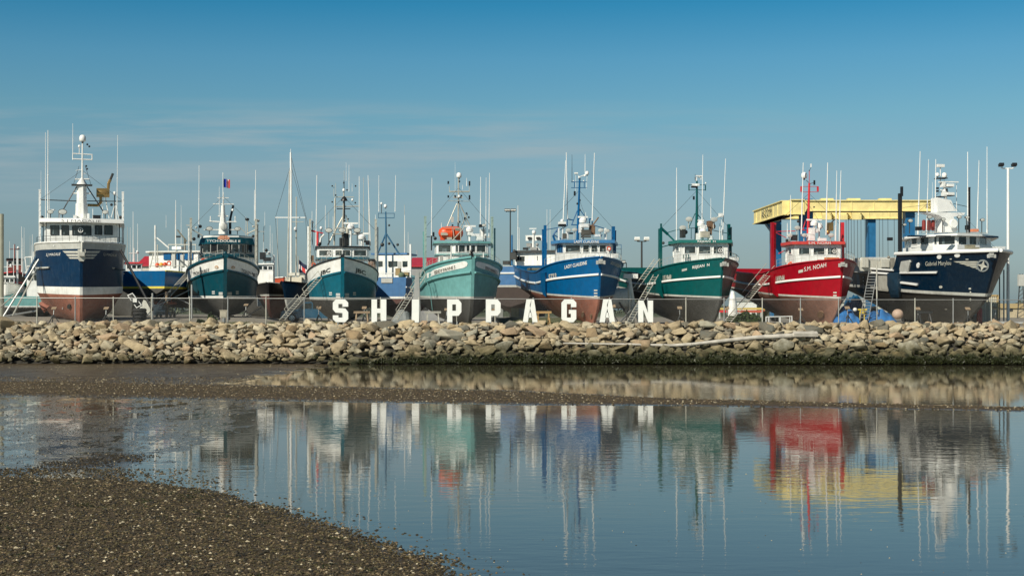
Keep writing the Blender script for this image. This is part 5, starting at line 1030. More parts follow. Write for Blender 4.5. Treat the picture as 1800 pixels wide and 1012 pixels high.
def scatter(n_, y0, y1, cond, rmin, rmax, probs, name, label, cat, seed, sink=.0, hfun=None):
    r_ = np.random.default_rng(seed); y = y0+(y1-y0)*r_.random(n_); x = (r_.random(n_)*2-1)*(y*.376+2.2); X = []; Yy = []; Z = []
    for a, b_ in zip(x, y):
        h = mudh(a, b_)
        if cond(a, b_, h, r_): X.append(a); Yy.append(b_); Z.append(max(h, -.006))
    X, Yy, Z = map(np.array, (X, Yy, Z)); K = len(X); rad = rmin+(rmax-rmin)*r_.random(K)**2.2; pk = r_.choice(4, K, p=probs)
    rad = np.where(pk == 3, rad*.9+.004, rad)
    o = pebbles(name, X, Yy, Z+rad*.25-sink, rad, [PEB, PEB2, PEB3, SHELL], seed+1, pick=pk); tag(o, label, cat, kind='stuff')
scatter(185000, 15.5, 31.5, lambda x, y, h, r_: h > .002 or (h > -.02 and r_.random() < .35) or (h > -.045 and r_.random() < .06), .008, .032, [.42, .37, .19, .02], 'gravel', 'dark pebbles and shell bits covering the near shore', 'gravel', 21)
scatter(60000, 26, 62, lambda x, y, h, r_: h > -.03 and x < -3 and y > 29.5 and r_.random() < .16+.5*(h > -.001), .008, .024, [.3, .55, .11, .04], 'film_gravel', 'small dark stones poking out of the thin water on the left', 'gravel', 23, sink=.004)
scatter(60000, 47, 74, lambda x, y, h, r_: h > .004, .011, .042, [.24, .12, .53, .11], 'bar_gravel', 'pebbles and pale shells along the low sand bar', 'gravel', 25)
scatter(5000, 66, 97, lambda x, y, h, r_: h > .0 and x < -8, .015, .04, [.3, .3, .2, .2], 'flat_shells', 'scattered shells on the far wet mud', 'shells', 27)
scatter(2600, 18, 48, lambda x, y, h, r_: h < -.02 and x > -4 and r_.random() < .35, .005, .012, [.2, .3, .2, .3], 'floating_bits', 'tiny specks of foam and weed on the calm water', 'flotsam', 29, sink=-.004)

scatter(90000, 29, 38, lambda x, y, h, r_: (((x+9.65+.35*math.sin(y*2)+.2*math.sin(y*5+x*4))/1.0)**2+((y-33)/1.9)**2 < .55+.75*r_.random()**2), .010, .028, [.14, .80, .05, .01], 'dark_stone_patch', 'dark patch of stones rising from the shallow film at left', 'stones', 31)
scatter(5200, 16.5, 31, lambda x, y, h, r_: h > .0 and (r_.random() < .3 or mn.noise(Vector((x*.8, y*.5, 7))) > .25), .022, .050, [.40, .42, .16, .02], 'coarse_gravel', 'coarser dark stones strewn over the near shore gravel', 'stones', 33)
P = []
for i in range(420):
    y = 17+13.5*rr_.random()**.8; x = rr_.uniform(-1, 1)*(y*.365)
    if mudh(x, y) > .0 and mn.noise(Vector((x*.5, y*.4, 11))) > .05: P.append((x, y, max(0, mudh(x, y))+.004))
tag(blades('weed_scraps', P, SEAW, 14, .03, .07, .02, 8, 1.6), 'dark scraps of seaweed drying on the near shore gravel', 'seaweed', kind='stuff')
# ---------------------------------------------------------------- driftwood
g = G(); pts = [W(990, 603, 94.2), W(1045, 604, 94.0), W(1110, 605, 93.9), W(1180, 607, 93.7), W(1215, 605, 93.6), W(1270, 599, 93.9), W(1330, 593, 94.3), W(1390, 590, 94.6), W(1430, 586, 94.9)]
for i, (a, b_) in enumerate(zip(pts[:-1], pts[1:])):
    r0 = [.05, .06, .07, .10, .11, .13, .15, .17, .19][i]; r1 = [.06, .07, .10, .11, .13, .15, .17, .19, .2][i]; g.tube(a, b_, r0, r1, 9)
g.box((pts[-1]+pts[-2])/2+Vector((.2, -.1, .05)), (1.6, .5, .22), rx=.3)
tag(g.build('driftwood_log', mat('bleached_wood', (.50, .47, .41), .8, var=.25, bump=.02, bs=5)), 'long bleached driftwood log lying across the right part of the rocks', 'driftwood')
g = G(); g.tube(W(1452/3+20, 612, 93.2), W(1545/3, 628, 92.6), .1, .13, 7)
tag(g.build('driftwood_plank', WOOD), 'short weathered plank leaning on the lower rocks at left', 'driftwood')

# ---------------------------------------------------------------- town letters
def letter_polys(ch):
    c = .16
    if ch == 'I': return [[(.30, 0), (.70, 0), (.70, 1), (.30, 1)]], 1
    if ch == 'H': return [[(0, 0), (.37, 0), (.37, 1), (0, 1)], [(.63, 0), (1, 0), (1, 1), (.63, 1)], [(.37, .40), (.63, .40), (.63, .60), (.37, .60)]], 0
    if ch == 'N': return [[(0, 0), (.34, 0), (.34, 1), (0, 1)], [(.66, 0), (1, 0), (1, 1), (.66, 1)], [(.34, 1), (.34, .58), (.66, 0), (.66, .42)]], 0
    if ch == 'A': return [[(0, 0), (.34, 0), (.60, 1), (.24, 1)], [(1, 0), (.66, 0), (.47, .74), (.60, 1), (.76, 1)], [(.36, .20), (.64, .20), (.58, .42), (.42, .42)]], 0
    if ch == 'P': return [[(0, 0), (.36, 0), (.36, 1), (0, 1)], [(.36, .78), (.62, .78), (.62, .78), (.80, 1), (.36, 1)], [(.62, .78), (1, .84), (.80, 1)], [(.62, .50), (1, .44), (1, .84), (.62, .78)], [(.36, .28), (.80, .28), (1, .44), (.62, .50), (.36, .50)]], 0
    if ch == 'S': return [[(.20, 1), (0, .86), (.36, .80), (.64, .80), (1, .86), (.80, 1)], [(0, .86), (0, .56), (.36, .62), (.36, .80)], [(.64, .80), (.64, .68), (1, .68), (1, .86)], [(0, .56), (.18, .42), (.64, .40), (1, .44), (.82, .60), (.36, .62)], [(1, .44), (1, .14), (.64, .20), (.64, .40)], [(.20, 0), (0, .14), (.36, .20), (.64, .20), (1, .14), (.80, 0)], [(0, .14), (0, .30), (.36, .30), (.36, .20)]], 0
    if ch == 'G': return [[(.20, 1), (0, .86), (.36, .80), (.64, .80), (1, .86), (.80, 1)], [(0, .86), (0, .14), (.36, .20), (.36, .80)], [(.64, .80), (.64, .66), (1, .66), (1, .86)], [(.20, 0), (0, .14), (.36, .20), (.64, .20), (1, .14), (.80, 0)], [(1, .14), (1, .54), (.64, .54), (.64, .20)], [(.50, .37), (.64, .37), (.64, .54), (.50, .54)]], 0
LW = mat('letter_white', (.83, .85, .82), .5, var=.05, dirt=.15, dirtcol=(.6, .58, .5))
LT = [('S', 585, 612, 'white block letter S, first of the town letters, beside the wooden trestle'), ('H', 653, 679, 'white block letter H standing left of the tall grey concrete post'), ('I', 724, 736.5, 'white block letter I, the narrowest of the town letters'), ('P', 786, 811, 'white block letter P between the I and the other P'), ('P', 854, 880, 'white block letter P standing just left of the first A'), ('A', 919, 945, 'white block letter A between a P and the G'), ('G', 987, 1013, 'white block letter G in front of the brown underside of the blue boat'), ('A', 1054, 1081, 'white block letter A between the G and the N'), ('N', 1122, 1148, 'white block letter N, last of the town letters, beside the white net drum')]
for ch, x0, x1, lb in LT:
    Yl = 98.6-.4; a = W(x0, 566, Yl); b_ = W(x1, 526 if ch != 'N' else 528, Yl); wd = b_.x-a.x
    if ch == 'I': a.x -= wd*.75; wd *= 2.5
    h_ = b_.z-a.z; polys, _ = letter_polys(ch); t_ = thing('sign_letter', lb, 'letter', (a.x+wd/2, Yl, a.z), 0, 'white block letters spelling the town name')
    g = G()
    for i, q in enumerate(polys):
        qq = [q[0]]
        for v in q[1:]:
            if v != qq[-1]: qq.append(v)
        g.extr([((u-.5)*wd, 0, v*h_) for u, v in qq], (0, .14+i*.0015, 0))
    g.build('letter_face', LW, t_, smooth=0)
    g = G()
    for sx_ in (-.3, .3): g.box((sx_*wd*.6, .1, -.25), (.09, .09, .6)); g.tube((sx_*wd*.6, .16, h_*.7), (sx_*wd*.6, 1.0, -.25), .03, n=6)
    g.build('support_frame', STEEL, t_, smooth=0)

# ---------------------------------------------------------------- chain-link fence
FY_ = 99.6; ft = thing('chain_link_fence', 'grey chain-link fence running behind the rocks in front of all the boats', 'fence', (0, FY_, 2.4))
def ftop(x): return W(900+x*F/FY_, 523.5+3.5*(x*F/FY_+900)/1800, FY_).z-2.4
xs_ = []; px = -2
while px < 1830: xs_.append((px-900)*FY_/F); px += 67.1
for x in xs_:
    hh = ftop(x); g = G(); g.tube((x, 0, -.15), (x, 0, hh+.05), .042, n=8); g.ball((x, 0, hh+.06), .05, u=8, w=5); g.build('fence_post', BEIGE if rr_.random() < .4 else STEEL, ft, smooth=50)
g = G(); g.path([(x, 0, ftop(x)) for x in xs_], .028, n=6); g.build('top_rail', STEEL, ft, smooth=50)
V = []; Fc = []; xx = xs_[0]; step = .075; r_ = .0019
segs = []
while xx < xs_[-1]:
    h_ = ftop(xx)
    for sg in (1, -1):
        a = np.array([xx, .03, .02]); b2 = np.array([min(max(xx+sg*(h_-.02), xs_[0]), xs_[-1]), .03, h_]); segs.append((a, b2))
    xx += step
for a, b2 in segs:
    d = b2-a; nn = np.array([d[2], 0, -d[0]]); nn = nn/np.linalg.norm(nn)*r_; yv = np.array([0, r_*1.2, 0]); k0 = len(V)
    V += [a+nn, a-nn*.5+yv, a-nn*.5-yv, b2+nn, b2-nn*.5+yv, b2-nn*.5-yv]; Fc += [(k0, k0+1, k0+4, k0+3), (k0+1, k0+2, k0+5, k0+4), (k0+2, k0, k0+3, k0+5)]
o = npmesh('chain_link', np.array(V), np.array(Fc), [STEEL], sharp=0); o.parent = ft
# ---------------------------------------------------------------- boats further back and yard things
BG = 'boats parked further back in the yard'
def bgboat(label, px, Y, app, L, B, rail, wl, mats_, z=2.4, bands=None, house=None, keel=.3, cat='boat', name='fishing_boat', deck=.7, **kw):
    b = Boat(name, label, BG, px, Y, app, z=z, cat=cat); rl = cv(rail); w_ = cv(wl)
    H = Hull(L, B, cv([(0, keel), (.7, keel), (1, keel+.9)]), w_, rl, td=.33, tw=.45, rake=.8, foot=.6, e0=.9, e1=.4, **kw)
    st = (lambda t: w_(t)+.18)
    bands_ = [(w_, 0, 5), (st, 1, 1)]+[((lambda f: (lambda t: st(t)+(rl(t)-st(t))*f))(f), mi, 4) for f, mi in (bands or [(1, 2)])]
    b.set_hull(H, bands_, mats_+[GREYP], deck=deck, nt=26); b.along('rail_cap', rl, 0, 1, .05, mats_[1])
    return b
# --- blue boat seen from its stern
b = bgboat('bright blue boat seen from its flat stern, with a yellow line and orange buoys', 402, 137, 153, 16, 2.45, [(0, 4.9), (.4, 3.9), (1, 3.95)], [(0, 2.4), (1, 2.45)], [GREYAF, mat('stripe_yellow', (.7, .6, .08), .5), BLUE], z=2.9, keel=.9, sternw=.9)
bs = b; sN = 15.6
cab = b.cabin('wheelhouse', [(350, 4), (348, 9.5), (262, 9.5), (270, 4)][::-1], 3.2, b.z(443, 9.5), WHITE); PL = list(b.plan)
b.roof(PL, b.z(443.5, 9.5), b.z(441, 9.5), WHITE, oh=.3)
g = G(); y0 = 9.62
for x0, x1 in ((287, 301), (310, 321), (324, 340)): b.bit('window_panel', [('b', (x0+x1)/2, 451, 9.56, x1-x0, 11, .08)], BLUE, cab)
b.bit('door', [('b', 305.5, 458, 9.6, 6, 22, .08), ('b', 320, 458, 9.6, 6, 20, .08)], LGREY, cab)
b.T('deck_post', [(273, 470, 273, 396, 12, 3.4)], WHITE); b.T('deck_brace', [(276, 418, 297, 436, 12, 2.6)], WHITE); b.T('deck_frame', [(264, 470, 270, 443, 12, 2), (277, 466, 277, 430, 12, 2), (263, 443, 345, 443, 12, 2), (268, 455, 280, 455, 12, 1), (268, 462, 280, 462, 12, 1)], OFFW)
b.T('roof_rail', [(296, 441, 296, 430, 9, 1.6), (296, 430, 345, 430, 9, 1.8), (310, 441, 310, 430, 9, 1), (325, 441, 325, 430, 9, 1), (344, 441, 344, 430, 9, 1)], OFFW)
for x, y, c in ((276.5, 466, ORANGE), (283.5, 465.5, mat('buoy_yellow', (.75, .42, .04), .4)), (290, 465, ORANGE)): G().ball(b.l(x, y, 13), .19, (1, 1, 1.1)).build('buoy', c, b.root)
b.ring(297, 463, 13, 4.5); b.T('stern_railing', [(262, 467, 345, 467, 13.5, 1), (262, 473, 262, 467, 13.5, 1), (280, 473, 280, 467, 13.5, 1), (300, 473, 300, 467, 13.5, 1), (330, 473, 330, 467, 13.5, 1)], OFFW)
b.ant(309, 440, 352, 8, 2.4); b.ant(318.5, 430, 361, 8, 1.2); b.ant(292, 400, 378, 10, 1); b.T('derrick', [(312, 404, 328, 424, 8, 2.5), (325, 440, 325, 420, 8, 4)], mat('olive_steel', (.16, .15, .11), .7)); b.bit('radar_unit', [('b', 314, 416, 8, 7, 3, .3)], BLACK); b.bit('life_raft', [('b', 313, 436, 8, 18, 5, .6)], WHITE)
# --- small aqua stern boat far left
b = bgboat('small white boat with a pale aqua transom left of the navy boat', 84, 139, 170, 10, 2.35, [(0, 2.9), (1, 2.35)], [(0, 1.3), (1, 1.3)], [GREYAF, WHITE, AQUA], keel=.5, z=2.4)
cab = b.cabin('wheelhouse', [(45, 7), (44, 3), (105, 3), (105, 7)][::-1] if False else [(106, 3), (106, 7), (47, 7), (47, 3)][::-1], 1.6, b.z(480, 7), WHITE); b.roof(list(b.plan), b.z(480, 7), b.z(477, 7), WHITE, oh=.2)
b.bit('window_pane', [('b', 53, 488, 7.05, 8, 8, .06), ('b', 64, 488, 7.05, 8, 8, .06)], GLASS, cab); b.T('radar_arch', [(47, 478, 44, 452, 6, 2), (44, 452, 56, 452, 6, 2), (56, 452, 58, 478, 6, 2)], WHITE); b.ant(38, 478, 398, 6, 1.8); b.ant(57, 478, 412, 6, 1.6)
# --- others far left
def small(label, px, Y, app, hullm, stripe, top, railpy, B=2.1, L=11, hx=None, hy=None, z=2.4, af=GREYAF, roofm=WHITE, post=None, ants=(), house=WHITE, sd=3.5, keel=.3):
    b = bgboat(label, px, Y, app, L, B, [(0, Y/F*(HY-railpy)+HC-z), (.35, Y/F*(HY-railpy)+HC-z-.5), (1, Y/F*(HY-railpy)+HC-z-.4)], [(0, Y/F*(HY-railpy)+HC-z-1.3), (1, Y/F*(HY-railpy)+HC-z-1.35)], [af, stripe, hullm], z=z, keel=keel)
    if hx:
        cab = b.cabin('wheelhouse', [(hx[0], sd+4), (hx[0]+1, sd+.4), (hx[1]-1, sd), (hx[1], sd+4)], 1.5, b.z(hy, sd), house); PL = list(b.plan); wd = hx[1]-hx[0]
        n_ = 3 if wd > 24 else 2
        for i in range(n_):
            a = hx[0]+wd*(.08+i*.92/n_); b.window(cab, 1, a, a+wd*.72/n_, hy+4, hy+10)
        b.roof(PL, b.z(hy+1, sd), b.z(hy-1.5, sd), roofm, oh=.2)
        b.T('mast', [((hx[0]+hx[1])/2, hy, (hx[0]+hx[1])/2, hy-26, sd+1.5, 2.4, 1.6), ((hx[0]+hx[1])/2-9, hy-17, (hx[0]+hx[1])/2+9, hy-17, sd+1.5, 1.4)], house); b.dome((hx[0]+hx[1])/2+6, hy-20, sd+1.5, 4)
    for x, y0, y1, w_ in ants: b.ant(x, y0, y1, sd+1.5, w_)
    if post:
        for x, y0, y1 in post: b.post(x, y0, y1, sd+2, 3, WHITE2, notch=False)
    return b
small('white boat half hidden by props near the left edge of the yard', 12, 134, 4, WHITE, LGREY, WHITE, 497, 1.9, 10, (0, 26), 486, ants=((24, 486, 430, 1.4), (40, 486, 418, 1.2)), post=((30.5, 510, 440),))
small('far dark boat with a red cabin, at the left edge behind the white boat', 24, 168, 12, BLACK, RED2, RED2, 478, 2.4, 14, (12, 40), 455, house=mat('dull_red', (.22, .05, .04), .6), roofm=BLACK, ants=((17, 455, 424, 1.2), (42.5, 455, 400, 1)))
small('far white boat with a green hull just left of the navy boat', 60, 178, 8, GREEN, WHITE, WHITE, 492, 2.3, 13, (48, 70), 468, ants=((55, 468, 430, 1),))
small('white boat with a red roof between the navy boat and the blue stern', 236, 142, 10, WHITE, RED2, WHITE, 478, 2.4, 12, (221, 250), 462, roofm=RED2, ants=((234, 460, 372, 1.8), (242, 460, 393, 1.4), (229, 460, 400, .9)))
b = small('black-hulled boat with a white wheelhouse, right of the dark teal boat', 470, 134, -14, BLACK, LGREY, WHITE, 496, 2.5, 14, (452, 481), 464, af=MAROON, post=((481.5, 500, 448),), ants=((463, 464, 412, 1.4), (475, 464, 396, 1.5), (478.5, 464, 410, 1)))
b.bit('winch', [('o', 468, 440, 4.5, 6), ('b', 462, 450, 4.5, 9, 12, .5), ('b', 470, 456, 4.5, 12, 6, .5)], BLACK)
small('orange-red boat with pale cabin behind the sailing boat mast', 500, 150, 18, mat('orange_red_paint', (.55, .09, .04), .5), WHITE, WHITE, 487, 2.7, 14, None, 0)
b = small('white boat with tall white whips behind the teal JBC boat', 622, 150, 5, WHITE, TEAL, WHITE, 470, 3, 14, None, 0, ants=((660, 470, 396, 1.2),))
# --- sailing boat
b = bgboat('navy sailing boat with two bare masts parked behind the blue pickup', 497, 131, -36, 11.5, 1.9, [(0, 3.75), (.4, 3.35), (1, 3.45)], [(0, 2.1), (1, 2.05)], [LGREY, BLACK, NAVY2], keel=.6, name='sailing_boat', cat='sailboat')
b.cabin('coach_house', [(500, 7.5), (504, 3), (530, 3), (540, 7.5)], 2.9, b.z(487, 4), mat('cream_paint', (.6, .56, .45), .5))
b.T('main_mast', [(511.5, 495, 511.5, 300, 4, 4.4, 4), (511.5, 300, 511, 268, 4, 4, 3), (484, 382.5, 537, 382.5, 4, 1.8), (511, 268, 511, 262, 4, 1)], WHITE2)
b.T('furled_sail', [(505.5, 492, 509, 300, 2.6, 3, 2.2)], OFFW); b.T('mizzen_mast', [(520.5, 490, 521, 346, 6.5, 3, 2.2), (514, 390, 534, 390, 6.5, 1)], BEIGE)
for q in ((484, 382.5, 511, 290), (537, 382.5, 511, 290), (484, 382.5, 492, 490), (537, 382.5, 545, 490), (511, 272, 560, 470)): b.T('shroud', [(*q, 4, .6)], DSTEEL)
b.dome(519.5, 402, 6.4, 6); b.bit('deck_box', [('b', 520, 482, 4, 26, 5, .8), ('b', 534, 488, 4, 12, 8, .6)], OFFW)
g = G(); g.grid([[b.l(524+i*2.4+j*.8, 456+j*8+i*1.7, 7)+Vector((0, .1*math.sin(i*1.2), 0)) for i in range(7)] for j in range(4)], mfun=lambda j, i: 1 if j == 1 and 1 < i < 5 else (2 if j == 1 else 0)); g.build('flag', [mat('flag_navy', (.015, .02, .06)), mat('flag_red', (.6, .05, .04)), mat('flag_white', (.8, .8, .8))], b.root)
b.T('flag_staff', [(526, 490, 524, 450, 7, 1.4)], BEIGE)
# --- blue and white boat between the teal and aqua boats
b = bgboat('faded blue and white boat with a blue A-frame mast behind letters H and I', 738, 138, 167, 15, 2.5, [(0, 4.3), (.4, 3.6), (1, 3.95)], [(0, 2.0), (1, 2.1)], [MAROON, WHITE, LBLUE, LBLUE], bands=[(.7, 2), (1, 3)], keel=.5, sternw=.9)
cab = b.cabin('wheelhouse', [(664, 4), (664, 10), (722, 10.5), (722, 4)][::-1][::-1], 2.8, b.z(449, 10), WHITE); cab2 = b.plan
b.bit('window_pane', [('b', 669, 464, 10.03, 8, 9, .1), ('b', 691, 464, 10.25, 17, 9, .1), ('b', 712, 464, 10.42, 9, 9, .1)], GLASS2, cab)
b.bit('wheelhouse_roof', [('b', 693, 447.5, 8, 64, 3, 4)], LBLUE)
b.T('mast', [(678.5, 412, 678, 372, 10, 3.4, 2.4), (665, 375, 693, 375, 10, 1.2), (665, 383, 693, 383, 10, 1.4), (665, 375, 665, 383, 10, 1), (693, 375, 693, 383, 10, 1), (678.5, 410, 662, 450, 10, 3), (678.5, 410, 704, 450, 10, 3), (678.5, 412, 679, 482, 11, 3.4)], mat('mast_blue', (.03, .12, .22), .5))
b.dome(677.5, 362, 10, 6); b.dome(670.5, 357.5, 10, 4, base=375); b.ant(666, 372, 308, 10, 1.8); b.ant(694.5, 372, 308, 10, 1.8, px1=695.5); b.ant(711.5, 447, 378, 9, 1.6); b.ant(717.5, 447, 408, 9, 1.2); b.post(721.5, 500, 430, 11, 3, WHITE2)
b.bit('block', [('o', 684, 396, 10, 4), ('o', 684, 428, 10, 5), ('o', 699, 430, 10, 5), ('o', 672, 430, 10, 7)], DSTEEL); b.bit('deck_winch', [('b', 700, 478, 12, 8, 12, .5), ('b', 715, 484, 12, 8, 10, .5)], mat('ochre_gear', (.3, .22, .1), .7))
b.T('stern_railing', [(666, 480, 694, 480, 15, 1.2), (666, 488, 666, 480, 15, 1.2), (680, 488, 680, 480, 15, 1.2), (694, 488, 694, 480, 15, 1.2)], WHITE2); b.T('side_rail_pipe', [(694, 479, 722, 476, 12, 1)], BEIGE)
b.bit('net_heap', [('o', 706, 484, 13, 12), ('o', 714, 487, 12.5, 9)], mat('net_green', (.12, .16, .10), .9)); b.bit('hull_board', [('b', 680, 493, 15.05, 20, 8, .05)], LGREY); b.bit('door', [('b', 702, 470, 10.38, 6, 20, .06)], LGREY, cab)
b.along('rubbing_strake', lambda t: 3.1, .3, 1, .06, WHITE2)
# --- blue boat between the aqua and bright blue boats
b = bgboat('faded blue boat with a white mast panel, partly hidden left of the bright blue boat', 961, 142, 168, 16, 2.75, [(0, 5.4), (.4, 4.7), (1, 4.98)], [(0, 3.2), (1, 3.15)], [mat('dark_brown_antifouling', (.05, .035, .03), .7), LGREY, LBLUE, LBLUE], bands=[(.8, 2), (1, 3)], keel=.5, sternw=.9)
b.along('rubbing_strake', lambda t: 4.4, .3, 1, .07, WHITE2); k_ = b.k(16); q = b.H.P(1, 4.4, 1).x; G().box((0, 16.03, 4.4), (2*q, .1, .14)).build('stern_stripe', WHITE2, b.root, smooth=0)
cab = b.cabin('wheelhouse', [(905, 5), (905, 11), (986, 11.5), (986, 5)], 3.2, b.z(443, 11), WHITE); b.roof(list(b.plan), b.z(444, 11), b.z(440.5, 11), DSTEEL, oh=.3)
b.bit('window_pane', [('b', 909.5, 455, 11.1, 7, 8, .1), ('b', 918, 455, 11.1, 8, 8, .1), ('b', 951, 454, 11.2, 14, 7, .1), ('b', 963, 454, 11.2, 7, 7, .1)], GLASS, cab)
b.T('mast', [(937, 441, 938, 408, 10, 6, 3), (925, 441, 934, 432, 10, 2), (950, 441, 942, 432, 10, 2)], WHITE); b.bit('mast_panel', [('b', 938.5, 418.5, 9.9, 29, 9, .15)], WHITE); b.bit('panel_lamp', [('b', 931, 418.5, 10.1, 7, 4, .1), ('b', 946, 418.5, 10.1, 7, 4, .1)], BLACK); b.dome(938.5, 408, 10, 7); b.bit('radar_bar', [('b', 937, 401.8, 10, 13, 1.4, .15)], WHITE2); b.bit('mast_unit', [('b', 939, 437, 10, 12, 5, .5), ('o', 944, 430, 10, 6), ('b', 930, 431, 10, 8, 6, .4)], GREYP)
b.ant(910.5, 441, 361, 9, 2.4); b.ant(913, 441, 400, 9, 1.6); b.ant(961.5, 441, 368, 9, 1.5); b.ant(967, 441, 368, 9, 1.4); b.post(900, 470, 413, 12, 2.6, CBLUE, notch=False); b.bit('winch', [('b', 903, 450, 12, 10, 12, .6), ('b', 890, 462, 13, 10, 6, .6), ('o', 904, 442, 12, 7)], DSTEEL); b.bit('roof_unit', [('b', 924, 437, 10, 9, 4, .3)], BLACK)
b.T('stern_railing', [(886, 468, 960, 466, 13.5, 1.4), (886, 474, 886, 466, 13.5, 2)], OFFW)

# ---------------------------------------------------------------- travelling boat hoist
def zz(py, Y): return HC+(HY-py)*Y/F
def xx(px, Y): return (px-900)*Y/F
Y1, Y2 = 127.0, 139.0; xa = xx(1385, Y1); xb = xx(1665, Y1); xc = xx(1338, Y2)
t_ = thing('boat_hoist', 'yellow and blue travelling boat hoist standing behind the red fishing boat', 'crane', (xx(1480, Y1), Y1, 2.4)); ox, oy, oz = xx(1480, Y1), Y1, 2.4
def P_(x, y, z): return (x-ox, y-oy, z-oz)
def beam(nm, a, b_, w_, h_, m_):
    a = Vector(a); b_ = Vector(b_); d = b_-a; d.z = 0; nn = Vector((-d.y, d.x, 0)).normalized()*w_/2; g = G(); q = [a-nn, a+nn, a+nn+Vector((0, 0, h_)), a-nn+Vector((0, 0, h_))]; g.extr(q, b_-a)
    L_ = d.length; dn = d.normalized()
    for i in range(int(L_/2)+1): c = a+dn*min(L_-.05, i*2+.05); g.extr([c-nn*1.06, c+nn*1.06, c+nn*1.06+Vector((0, 0, h_*1.02)), c-nn*1.06+Vector((0, 0, h_*1.02))], dn*.08)
    g.extr([a-nn*1.25+Vector((0, 0, h_)), a+nn*1.25+Vector((0, 0, h_)), a+nn*1.25+Vector((0, 0, h_+.08)), a-nn*1.25+Vector((0, 0, h_+.08))], b_-a)
    g.extr([a-nn*1.25, a+nn*1.25, a+nn*1.25+Vector((0, 0, .07)), a-nn*1.25+Vector((0, 0, .07))], b_-a)
    return g.build(nm, m_, t_, smooth=0)
zt = zz(354, Y1)
fb = beam('front_beam', P_(xx(1413, Y1), Y1-.15, zz(372.5, Y1)), P_(xb, Y1-.15, zz(372.5, Y1)), 1.2, .92, YELLOW)
beam('beam_end', P_(xa, Y1-.5, zz(379, Y1)), P_(xx(1409, Y1), Y1-.5, zz(379, Y1)), 1.5, 1.27, YELLOW)
g = G(); g.extr([P_(xx(1409, Y1), Y1-1.2, zz(y, Y1)) if x == 0 else P_(xx(1415, Y1), Y1-1.2, zz(y, Y1)) for x, y in ((0, 356), (1, 366), (0, 377))], (0, 1.1, 0)); g.build('beam_nose', YELLOW, t_, smooth=0)
sb = beam('side_beam', P_(xx(1386, Y1)-.05, Y1-.4, zz(379, Y1)), P_(xc, Y2+1, zz(379, Y1)), 1.1, 1.25, YELLOW)
beam('rear_beam', P_(xc+.3, Y2, zz(385.5, Y2)), P_(xx(1590, Y2), Y2, zz(385.5, Y2)), 1.1, 1.0, YELLOW)
for x in (1453, 1500, 1555): G().box(P_(xx(x, Y1), Y1, zz(352, Y1)), (1.1, .6, .3)).build('beam_bracket', YELLOW, t_, smooth=0)
for x in (1448, 1476, 1500): g = G(); g.extr([P_(xx(x+dx, Y2), Y2-1.2, zz(y, Y2)) for dx, y in ((-9, 372), (9, 372), (4, 386), (-4, 386))], (0, .5, 0)); g.box(P_(xx(x, Y2), Y2-1.3, zz(383, Y2)), (.9, .2, .5)); g.build('hoist_trolley', YELLOW, t_, smooth=0)
for x, Y, y0, w_ in ((1363.5, Y2, 379, .95), (1417, Y1, 350, 1.05), (1531, Y2, 385, .72), (1598, Y1, 372, .8), (1655, Y1, 372, .9)):
    g = G(); h_ = zz(y0, Y)-2.9; g.box(P_(xx(x, Y), Y+.2, 2.9+h_/2), (w_, 1.0, h_)); g.box(P_(xx(x, Y)+w_*.5, Y+.2, 2.9+h_/2), (.06, 1.06, h_*.98))
    if x < 1400: g.extr([P_(xx(x, Y)-w_*.5-dx, Y-.3, z_) for dx, z_ in ((0, 2.9+h_), (1.1, 2.9+h_), (0, 1.4+h_))], (0, 1, 0))
    lg = g.build('hoist_leg', CBLUE, t_, smooth=0); g = G()
    for dy in (-.9, 1.3): g.lathe(P_(xx(x, Y)-.25, Y+dy, 3.15), [(.3, 0), (.72, .04), (.75, .45), (.3, .5)], n=18, axis='X')
    g.build('hoist_wheels', RUBBER, lg)
for i, x in enumerate((1483, 1487, 1492, 1497, 1503, 1509, 1516, 1541, 1547, 1556, 1567)): g = G(); g.tube(P_(xx(x, Y2), Y2-1, zz(385, Y2)), P_(xx(x+.5, Y2), Y2-1, zz(478, Y2)), .022, n=5); g.build('hoist_cable', DSTEEL, t_)
G().box(P_(xx(1559, Y2), Y2-1.1, zz(421, Y2)), (.5, .3, .3)).build('cable_block', BLACK, t_, smooth=0)
def put_text(txt, a, ux, uz, w_, h_, m_, parent, nm='lettering', shear=0, bold=.02):
    vs, fs = text_mesh(txt, shear, bold); a = Vector(a); ux = Vector(ux); uz = Vector(uz); return G().add([a+ux*(u*w_)+uz*(v*h_) for u, v in vs], fs).build(nm, m_, parent, smooth=0)
d = Vector(P_(xc, Y2+1, 0))-Vector(P_(xx(1386, Y1)-.05, Y1-.4, 0)); d.z = 0; d.normalize(); nn = Vector((-d.y, d.x, 0)); nn = nn if nn.x < 0 else -nn
st_ = Vector(P_(xx(1386, Y1)-.05, Y1-.4, zz(379, Y1)+.3))+d*9.2+nn*.64; put_text('ASCOM', st_, -d, (0, 0, 1), 4.6, .72, DARKTXT, sb)
put_text('ASCOM', P_(xx(1622, Y1), Y1-.82, zz(367, Y1)), (1, 0, 0), (0, 0, 1), 1.4, .42, DARKTXT, fb)

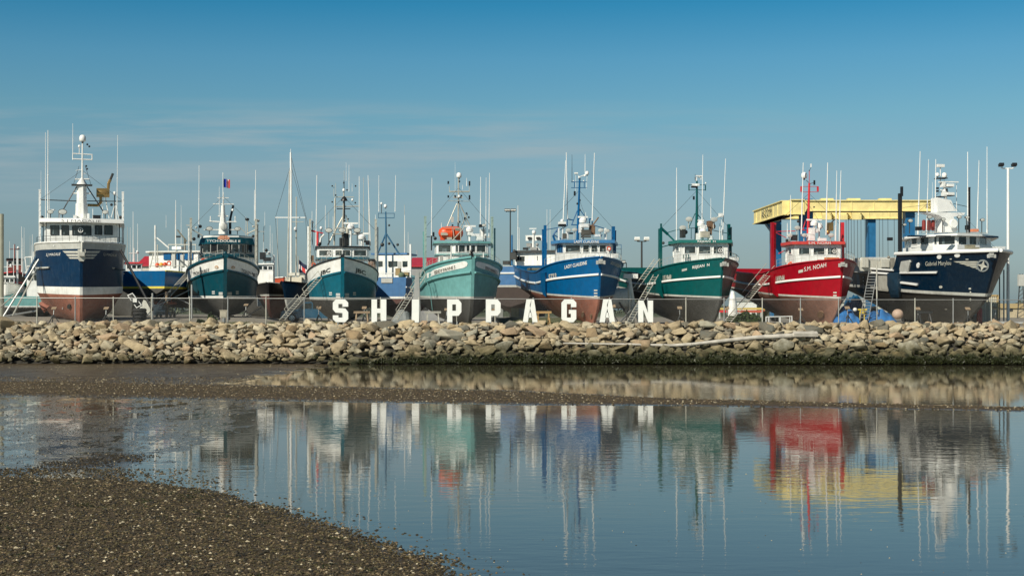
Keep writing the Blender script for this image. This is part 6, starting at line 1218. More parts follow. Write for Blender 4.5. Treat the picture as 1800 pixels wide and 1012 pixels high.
# ---------------------------------------------------------------- ladders
def ladder(label, a, b_, Ya, Yb, w_=.5, m_=BEIGE, hoop=False, name='ladder', fromright=False, step=.3, rails=False):
    A = W(*a, Ya); B = W(*b_, Yb); t_ = thing(name, label, name if name != 'boarding_stairs' else 'stairs', (A.x, A.y, A.z)); d = B-A; side = d.cross(Vector((0, 0, 1))).normalized()*w_/2
    if rails == 'x': side = Vector((w_/2, 0, 0))
    for s_ in (-1, 1): G().tube(side*s_, d+side*s_, .035, n=6).build('side_rail', m_, t_)
    g = G(); n_ = int(d.length/step)
    for i in range(1, n_): c = d*i/n_; g.box(c, (abs(side.x)*2+.04, max(.06, abs(side.y)*2), .05)) if rails == 'x' else g.tube(c-side, c+side, .018, n=5)
    g.build('rungs', m_, t_)
    if hoop:
        up = Vector((-.25, 0, .55)) if d.x > 0 else Vector((.25, 0, .55))
        for f0, f1 in ((.08, .42), (.55, .98)): G().path([d*f0+side, d*f0+side+up, d*f1+side+up, d*f1+side], .022, n=5).build('hand_hoop', m_, t_)
    return t_
ladder('boarding ladder leaning up to the blue stern boat, left of the dark teal boat', (262, 556), (333, 478), 112, 122, .5, hoop=False)
ladder('long ladder with hand hoops leaning beside the blue pickup', (496, 562), (562, 488), 103, 107.5, .45, hoop=True)
ladder('pale ladder with hand hoops rising behind letters H and I', (693, 564), (745, 482), 103, 107, .45, hoop=True)
ladder('lower green and white ladder beside the white net drum', (1106, 566), (1153, 483), 104, 108, .42, m_=BEIGE)
ladder('steep pale ladder reaching the aft rail of the green boat', (1116, 508), (1155, 455), 109, 111, .5)
t_ = ladder('gangway ladder with handrails between the green and red boats', (1278, 566), (1350, 482), 104.5, 110, .6)
dd = W(1350, 482, 110)-W(1278, 566, 104.5); G().path([dd*.45+Vector((-.25, 0, .6)), dd*1.04+Vector((-.25, 0, .7))], .025, n=5).build('handrail', BEIGE, t_); G().path([dd*.6+Vector((.25, .3, .5)), dd*1.02+Vector((.5, .3, .6))], .025, n=5).build('handrail', BEIGE, t_)
ladder('steep grey boarding stairs up to the midnight blue boat by the blue tarps', (1519, 563), (1535, 476), 103.5, 107, .62, m_=STEEL, name='boarding_stairs', rails='x', step=.31)
# props, struts
def strut(label, segs, m_, name='prop', w_=.05, cat='prop', shape='tube'):
    P = [W(*segs[0][:2], segs[0][2])]; g = G()
    for q in segs: P.append(W(*q[:2], q[2]))
    o0 = P[0]; P = [p-o0 for p in P[1:]]
    g.path(P, w_, n=7); return tag(g.build(name, m_, None, loc=o0), label, cat)
strut('long galvanised prop slanting up to the left side of the navy boat', [(6, 556, 104), (68, 456, 106)], STEEL, w_=.07)
strut('second prop crossing the first at the far left of the yard', [(22, 555, 103), (64, 475, 106)], BEIGE, w_=.06)
strut('dark blue diagonal pole against the navy boat bow at left', [(45, 488, 107), (73, 432, 107)], mat('steel_blue', (.03, .08, .14), .5), w_=.09)
strut('low horizontal tube under the props at far left', [(6, 556, 104), (66, 546, 105)], STEEL, w_=.07)
strut('black strut slanting down right of the navy boat', [(212, 440, 107), (268, 545, 104)], BLACK, w_=.1)
strut('pale rail slanting across the far left behind the props', [(0, 540, 110), (40, 505, 112)], BEIGE, w_=.05)
strut('tall weathered wooden pole at the left edge of the picture', [(3, 560, 112), (3, 376, 112)], mat('old_pole', (.28, .28, .22), .8), name='pole', w_=.16, cat='pole')
strut('thin dark pole standing behind the lamp mast at right', [(1757, 566, 118), (1757, 455, 118)], DSTEEL, name='pole', w_=.05, cat='pole')
strut('short grey pipe post just left of the lamp mast', [(1764.5, 566, 112), (1764.5, 474, 112)], STEEL, name='pole', w_=.06, cat='pole')
strut('grey pipe lying on the ground at the foot of the lamp mast', [(1752, 567, 103), (1800, 567.5, 102)], STEEL, name='pipe', w_=.12, cat='pipe')
strut('dark brace crossing behind the net drum and letter N', [(1078, 515, 110), (1112, 568, 105)], DSTEEL, w_=.08)
strut('second dark brace below the net drum, leaning left', [(1122, 530, 109), (1090, 566, 105)], STEEL, w_=.06)
strut('hose-like pale pipe hanging beside the grey stairs', [(1541, 466, 106), (1541.5, 545, 105), (1543, 552, 105)], BEIGE, name='pipe', w_=.05, cat='pipe')
for i, (x, y0, y1, lb) in enumerate(((268, 515, 566, 'grey cradle post left of the timber prop under the blue stern'), (337, 500, 560, 'grey cradle post at the left side of the dark teal boat'))): strut(lb, [(x, y1, 108+i), (x, y0, 108+i)], STEEL, name='cradle_post', w_=.07, cat='post')
strut('brown timber prop under the blue stern', [(293, 558, 121), (293, 513, 121)], WOOD, w_=.12)
for a, b2, lb in (((270, 522), (300, 512), 'upper left'), ((337, 508), (270, 540), 'long rising'), ((312, 524), (337, 536), 'short falling'), ((310, 552), (337, 542), 'low right')): strut('%s cradle tube beside the dark teal boat' % lb, [(*a, 116), (*b2, 110)], STEEL, name='cradle_tube', w_=.04, cat='cradle')
strut('cradle tube rising to the right under the black hull', [(430, 558, 112), (460, 540, 118)], DSTEEL, name='cradle_tube', w_=.04, cat='cradle')

# boat stands
def stand(px, Y, h, label, first=[None]):
    x = (px-900)*Y/F; loc = (x, Y, ground(x, Y))
    if first[0] is None:
        t_ = thing('boat_stand', label, 'boat stand', loc, 0, 'steel stands propping the boats')
        for i in range(3):
            a = 2.1*i; G().tube((.5*math.cos(a), .5*math.sin(a), 0), (0, 0, .75), .04, n=6).build('leg', DSTEEL, t_)
        G().tube((0, 0, .6), (0, .1, 1.25), .035, n=6).build('screw', STEEL, t_); G().box((0, .12, 1.28), (.34, .34, .06), rx=.5).build('pad', WOOD, t_, smooth=0); first[0] = t_
    else: t_ = copy_tree(first[0], None, label); t_.location = loc
    t_.scale = (1, 1, h)
for px, Y, h, lb in ((94, 103.5, .9, 'left of the navy boat keel'), (186, 103.5, .9, 'right of the navy boat keel'), (432, 113, .8, 'right of the dark teal boat keel'), (560, 107, 1, 'left of the teal JBC keel'), (640, 107, 1, 'right of the teal JBC keel'), (785, 106, .9, 'left of the aqua boat keel'), (868, 106.5, .9, 'right of the aqua boat keel'), (1005, 106.5, .8, 'left of the bright blue boat keel'), (1078, 105.5, 1.1, 'right of the bright blue boat keel'), (1195, 107, 1, 'left of the green boat keel'), (1278, 105.5, 1.0, 'right of the green boat keel'), (1408, 104.5, .9, 'left of the red boat keel'), (1490, 104.5, 1.0, 'right of the red boat keel'), (1614, 103.5, .95, 'under the middle of the midnight blue boat'), (1702, 104.5, .95, 'under the bow of the midnight blue boat'), (1750, 106, 1.0, 'by the container at right')): stand(px, Y, h, 'steel boat stand '+lb)
def kb(px, Y, label):
    x = (px-900)*Y/F; t_ = thing('keel_blocks', label, 'timber blocks', (x, Y, ground(x, Y)-.05), 0, 'timber blocks under the keels')
    for i in range(2): G().box((0, i*.5, .1), (1.1, .3, .24)).build('block', WOOD, t_, smooth=0)
for px, Y, lb in ((146, 107, 'navy boat'), (397, 117, 'dark teal boat'), (604, 108, 'teal JBC boat'), (829, 107.5, 'aqua boat'), (1030, 107.5, 'bright blue boat'), (1248, 108, 'green boat'), (1455, 107.5, 'red boat'), (1690, 107, 'midnight blue boat')): kb(px, Y, 'timber blocks under the bow keel of the '+lb)

# ---------------------------------------------------------------- lamps
def lamp(label, px, ytop, Y, w_, heads, m_=STEEL, hm=DSTEEL, head_w=.5, arm=True, lens=True):
    x = xx(px, Y); t_ = thing('lamp_mast', label, 'lamp', (x, Y, ground(x, Y))); h_ = zz(ytop, Y)-ground(x, Y)
    g = G(); g.tube((0, 0, 0), (0, 0, h_), w_, w_*.75, 10); g.box((0, 0, .05), (w_*5, w_*5, .12)); g.build('pole', m_, t_, smooth=50)
    for dx, dz, tilt in heads:
        G().path([(0, 0, h_), (dx*.6, 0, h_-.02), (dx, 0, h_+dz-.1)], .05, n=6).build('lamp_arm', m_, t_)
        g = G(); g.box((dx, -.05, h_+dz+.12), (head_w, .35, head_w*.55), 0, rx=-.3); g.box((dx, -.24, h_+dz+.1), (head_w*.82, .04, head_w*.42), 1, rx=-.3); hd = g.build('lamp_head', [hm, LENS if lens else hm], t_, smooth=0)
lamp('tall white lamp mast with two dark floodlights at the right edge', 1772, 296, 110, .13, [(-.55, .15, 0), (.45, .15, 0)], m_=WHITE2, hm=BLACK, head_w=.36, lens=False)
lamp('dark lamp pole with two white floodlights between the blue and green boats', 1128, 424, 135, .11, [(-.45, .1, 0), (.45, .1, 0)], m_=DSTEEL, hm=WHITE2, head_w=.5)
lamp('tall thin lamp pole with four heads behind the faded blue boat', 897, 371, 165, .09, [(-.5, 0, 0), (-.2, 0, 0), (.2, 0, 0), (.5, 0, 0)], m_=DSTEEL, head_w=.35)
lamp('small dark lamp post just right of the bright blue bow', 1101, 462, 150, .06, [(-.3, 0, 0)], m_=DSTEEL, head_w=.4)

# ---------------------------------------------------------------- meter box, sawhorse, tyres, lift
o0 = GP(393.5, 100.6); t_ = thing('meter_box', 'beige electric meter box on a steel post in front of the dark teal boat', 'utility box', o0)
G().tube((0, 0, 0), (0, 0, .55), .13, n=10).build('post', STEEL, t_, smooth=50); g = G(); g.box((0, 0, .82), (.5, .3, .5)); g.box((0, 0, 1.08), (.56, .36, .06)); g.box((0, -.16, .8), (.4, .03, .36)); g.build('box', mat('box_beige', (.5, .46, .36), .6), t_, smooth=0)
for s_ in (-.36, .36): G().ball((s_, .05, .5), .1).build('cable_gland', BLACK, t_)
def sawhorse(px, Y, label, m_):
    o0 = GP(px, Y); t_ = thing('sawhorse', label, 'sawhorse', o0, .2); G().box((0, 0, .95), (1.15, .2, .16)).build('top_beam', m_, t_, smooth=0)
    for sx_ in (-.42, .42):
        for sy_ in (-1, 1): G().tube((sx_*1.05, sy_*.35, 0), (sx_*.9, 0, .95), .05, n=5).build('leg', m_, t_)
sawhorse(636, 101.5, 'wooden trestle with splayed legs between letters S and H', WOOD); sawhorse(1625, 102.3, 'dark trestle standing beneath the midnight blue hull', DSTEEL); sawhorse(955, 101, 'low yellow timber trestle right of the first letter A', mat('new_timber', (.5, .32, .13), .7))
sawhorse(761, 102, 'pale splattered trestle under the left side of the aqua boat', BEIGE)
o0 = GP(246, 101.3); t_ = thing('tyre_stack', 'black stack of tyres and rubber fenders below the black strut', 'tyres', o0)
for i in range(5): G().torus((rr_.uniform(-.05, .05), rr_.uniform(-.05, .05), .12+i*.24), .36, .15, 'Z', 18, 8).build('tyre', RUBBER, t_)
o0 = W(233, 548, 104); t_ = thing('hose_reel_frame', 'white ladder-like frame with reel hanging right of the navy boat', 'frame', o0)
g = G(); q = [Vector(v) for v in ((-.35, 0, 1.2), (.0, 0, 1.35), (.65, 0, .5), (.3, 0, .3))]; g.path(q+[q[0]], .035, n=6); g.build('frame', WHITE, t_); G().lathe((.18, .05, .8), [(.12, -.1), (.26, -.09), (.26, .09), (.12, .1)], n=14, axis='Y').build('reel', BLACK, t_); G().box((.2, -.12, .85), (.3, .04, .3)).build('plate', WHITE, t_, smooth=0)
o0 = GP(291, 124); t_ = thing('scissor_lift', 'orange scissor lift parked under the blue stern boat', 'lift', o0)
lo = mat('lift_orange', (.50, .12, .06), .5, dirt=.3)
g = G(); g.box((0, 0, .35), (1.15, 1.9, .3)); g.box((0, 0, .62), (1.0, 1.7, .1)); g.build('chassis', LGREY, t_, smooth=0)
for sx_ in (-.6, .6):
    for sy_ in (-.7, .7): G().lathe((sx_-.08, sy_, .22), [(.1, 0), (.22, .02), (.22, .16), (.1, .18)], n=14, axis='X').build('wheel', OFFW, t_)
g = G()
for sy_ in (-.6, .6):
    for k_ in range(2): g.tube((-.45, sy_, .65+k_*.22), (.45, sy_, .87+k_*.22), .035, n=5); g.tube((.45, sy_, .65+k_*.22), (-.45, sy_, .87+k_*.22), .035, n=5)
g.build('scissor_arms', LGREY, t_); g = G(); g.box((0, 0, 1.2), (1.5, 2.0, .22)); g.build('platform', lo, t_, smooth=0); g = G()
for x in (-.74, -.25, .25, .74):
    for y in (-.95, .95): g.tube((x, y, 1.3), (x, y, 1.85 if x != .25 else 2.1), .03, n=5)
for z in (1.6, 1.85):
    for y in (-.95, .95): g.tube((-.74, y, z), (.74, y, z), .03, n=5)
g.build('guard_rail', lo, t_)

# ---------------------------------------------------------------- pickup
x0 = xx(497, 125); o0 = Vector((x0+2.7, 125, ground(x0+2.7, 125))); t_ = thing('pickup_truck', 'blue pickup truck parked side-on behind the teal JBC boat', 'pickup', o0)
pb = mat('pickup_blue', (.03, .115, .20), .25, .3, coat=.5)
prof = [(-2.7, .45), (-2.72, .85), (-2.6, 1.05), (-1.25, 1.16), (-.75, 1.72), (-.5, 1.80), (.85, 1.80), (1.05, 1.72), (1.15, 1.18), (2.7, 1.18), (2.72, .5)]
g = G(); g.extr([(x, -.92, z) for x, z in [(-2.7, .4)]+prof[1:4]+[(1.15, 1.18), (2.7, 1.18), (2.72, .4)]], (0, 1.84, 0)); g.build('body', pb, t_, smooth=0)
g = G(); g.extr([(x, -.8, z) for x, z in ((-1.25, 1.16), (-.75, 1.74), (-.5, 1.82), (.85, 1.82), (1.05, 1.74), (1.15, 1.18))], (0, 1.6, 0)); g.build('cab', pb, t_, smooth=0)
g = G()
for q in (((-1.08, 1.22), (-.68, 1.7), (-.05, 1.72), (-.05, 1.22)), ((.05, 1.22), (.05, 1.72), (.85, 1.7), (.98, 1.22))): G().extr([(x, -.82, z) for x, z in q], (0, .03, 0)).build('side_window', GLASS, t_, smooth=0)
for x in (-1.75, 1.75):
    w_ = G().lathe((x, -.94, .41), [(.2, .22), (.38, .2), (.41, .12), (.38, 0), (.27, -.01)], n=22, axis='Y').build('wheel', RUBBER, t_); g = G(); g.lathe((x, -.955, .41), [(.26, .02), (.24, 0), (.06, -.01)], n=18, axis='Y'); g.build('rim', mat('alloy', (.5, .5, .5), .3, .7), w_)
    g = G()
    for i in range(5): a = i*1.257; g.box((x+.15*math.cos(a), -.975, .41+.15*math.sin(a)), (.07, .02, .07), rz=0)
    g.build('rim_slots', BLACK, w_, smooth=0)
    G().lathe((x, .7, .41), [(.2, .22), (.38, .2), (.41, .12), (.38, 0)], n=20, axis='Y').build('wheel', RUBBER, t_)
G().box((-2.7, 0, .55), (.14, 1.8, .2)).build('bumper', STEEL, t_, smooth=0); G().box((-1.0, -.98, 1.2), (.2, .14, .16)).build('mirror', pb, t_, smooth=0); G().box((-2.66, -.7, .88), (.12, .3, .16)).build('headlight', LENS, t_, smooth=0); G().box((-1.75, -.93, .86), (.95, .03, .08)).build('wheel_arch', BLACK, t_, smooth=0)

# ---------------------------------------------------------------- pillar, buildings, drum, container, tarps...
o0 = GP(730.5, 102.5); g = G(); g.extr([(-.38, 0, -.1), (.38, 0, -.1), (.24, 0, 3.9), (-.0, 0, 3.9)], (0, .5, 0)); g.box((.0, .25, .0), (1.0, .8, .3)); tag(g.build('concrete_pillar', mat('pale_concrete', (.33, .34, .33), .8, dirt=.4, dirtcol=(.2, .2, .19)), None, smooth=0, loc=o0), 'grey tapering concrete pillar standing directly behind letter I', 'pillar')
def shed(label, x0, x1, ye, yr, Y, depth, wall, roofm, ridge=.5, name='shed', door=None):
    o0 = Vector((xx(x0, Y), Y, ground(xx(x0, Y), Y))); t_ = thing(name, label, 'building', o0); wd = xx(x1, Y)-xx(x0, Y); he = zz(ye, Y)-o0.z; hr = zz(yr, Y)-o0.z
    g = G(); g.extr([(0, 0, -.1), (wd, 0, -.1), (wd, 0, he), (0, 0, he)], (0, depth, 0)); g.build('wall', wall, t_, smooth=0)
    g = G(); g.extr([(-.25, -.25, he), (-.25, depth/2, hr), (-.25, depth+.25, he), (-.25, depth+.25, he-.12), (-.25, depth/2, hr-.14), (-.25, -.25, he-.12)], (wd+.5, 0, 0)); g.build('roof', roofm, t_, smooth=0)
    g = G(); g.add([(0, .01, he), (0, depth-.01, he), (0, depth/2, hr-.15), (wd, .01, he), (wd, depth-.01, he), (wd, depth/2, hr-.15)], [(0, 1, 2), (3, 5, 4)]); g.build('gable', wall, t_, smooth=0)
    for q in door or []: g = G(); a = xx(q[0], Y)-o0.x; c = xx(q[1], Y)-o0.x; z0, z1 = zz(q[3], Y)-o0.z, zz(q[2], Y)-o0.z; g.box(((a+c)/2, -.03, (z0+z1)/2), (c-a, .08, z1-z0)); g.build('door', DSTEEL, t_, smooth=0)
    return t_
ROOFR = mat('red_metal_roof', (.50, .035, .05), .4, dirt=.15)
shed('grey metal building with a bright red roof behind the aqua boat', 722, 800, 467, 449, 150, 12, mat('grey_siding', (.30, .31, .31), .6), ROOFR, name='boat_shed', door=[(742, 752, 520, 545)])
shed('small white shed with a red roof between the navy boat and the blue stern', 243, 264, 466, 448, 170, 8, OFFW, ROOFR, name='red_roofed_shed')
shed('low grey shed with a pale roof edge left of the faded blue boat', 862, 884, 518, 512, 140, 5, mat('grey_green_wall', (.24, .26, .25), .7), LGREY, name='low_shed')
shed('long low beige building in the far yard at the right edge', 1762, 1850, 540, 533, 210, 8, mat('beige_wall', (.5, .42, .28), .7), mat('ochre_roof', (.5, .38, .18), .7), name='warehouse', door=[(1772, 1780, 541, 547)])
shed('far white building between the green and red boats', 1296, 1330, 528, 522, 260, 9, WHITE, LGREY, name='far_building'); shed('far pale building behind the hoist, right of the red boat', 1480, 1560, 530, 524, 250, 9, OFFW, LGREY, name='far_building')
shed('far pale shed seen left of the navy boat', 0, 60, 530, 522, 220, 9, OFFW, DSTEEL, name='far_building')
g = G(); o0 = Vector((xx(1288, 150), 150, 2.4)); g.lathe((0, 0, 0), [(.55, 0), (.5, 1), (.32, 2.6), (.18, 3.1)], n=16); tag(g.build('silo', WHITE, None, loc=o0), 'white tapering tank in the far yard just right of the green bow', 'tank')
o0 = Vector((xx(1098, 109), 109, ground(xx(1098, 109), 109))); t_ = thing('net_drum', 'large white net drum on A-shaped frame between the blue and green boats', 'net drum', o0)
NW = mat('drum_white', (.74, .73, .66), .6, dirt=.5, dirtcol=(.3, .27, .2))
G().lathe((-1.3, 0, 2.0), [(.3, 0), (.75, .02), (.8, 1.5), (.3, 1.52)], n=20, axis='X', mi=0).build('drum', NW, t_)
for x in (-1.35, .3): G().torus((x, 0, 2.0), 1.15, .07, 'X', 26, 6).build('flange', NW, t_); g = G(); [g.tube((x, 0, 2.0), (x, 1.12*math.cos(i*1.047), 2.0+1.12*math.sin(i*1.047)), .04, n=5) for i in range(6)]; g.build('spokes', NW, t_)
for x in (-1.6, .62):
    g = G(); g.tube((x-.1, -.9, 0), (x, 0, 2.1), .12, n=6); g.tube((x+.1, .9, 0), (x, 0, 2.1), .12, n=6); g.tube((x, -.5, 1.0), (x, .5, 1.0), .06, n=6); g.build('a_frame', NW, t_)
g = G(); g.tube((.75, 0, 1.0), (.35, 0, 3.6), .16, n=6); g.box((.45, 0, 3.7), (1.1, .5, .35)); g.box((-1.2, 0, 3.05), (1.5, .3, .25)); g.tube((.6, 0, 1.9), (1.15, 0, .1), .13, n=6); g.tube((.6, 0, 1.9), (.25, -.3, .1), .1, n=6); g.build('crane_arm', WHITE, t_)
# container
o0 = Vector((xx(1694, 121), 121, 2.4)); t_ = thing('cargo_container', 'cream cargo container with rusty edges behind the midnight blue bow', 'container', o0); wd = 2.9; CR = mat('container_cream', (.62, .59, .47), .6, dirt=.5, dirtcol=(.35, .25, .12)); RE = mat('container_edge', (.5, .36, .16), .7, dirt=.6)
g = G(); 
for i in range(16): g.box((.1+i*(wd-.2)/16+.08, .0, 1.2), (.09, .04, 2.1))
g.box((wd/2, 3, 1.2), (wd-.05, 5.9, 2.2)); g.build('container_wall', CR, t_, smooth=0); g = G()
for x in (0, wd): g.box((x, 0, 1.2), (.12, .12, 2.4))
for z in (.05, 2.35): g.box((wd/2, 0, z), (wd, .12, .13)); 
g.build('container_frame', RE, t_, smooth=0); g = G()
for x in (.95, 1.25, 1.75, 2.05): g.tube((x, -.08, .2), (x, -.08, 2.2), .025, n=5)
g.build('locking_bars', STEEL, t_)
# tarps
def tarp(label, px0, px1, y0, Y, seed, m_, base=None):
    x0_, x1_ = xx(px0, Y), xx(px1, Y); wd = x1_-x0_; gz = ground(x0_, Y) if base is None else zz(base, Y); h_ = zz(y0, Y)-gz; g = G(); nx, ny = 26, 12; rows = []
    for j in range(ny+1):
        v = j/ny; rr2 = []
        for i in range(nx+1):
            u = i/nx; e = (max(0, math.sin(math.pi*u)))**.45*(max(0, math.sin(math.pi*(.04+v*.92))))**.5; hh = h_*e*(.9+.4*mn.noise(Vector((u*4+seed, v*2, seed)))+.12*mn.noise(Vector((u*13, v*7, seed))))
            rr2.append((u*wd, v*2.2, max(-.05, hh)))
        rows.append(rr2)
    g.grid(rows); g.add([rows[0][i] for i in range(nx+1)]+[(rows[0][i][0], rows[0][i][1], -.1) for i in range(nx+1)], [(i, i+1, nx+2+i, nx+1+i) for i in range(nx)])
    o0 = Vector((x0_, Y, gz)); return tag(g.build('tarpaulin', m_, None, loc=o0, smooth=50), label, 'tarpaulin', 'blue tarpaulins over gear')
BT = mat('tarp_blue', (.03, .16, .42), .45, var=.3, bump=.03, bs=3)
tarp('bright blue tarpaulin heap left of the grey stairs', 1470, 1516, 541, 104.5, 3, BT); tarp('bright blue tarpaulin heap right of the grey stairs', 1526, 1580, 543, 105, 8, BT)
t2 = tarp('darker blue tarpaulin over gear behind the red bow', 1486, 1530, 516, 118, 5, mat('tarp_dark_blue', (.01, .09, .2), .5, bump=.03, bs=3))
tarp('grey heap of covered gear between letters H and I', 688, 722, 541, 108, 12, mat('tarp_grey', (.22, .24, .24), .7, bump=.03, bs=4)); bpy.data.objects['tarpaulin.003']['group'] = 'covered heaps'
for px, y, Y, r, lb in ((1578, 552, 103.6, .42, 'large pale orange buoy at the right end of the blue tarpaulins'), (1503, 544, 103.6, .16, 'small white float on the left blue tarpaulin')): tag(G().ball((0, 0, 0), r, (1, 1, .9)).build('buoy', mat('faded_buoy' if r > .3 else 'white_float', (.5, .36, .27) if r > .3 else (.75, .75, .72), .6), None, loc=W(px, y, Y)), lb, 'buoy')
o0 = GP(1516, 104.8); t_ = thing('yellow_stand', 'yellow steel stand directly left of the grey stairs', 'stand', o0); YS = mat('stand_yellow', (.65, .48, .06), .5)
for x in (-.18, .14): G().tube((x, 0, 0), (x, 0, 1.1), .045, n=6).build('leg', YS, t_)
g = G(); g.box((0, 0, 1.15), (.62, .3, .12)); g.box((.0, 0, .98), (.4, .24, .25)); g.build('top', YS, t_, smooth=0)
o0 = GP(1370, 101.6); t_ = thing('white_handrail', 'low white tubular rail in front of the red boat', 'handrail', o0)
g = G(); g.path([(-.95, 0, 0), (-.95, 0, .62), (.9, 0, .66), (.9, 0, 0)], .035, n=6); g.build('top_tube', WHITE2, t_); 
for x in (-.75, 0, .08, .75): G().tube((x, .02, 0), (x, .02, .62), .028, n=5).build('upright', WHITE2, t_)
G().box((-.05, 0, .06), (2.1, .3, .08)).build('foot_plate', STEEL, t_, smooth=0)
o0 = GP(1345, 118); t_ = tag(G().box((0, 0, .45), (.28, .28, 1.0)).box((0, 0, .98), (.34, .34, .08)).build('yellow_bollard', YS, None, loc=o0, smooth=0), 'yellow bollard under the stern of the red boat', 'bollard')
for px, Y, w_, m_, lb in ((1312, 175, 4.5, mat('barrier_red', (.5, .09, .05), .6), 'red and yellow barrier in the far yard between the green and red boats'), (1284, 182, 3.5, RED2, 'short red barrier in the far yard at the green bow')):
    o0 = GP(px, Y); t_ = thing('barrier', lb, 'barrier', o0); G().box((0, 0, .95), (w_, .25, .3)).build('barrier_panel', m_, t_, smooth=0); G().box((0, 0, 1.28), (w_*1.1, .25, .25)).build('barrier_top', mat('barrier_yellow', (.6, .45, .12), .6), t_, smooth=0)
    for s_ in (-.4, .4): G().box((s_*w_, 0, .4), (.15, .4, .9)).build('barrier_leg', LGREY, t_, smooth=0)
# red gas cylinders by the container
for px, lb in ((1720, 'left'), (1723.5, 'right')): tag(G().lathe((0, 0, 0), [(.1, 0), (.14, .05), (.14, 1.15), (.06, 1.35), (.04, 1.45)], n=12).build('gas_cylinder', mat('cylinder_red', (.32, .04, .035), .4), None, loc=GP(px, 108)), lb+' red gas cylinder of the two under the midnight blue bow', 'gas cylinder', 'red gas cylinders by the container')
tag(G().lathe((0, 0, 0), [(.5, 0), (.62, .3), (.5, .6), (.1, .7)], n=12).build('covered_pump', mat('cover_grey', (.36, .34, .29), .8), None, loc=GP(1712, 109)), 'grey covered pump under the midnight blue bow', 'pump')
# barrels, pallets behind the letters
for px, Y, c, lb in ((905, 112, (.45, .35, .2), 'tan'), (916, 112.5, (.35, .34, .28), 'grey'), (926, 111.5, (.38, .36, .3), 'pale grey')):
    g = G(); g.box((0, 0, .45), (.62, .6, .8)); g.box((0, 0, .87), (.68, .66, .07)); g.box((0, -.31, .45), (.5, .03, .6)); tag(g.build('fish_box', mat('fishbox_'+lb.replace(' ', '_'), c, .7, dirt=.4), None, loc=GP(px, Y)+Vector((0, 0, .35)), smooth=0), lb+' fish box on the bank between the second P and first A', 'fish box', 'fish boxes on the bank')
g = G(); rows = [[(i*.5, j*.8, (.55+.25*mn.noise(Vector((i*.4, j*.7, 2))))*math.sin(math.pi*min(1, .12+j/8))) for i in range(15)] for j in range(8)]; g.grid(rows); o = g.build('grass_bank', mat('bank_grass', (.085, .095, .045), .9, var=.35, bump=.04, bs=6), None, loc=(xx(862, 108), 108, 2.35), smooth=60); o['kind'] = 'structure'
# bushes
def bush(px, Y, w_, h_, label, seed, name='bush', cl=(.045, .075, .02)):
    r_ = np.random.default_rng(seed); K = 900; o0 = GP(px, Y); d = r_.normal(0, 1, (K, 3)); d /= np.linalg.norm(d, axis=1)[:, None]; d[:, 2] = abs(d[:, 2]); rad = r_.uniform(.5, 1, K)**.5
    lump = 1+.3*np.sin(d[:, 0]*5+seed)*np.cos(d[:, 1]*4); c = d*rad[:, None]*lump[:, None]*np.array([w_/2, w_/2.5, h_]); a = r_.normal(0, 1, (K, 3)); b2 = r_.normal(0, 1, (K, 3)); s_ = .11*max(1, h_/1.5)
    a *= s_/np.linalg.norm(a, axis=1)[:, None]; b2 *= s_/np.linalg.norm(b2, axis=1)[:, None]; V = np.stack([c-a, c+b2, c+a, c-b2], 1).reshape(-1, 3); t_ = thing(name, label, 'bush', o0)
    o = npmesh('foliage', V, np.arange(K*4).reshape(-1, 4), [mat('foliage_%s' % name, cl, .7, var=.5, vs=3)], sharp=0); o.parent = t_; G().tube((0, 0, 0), (0, 0, h_*.6), .06, .03, 6).build('stem', BROWN, t_)
for q in ((1308, 130, 2.2, .9, 'round green bush in the yard between the green and red boats', 1), (1325, 133, 1.6, .7, 'smaller green bush right of the round one', 2), (372, 101.6, .7, .75, 'scraggly shrub left of the beige meter box', 3), (352, 101.4, .5, .4, 'low green shrub further left of the meter box', 4), (1290, 128, 1.2, .6, 'low shrub at the foot of the gangway ladder', 5)): bush(*q[:5], q[5])
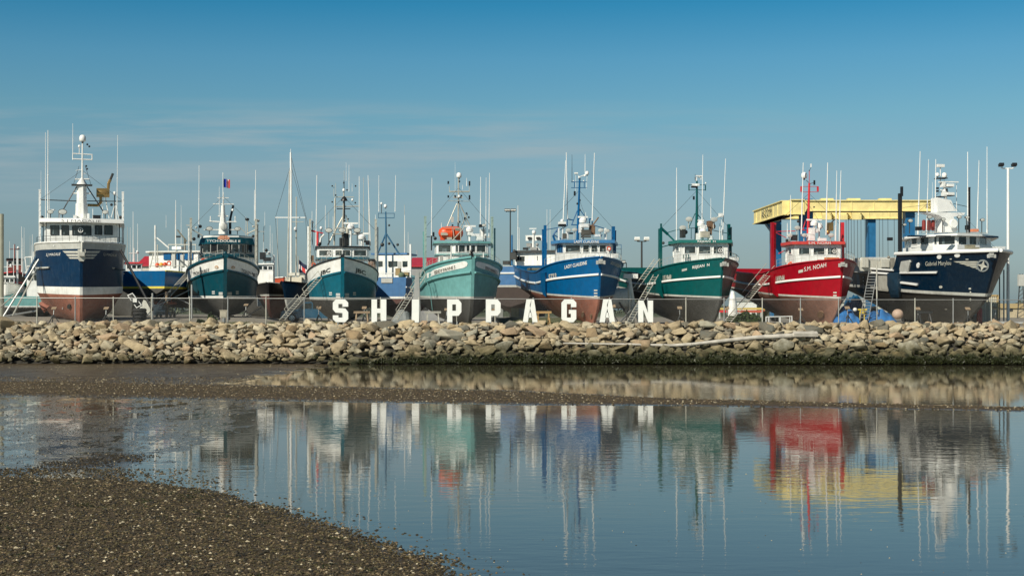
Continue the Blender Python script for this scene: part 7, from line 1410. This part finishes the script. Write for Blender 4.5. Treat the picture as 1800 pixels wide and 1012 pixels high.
# far tree line
r_ = np.random.default_rng(4); K = 30000; X = r_.uniform(-330, 330, K); zt_ = np.array([3.2+2.0*mn.noise(Vector((x*.02, 1, 0)))+1.5*mn.noise(Vector((x*.12, 5, 0))) for x in X]); Z = 2.4+zt_*r_.random(K)**.6; Yv = 420+r_.uniform(-6, 6, K); c = np.c_[X, Yv, Z]; a = r_.normal(0, .28, (K, 3)); b2 = r_.normal(0, .28, (K, 3))
tag(npmesh('far_trees', np.stack([c-a, c+b2, c+a, c-b2], 1).reshape(-1, 3), np.arange(K*4).reshape(-1, 4), [mat('far_foliage', (.09, .11, .075), .8, var=.4, vs=.2)], sharp=0), 'low dark line of far-off trees along the horizon', 'trees', kind='stuff')
# far lattice tower at the right edge
o0 = GP(1795, 200); t_ = thing('lattice_tower', 'small dark lattice tower at the far right edge', 'tower', o0)
for sx_ in (-.5, .5): G().tube((sx_, 0, 0), (sx_*.3, 0, 6.2), .08, n=5).build('tower_leg', DSTEEL, t_)
g = G(); [g.tube((-.5+.03*i, 0, .6*i), (.5-.03*i, 0, .6*i+.6), .04, n=4) for i in range(10)]; g.build('tower_bracing', DSTEEL, t_); G().box((0, 0, 5.3), (.9, .5, 1.6)).build('tower_cabin', LGREY, t_, smooth=0)
# distant masts and whips that rise between the boats
for i, (x, y0, y1, Y) in enumerate(((17, 500, 345, 190), (53, 500, 415, 200), (216, 500, 418, 160), (224, 500, 398, 190), (308, 470, 372, 175), (432, 500, 380, 180), (488, 500, 380, 185), (578, 480, 372, 165), (605, 480, 300, 165), (639, 480, 312, 165), (648, 470, 318, 160), (711, 470, 360, 170), (733, 500, 440, 160), (1120, 500, 470, 170))[1:13]):
    o0 = Vector((xx(x, Y), Y, 2.4)); g = G(); h_ = zz(y1, Y)-2.4; g.tube((0, 0, 0), (0, 0, h_*.6), .07, .05, 6); g.tube((0, 0, h_*.6), (0, 0, h_), .045, .025, 6)
    nb = ['left of the navy boat', 'just right of the navy boat', 'beside the red-roofed shed', 'left of the blue stern boat wheelhouse', 'over the dark teal boat', 'left of the sailing boat', 'left of the teal JBC mast', 'behind the teal JBC mast', 'right of the teal JBC mast', 'second right of the teal JBC mast', 'behind the faded blue and white boat', 'left of the grey pillar'][i]
    tag(g.build('whip_mast', LGREY, None, loc=o0), 'thin pale distant mast '+nb, 'mast', 'distant thin masts')
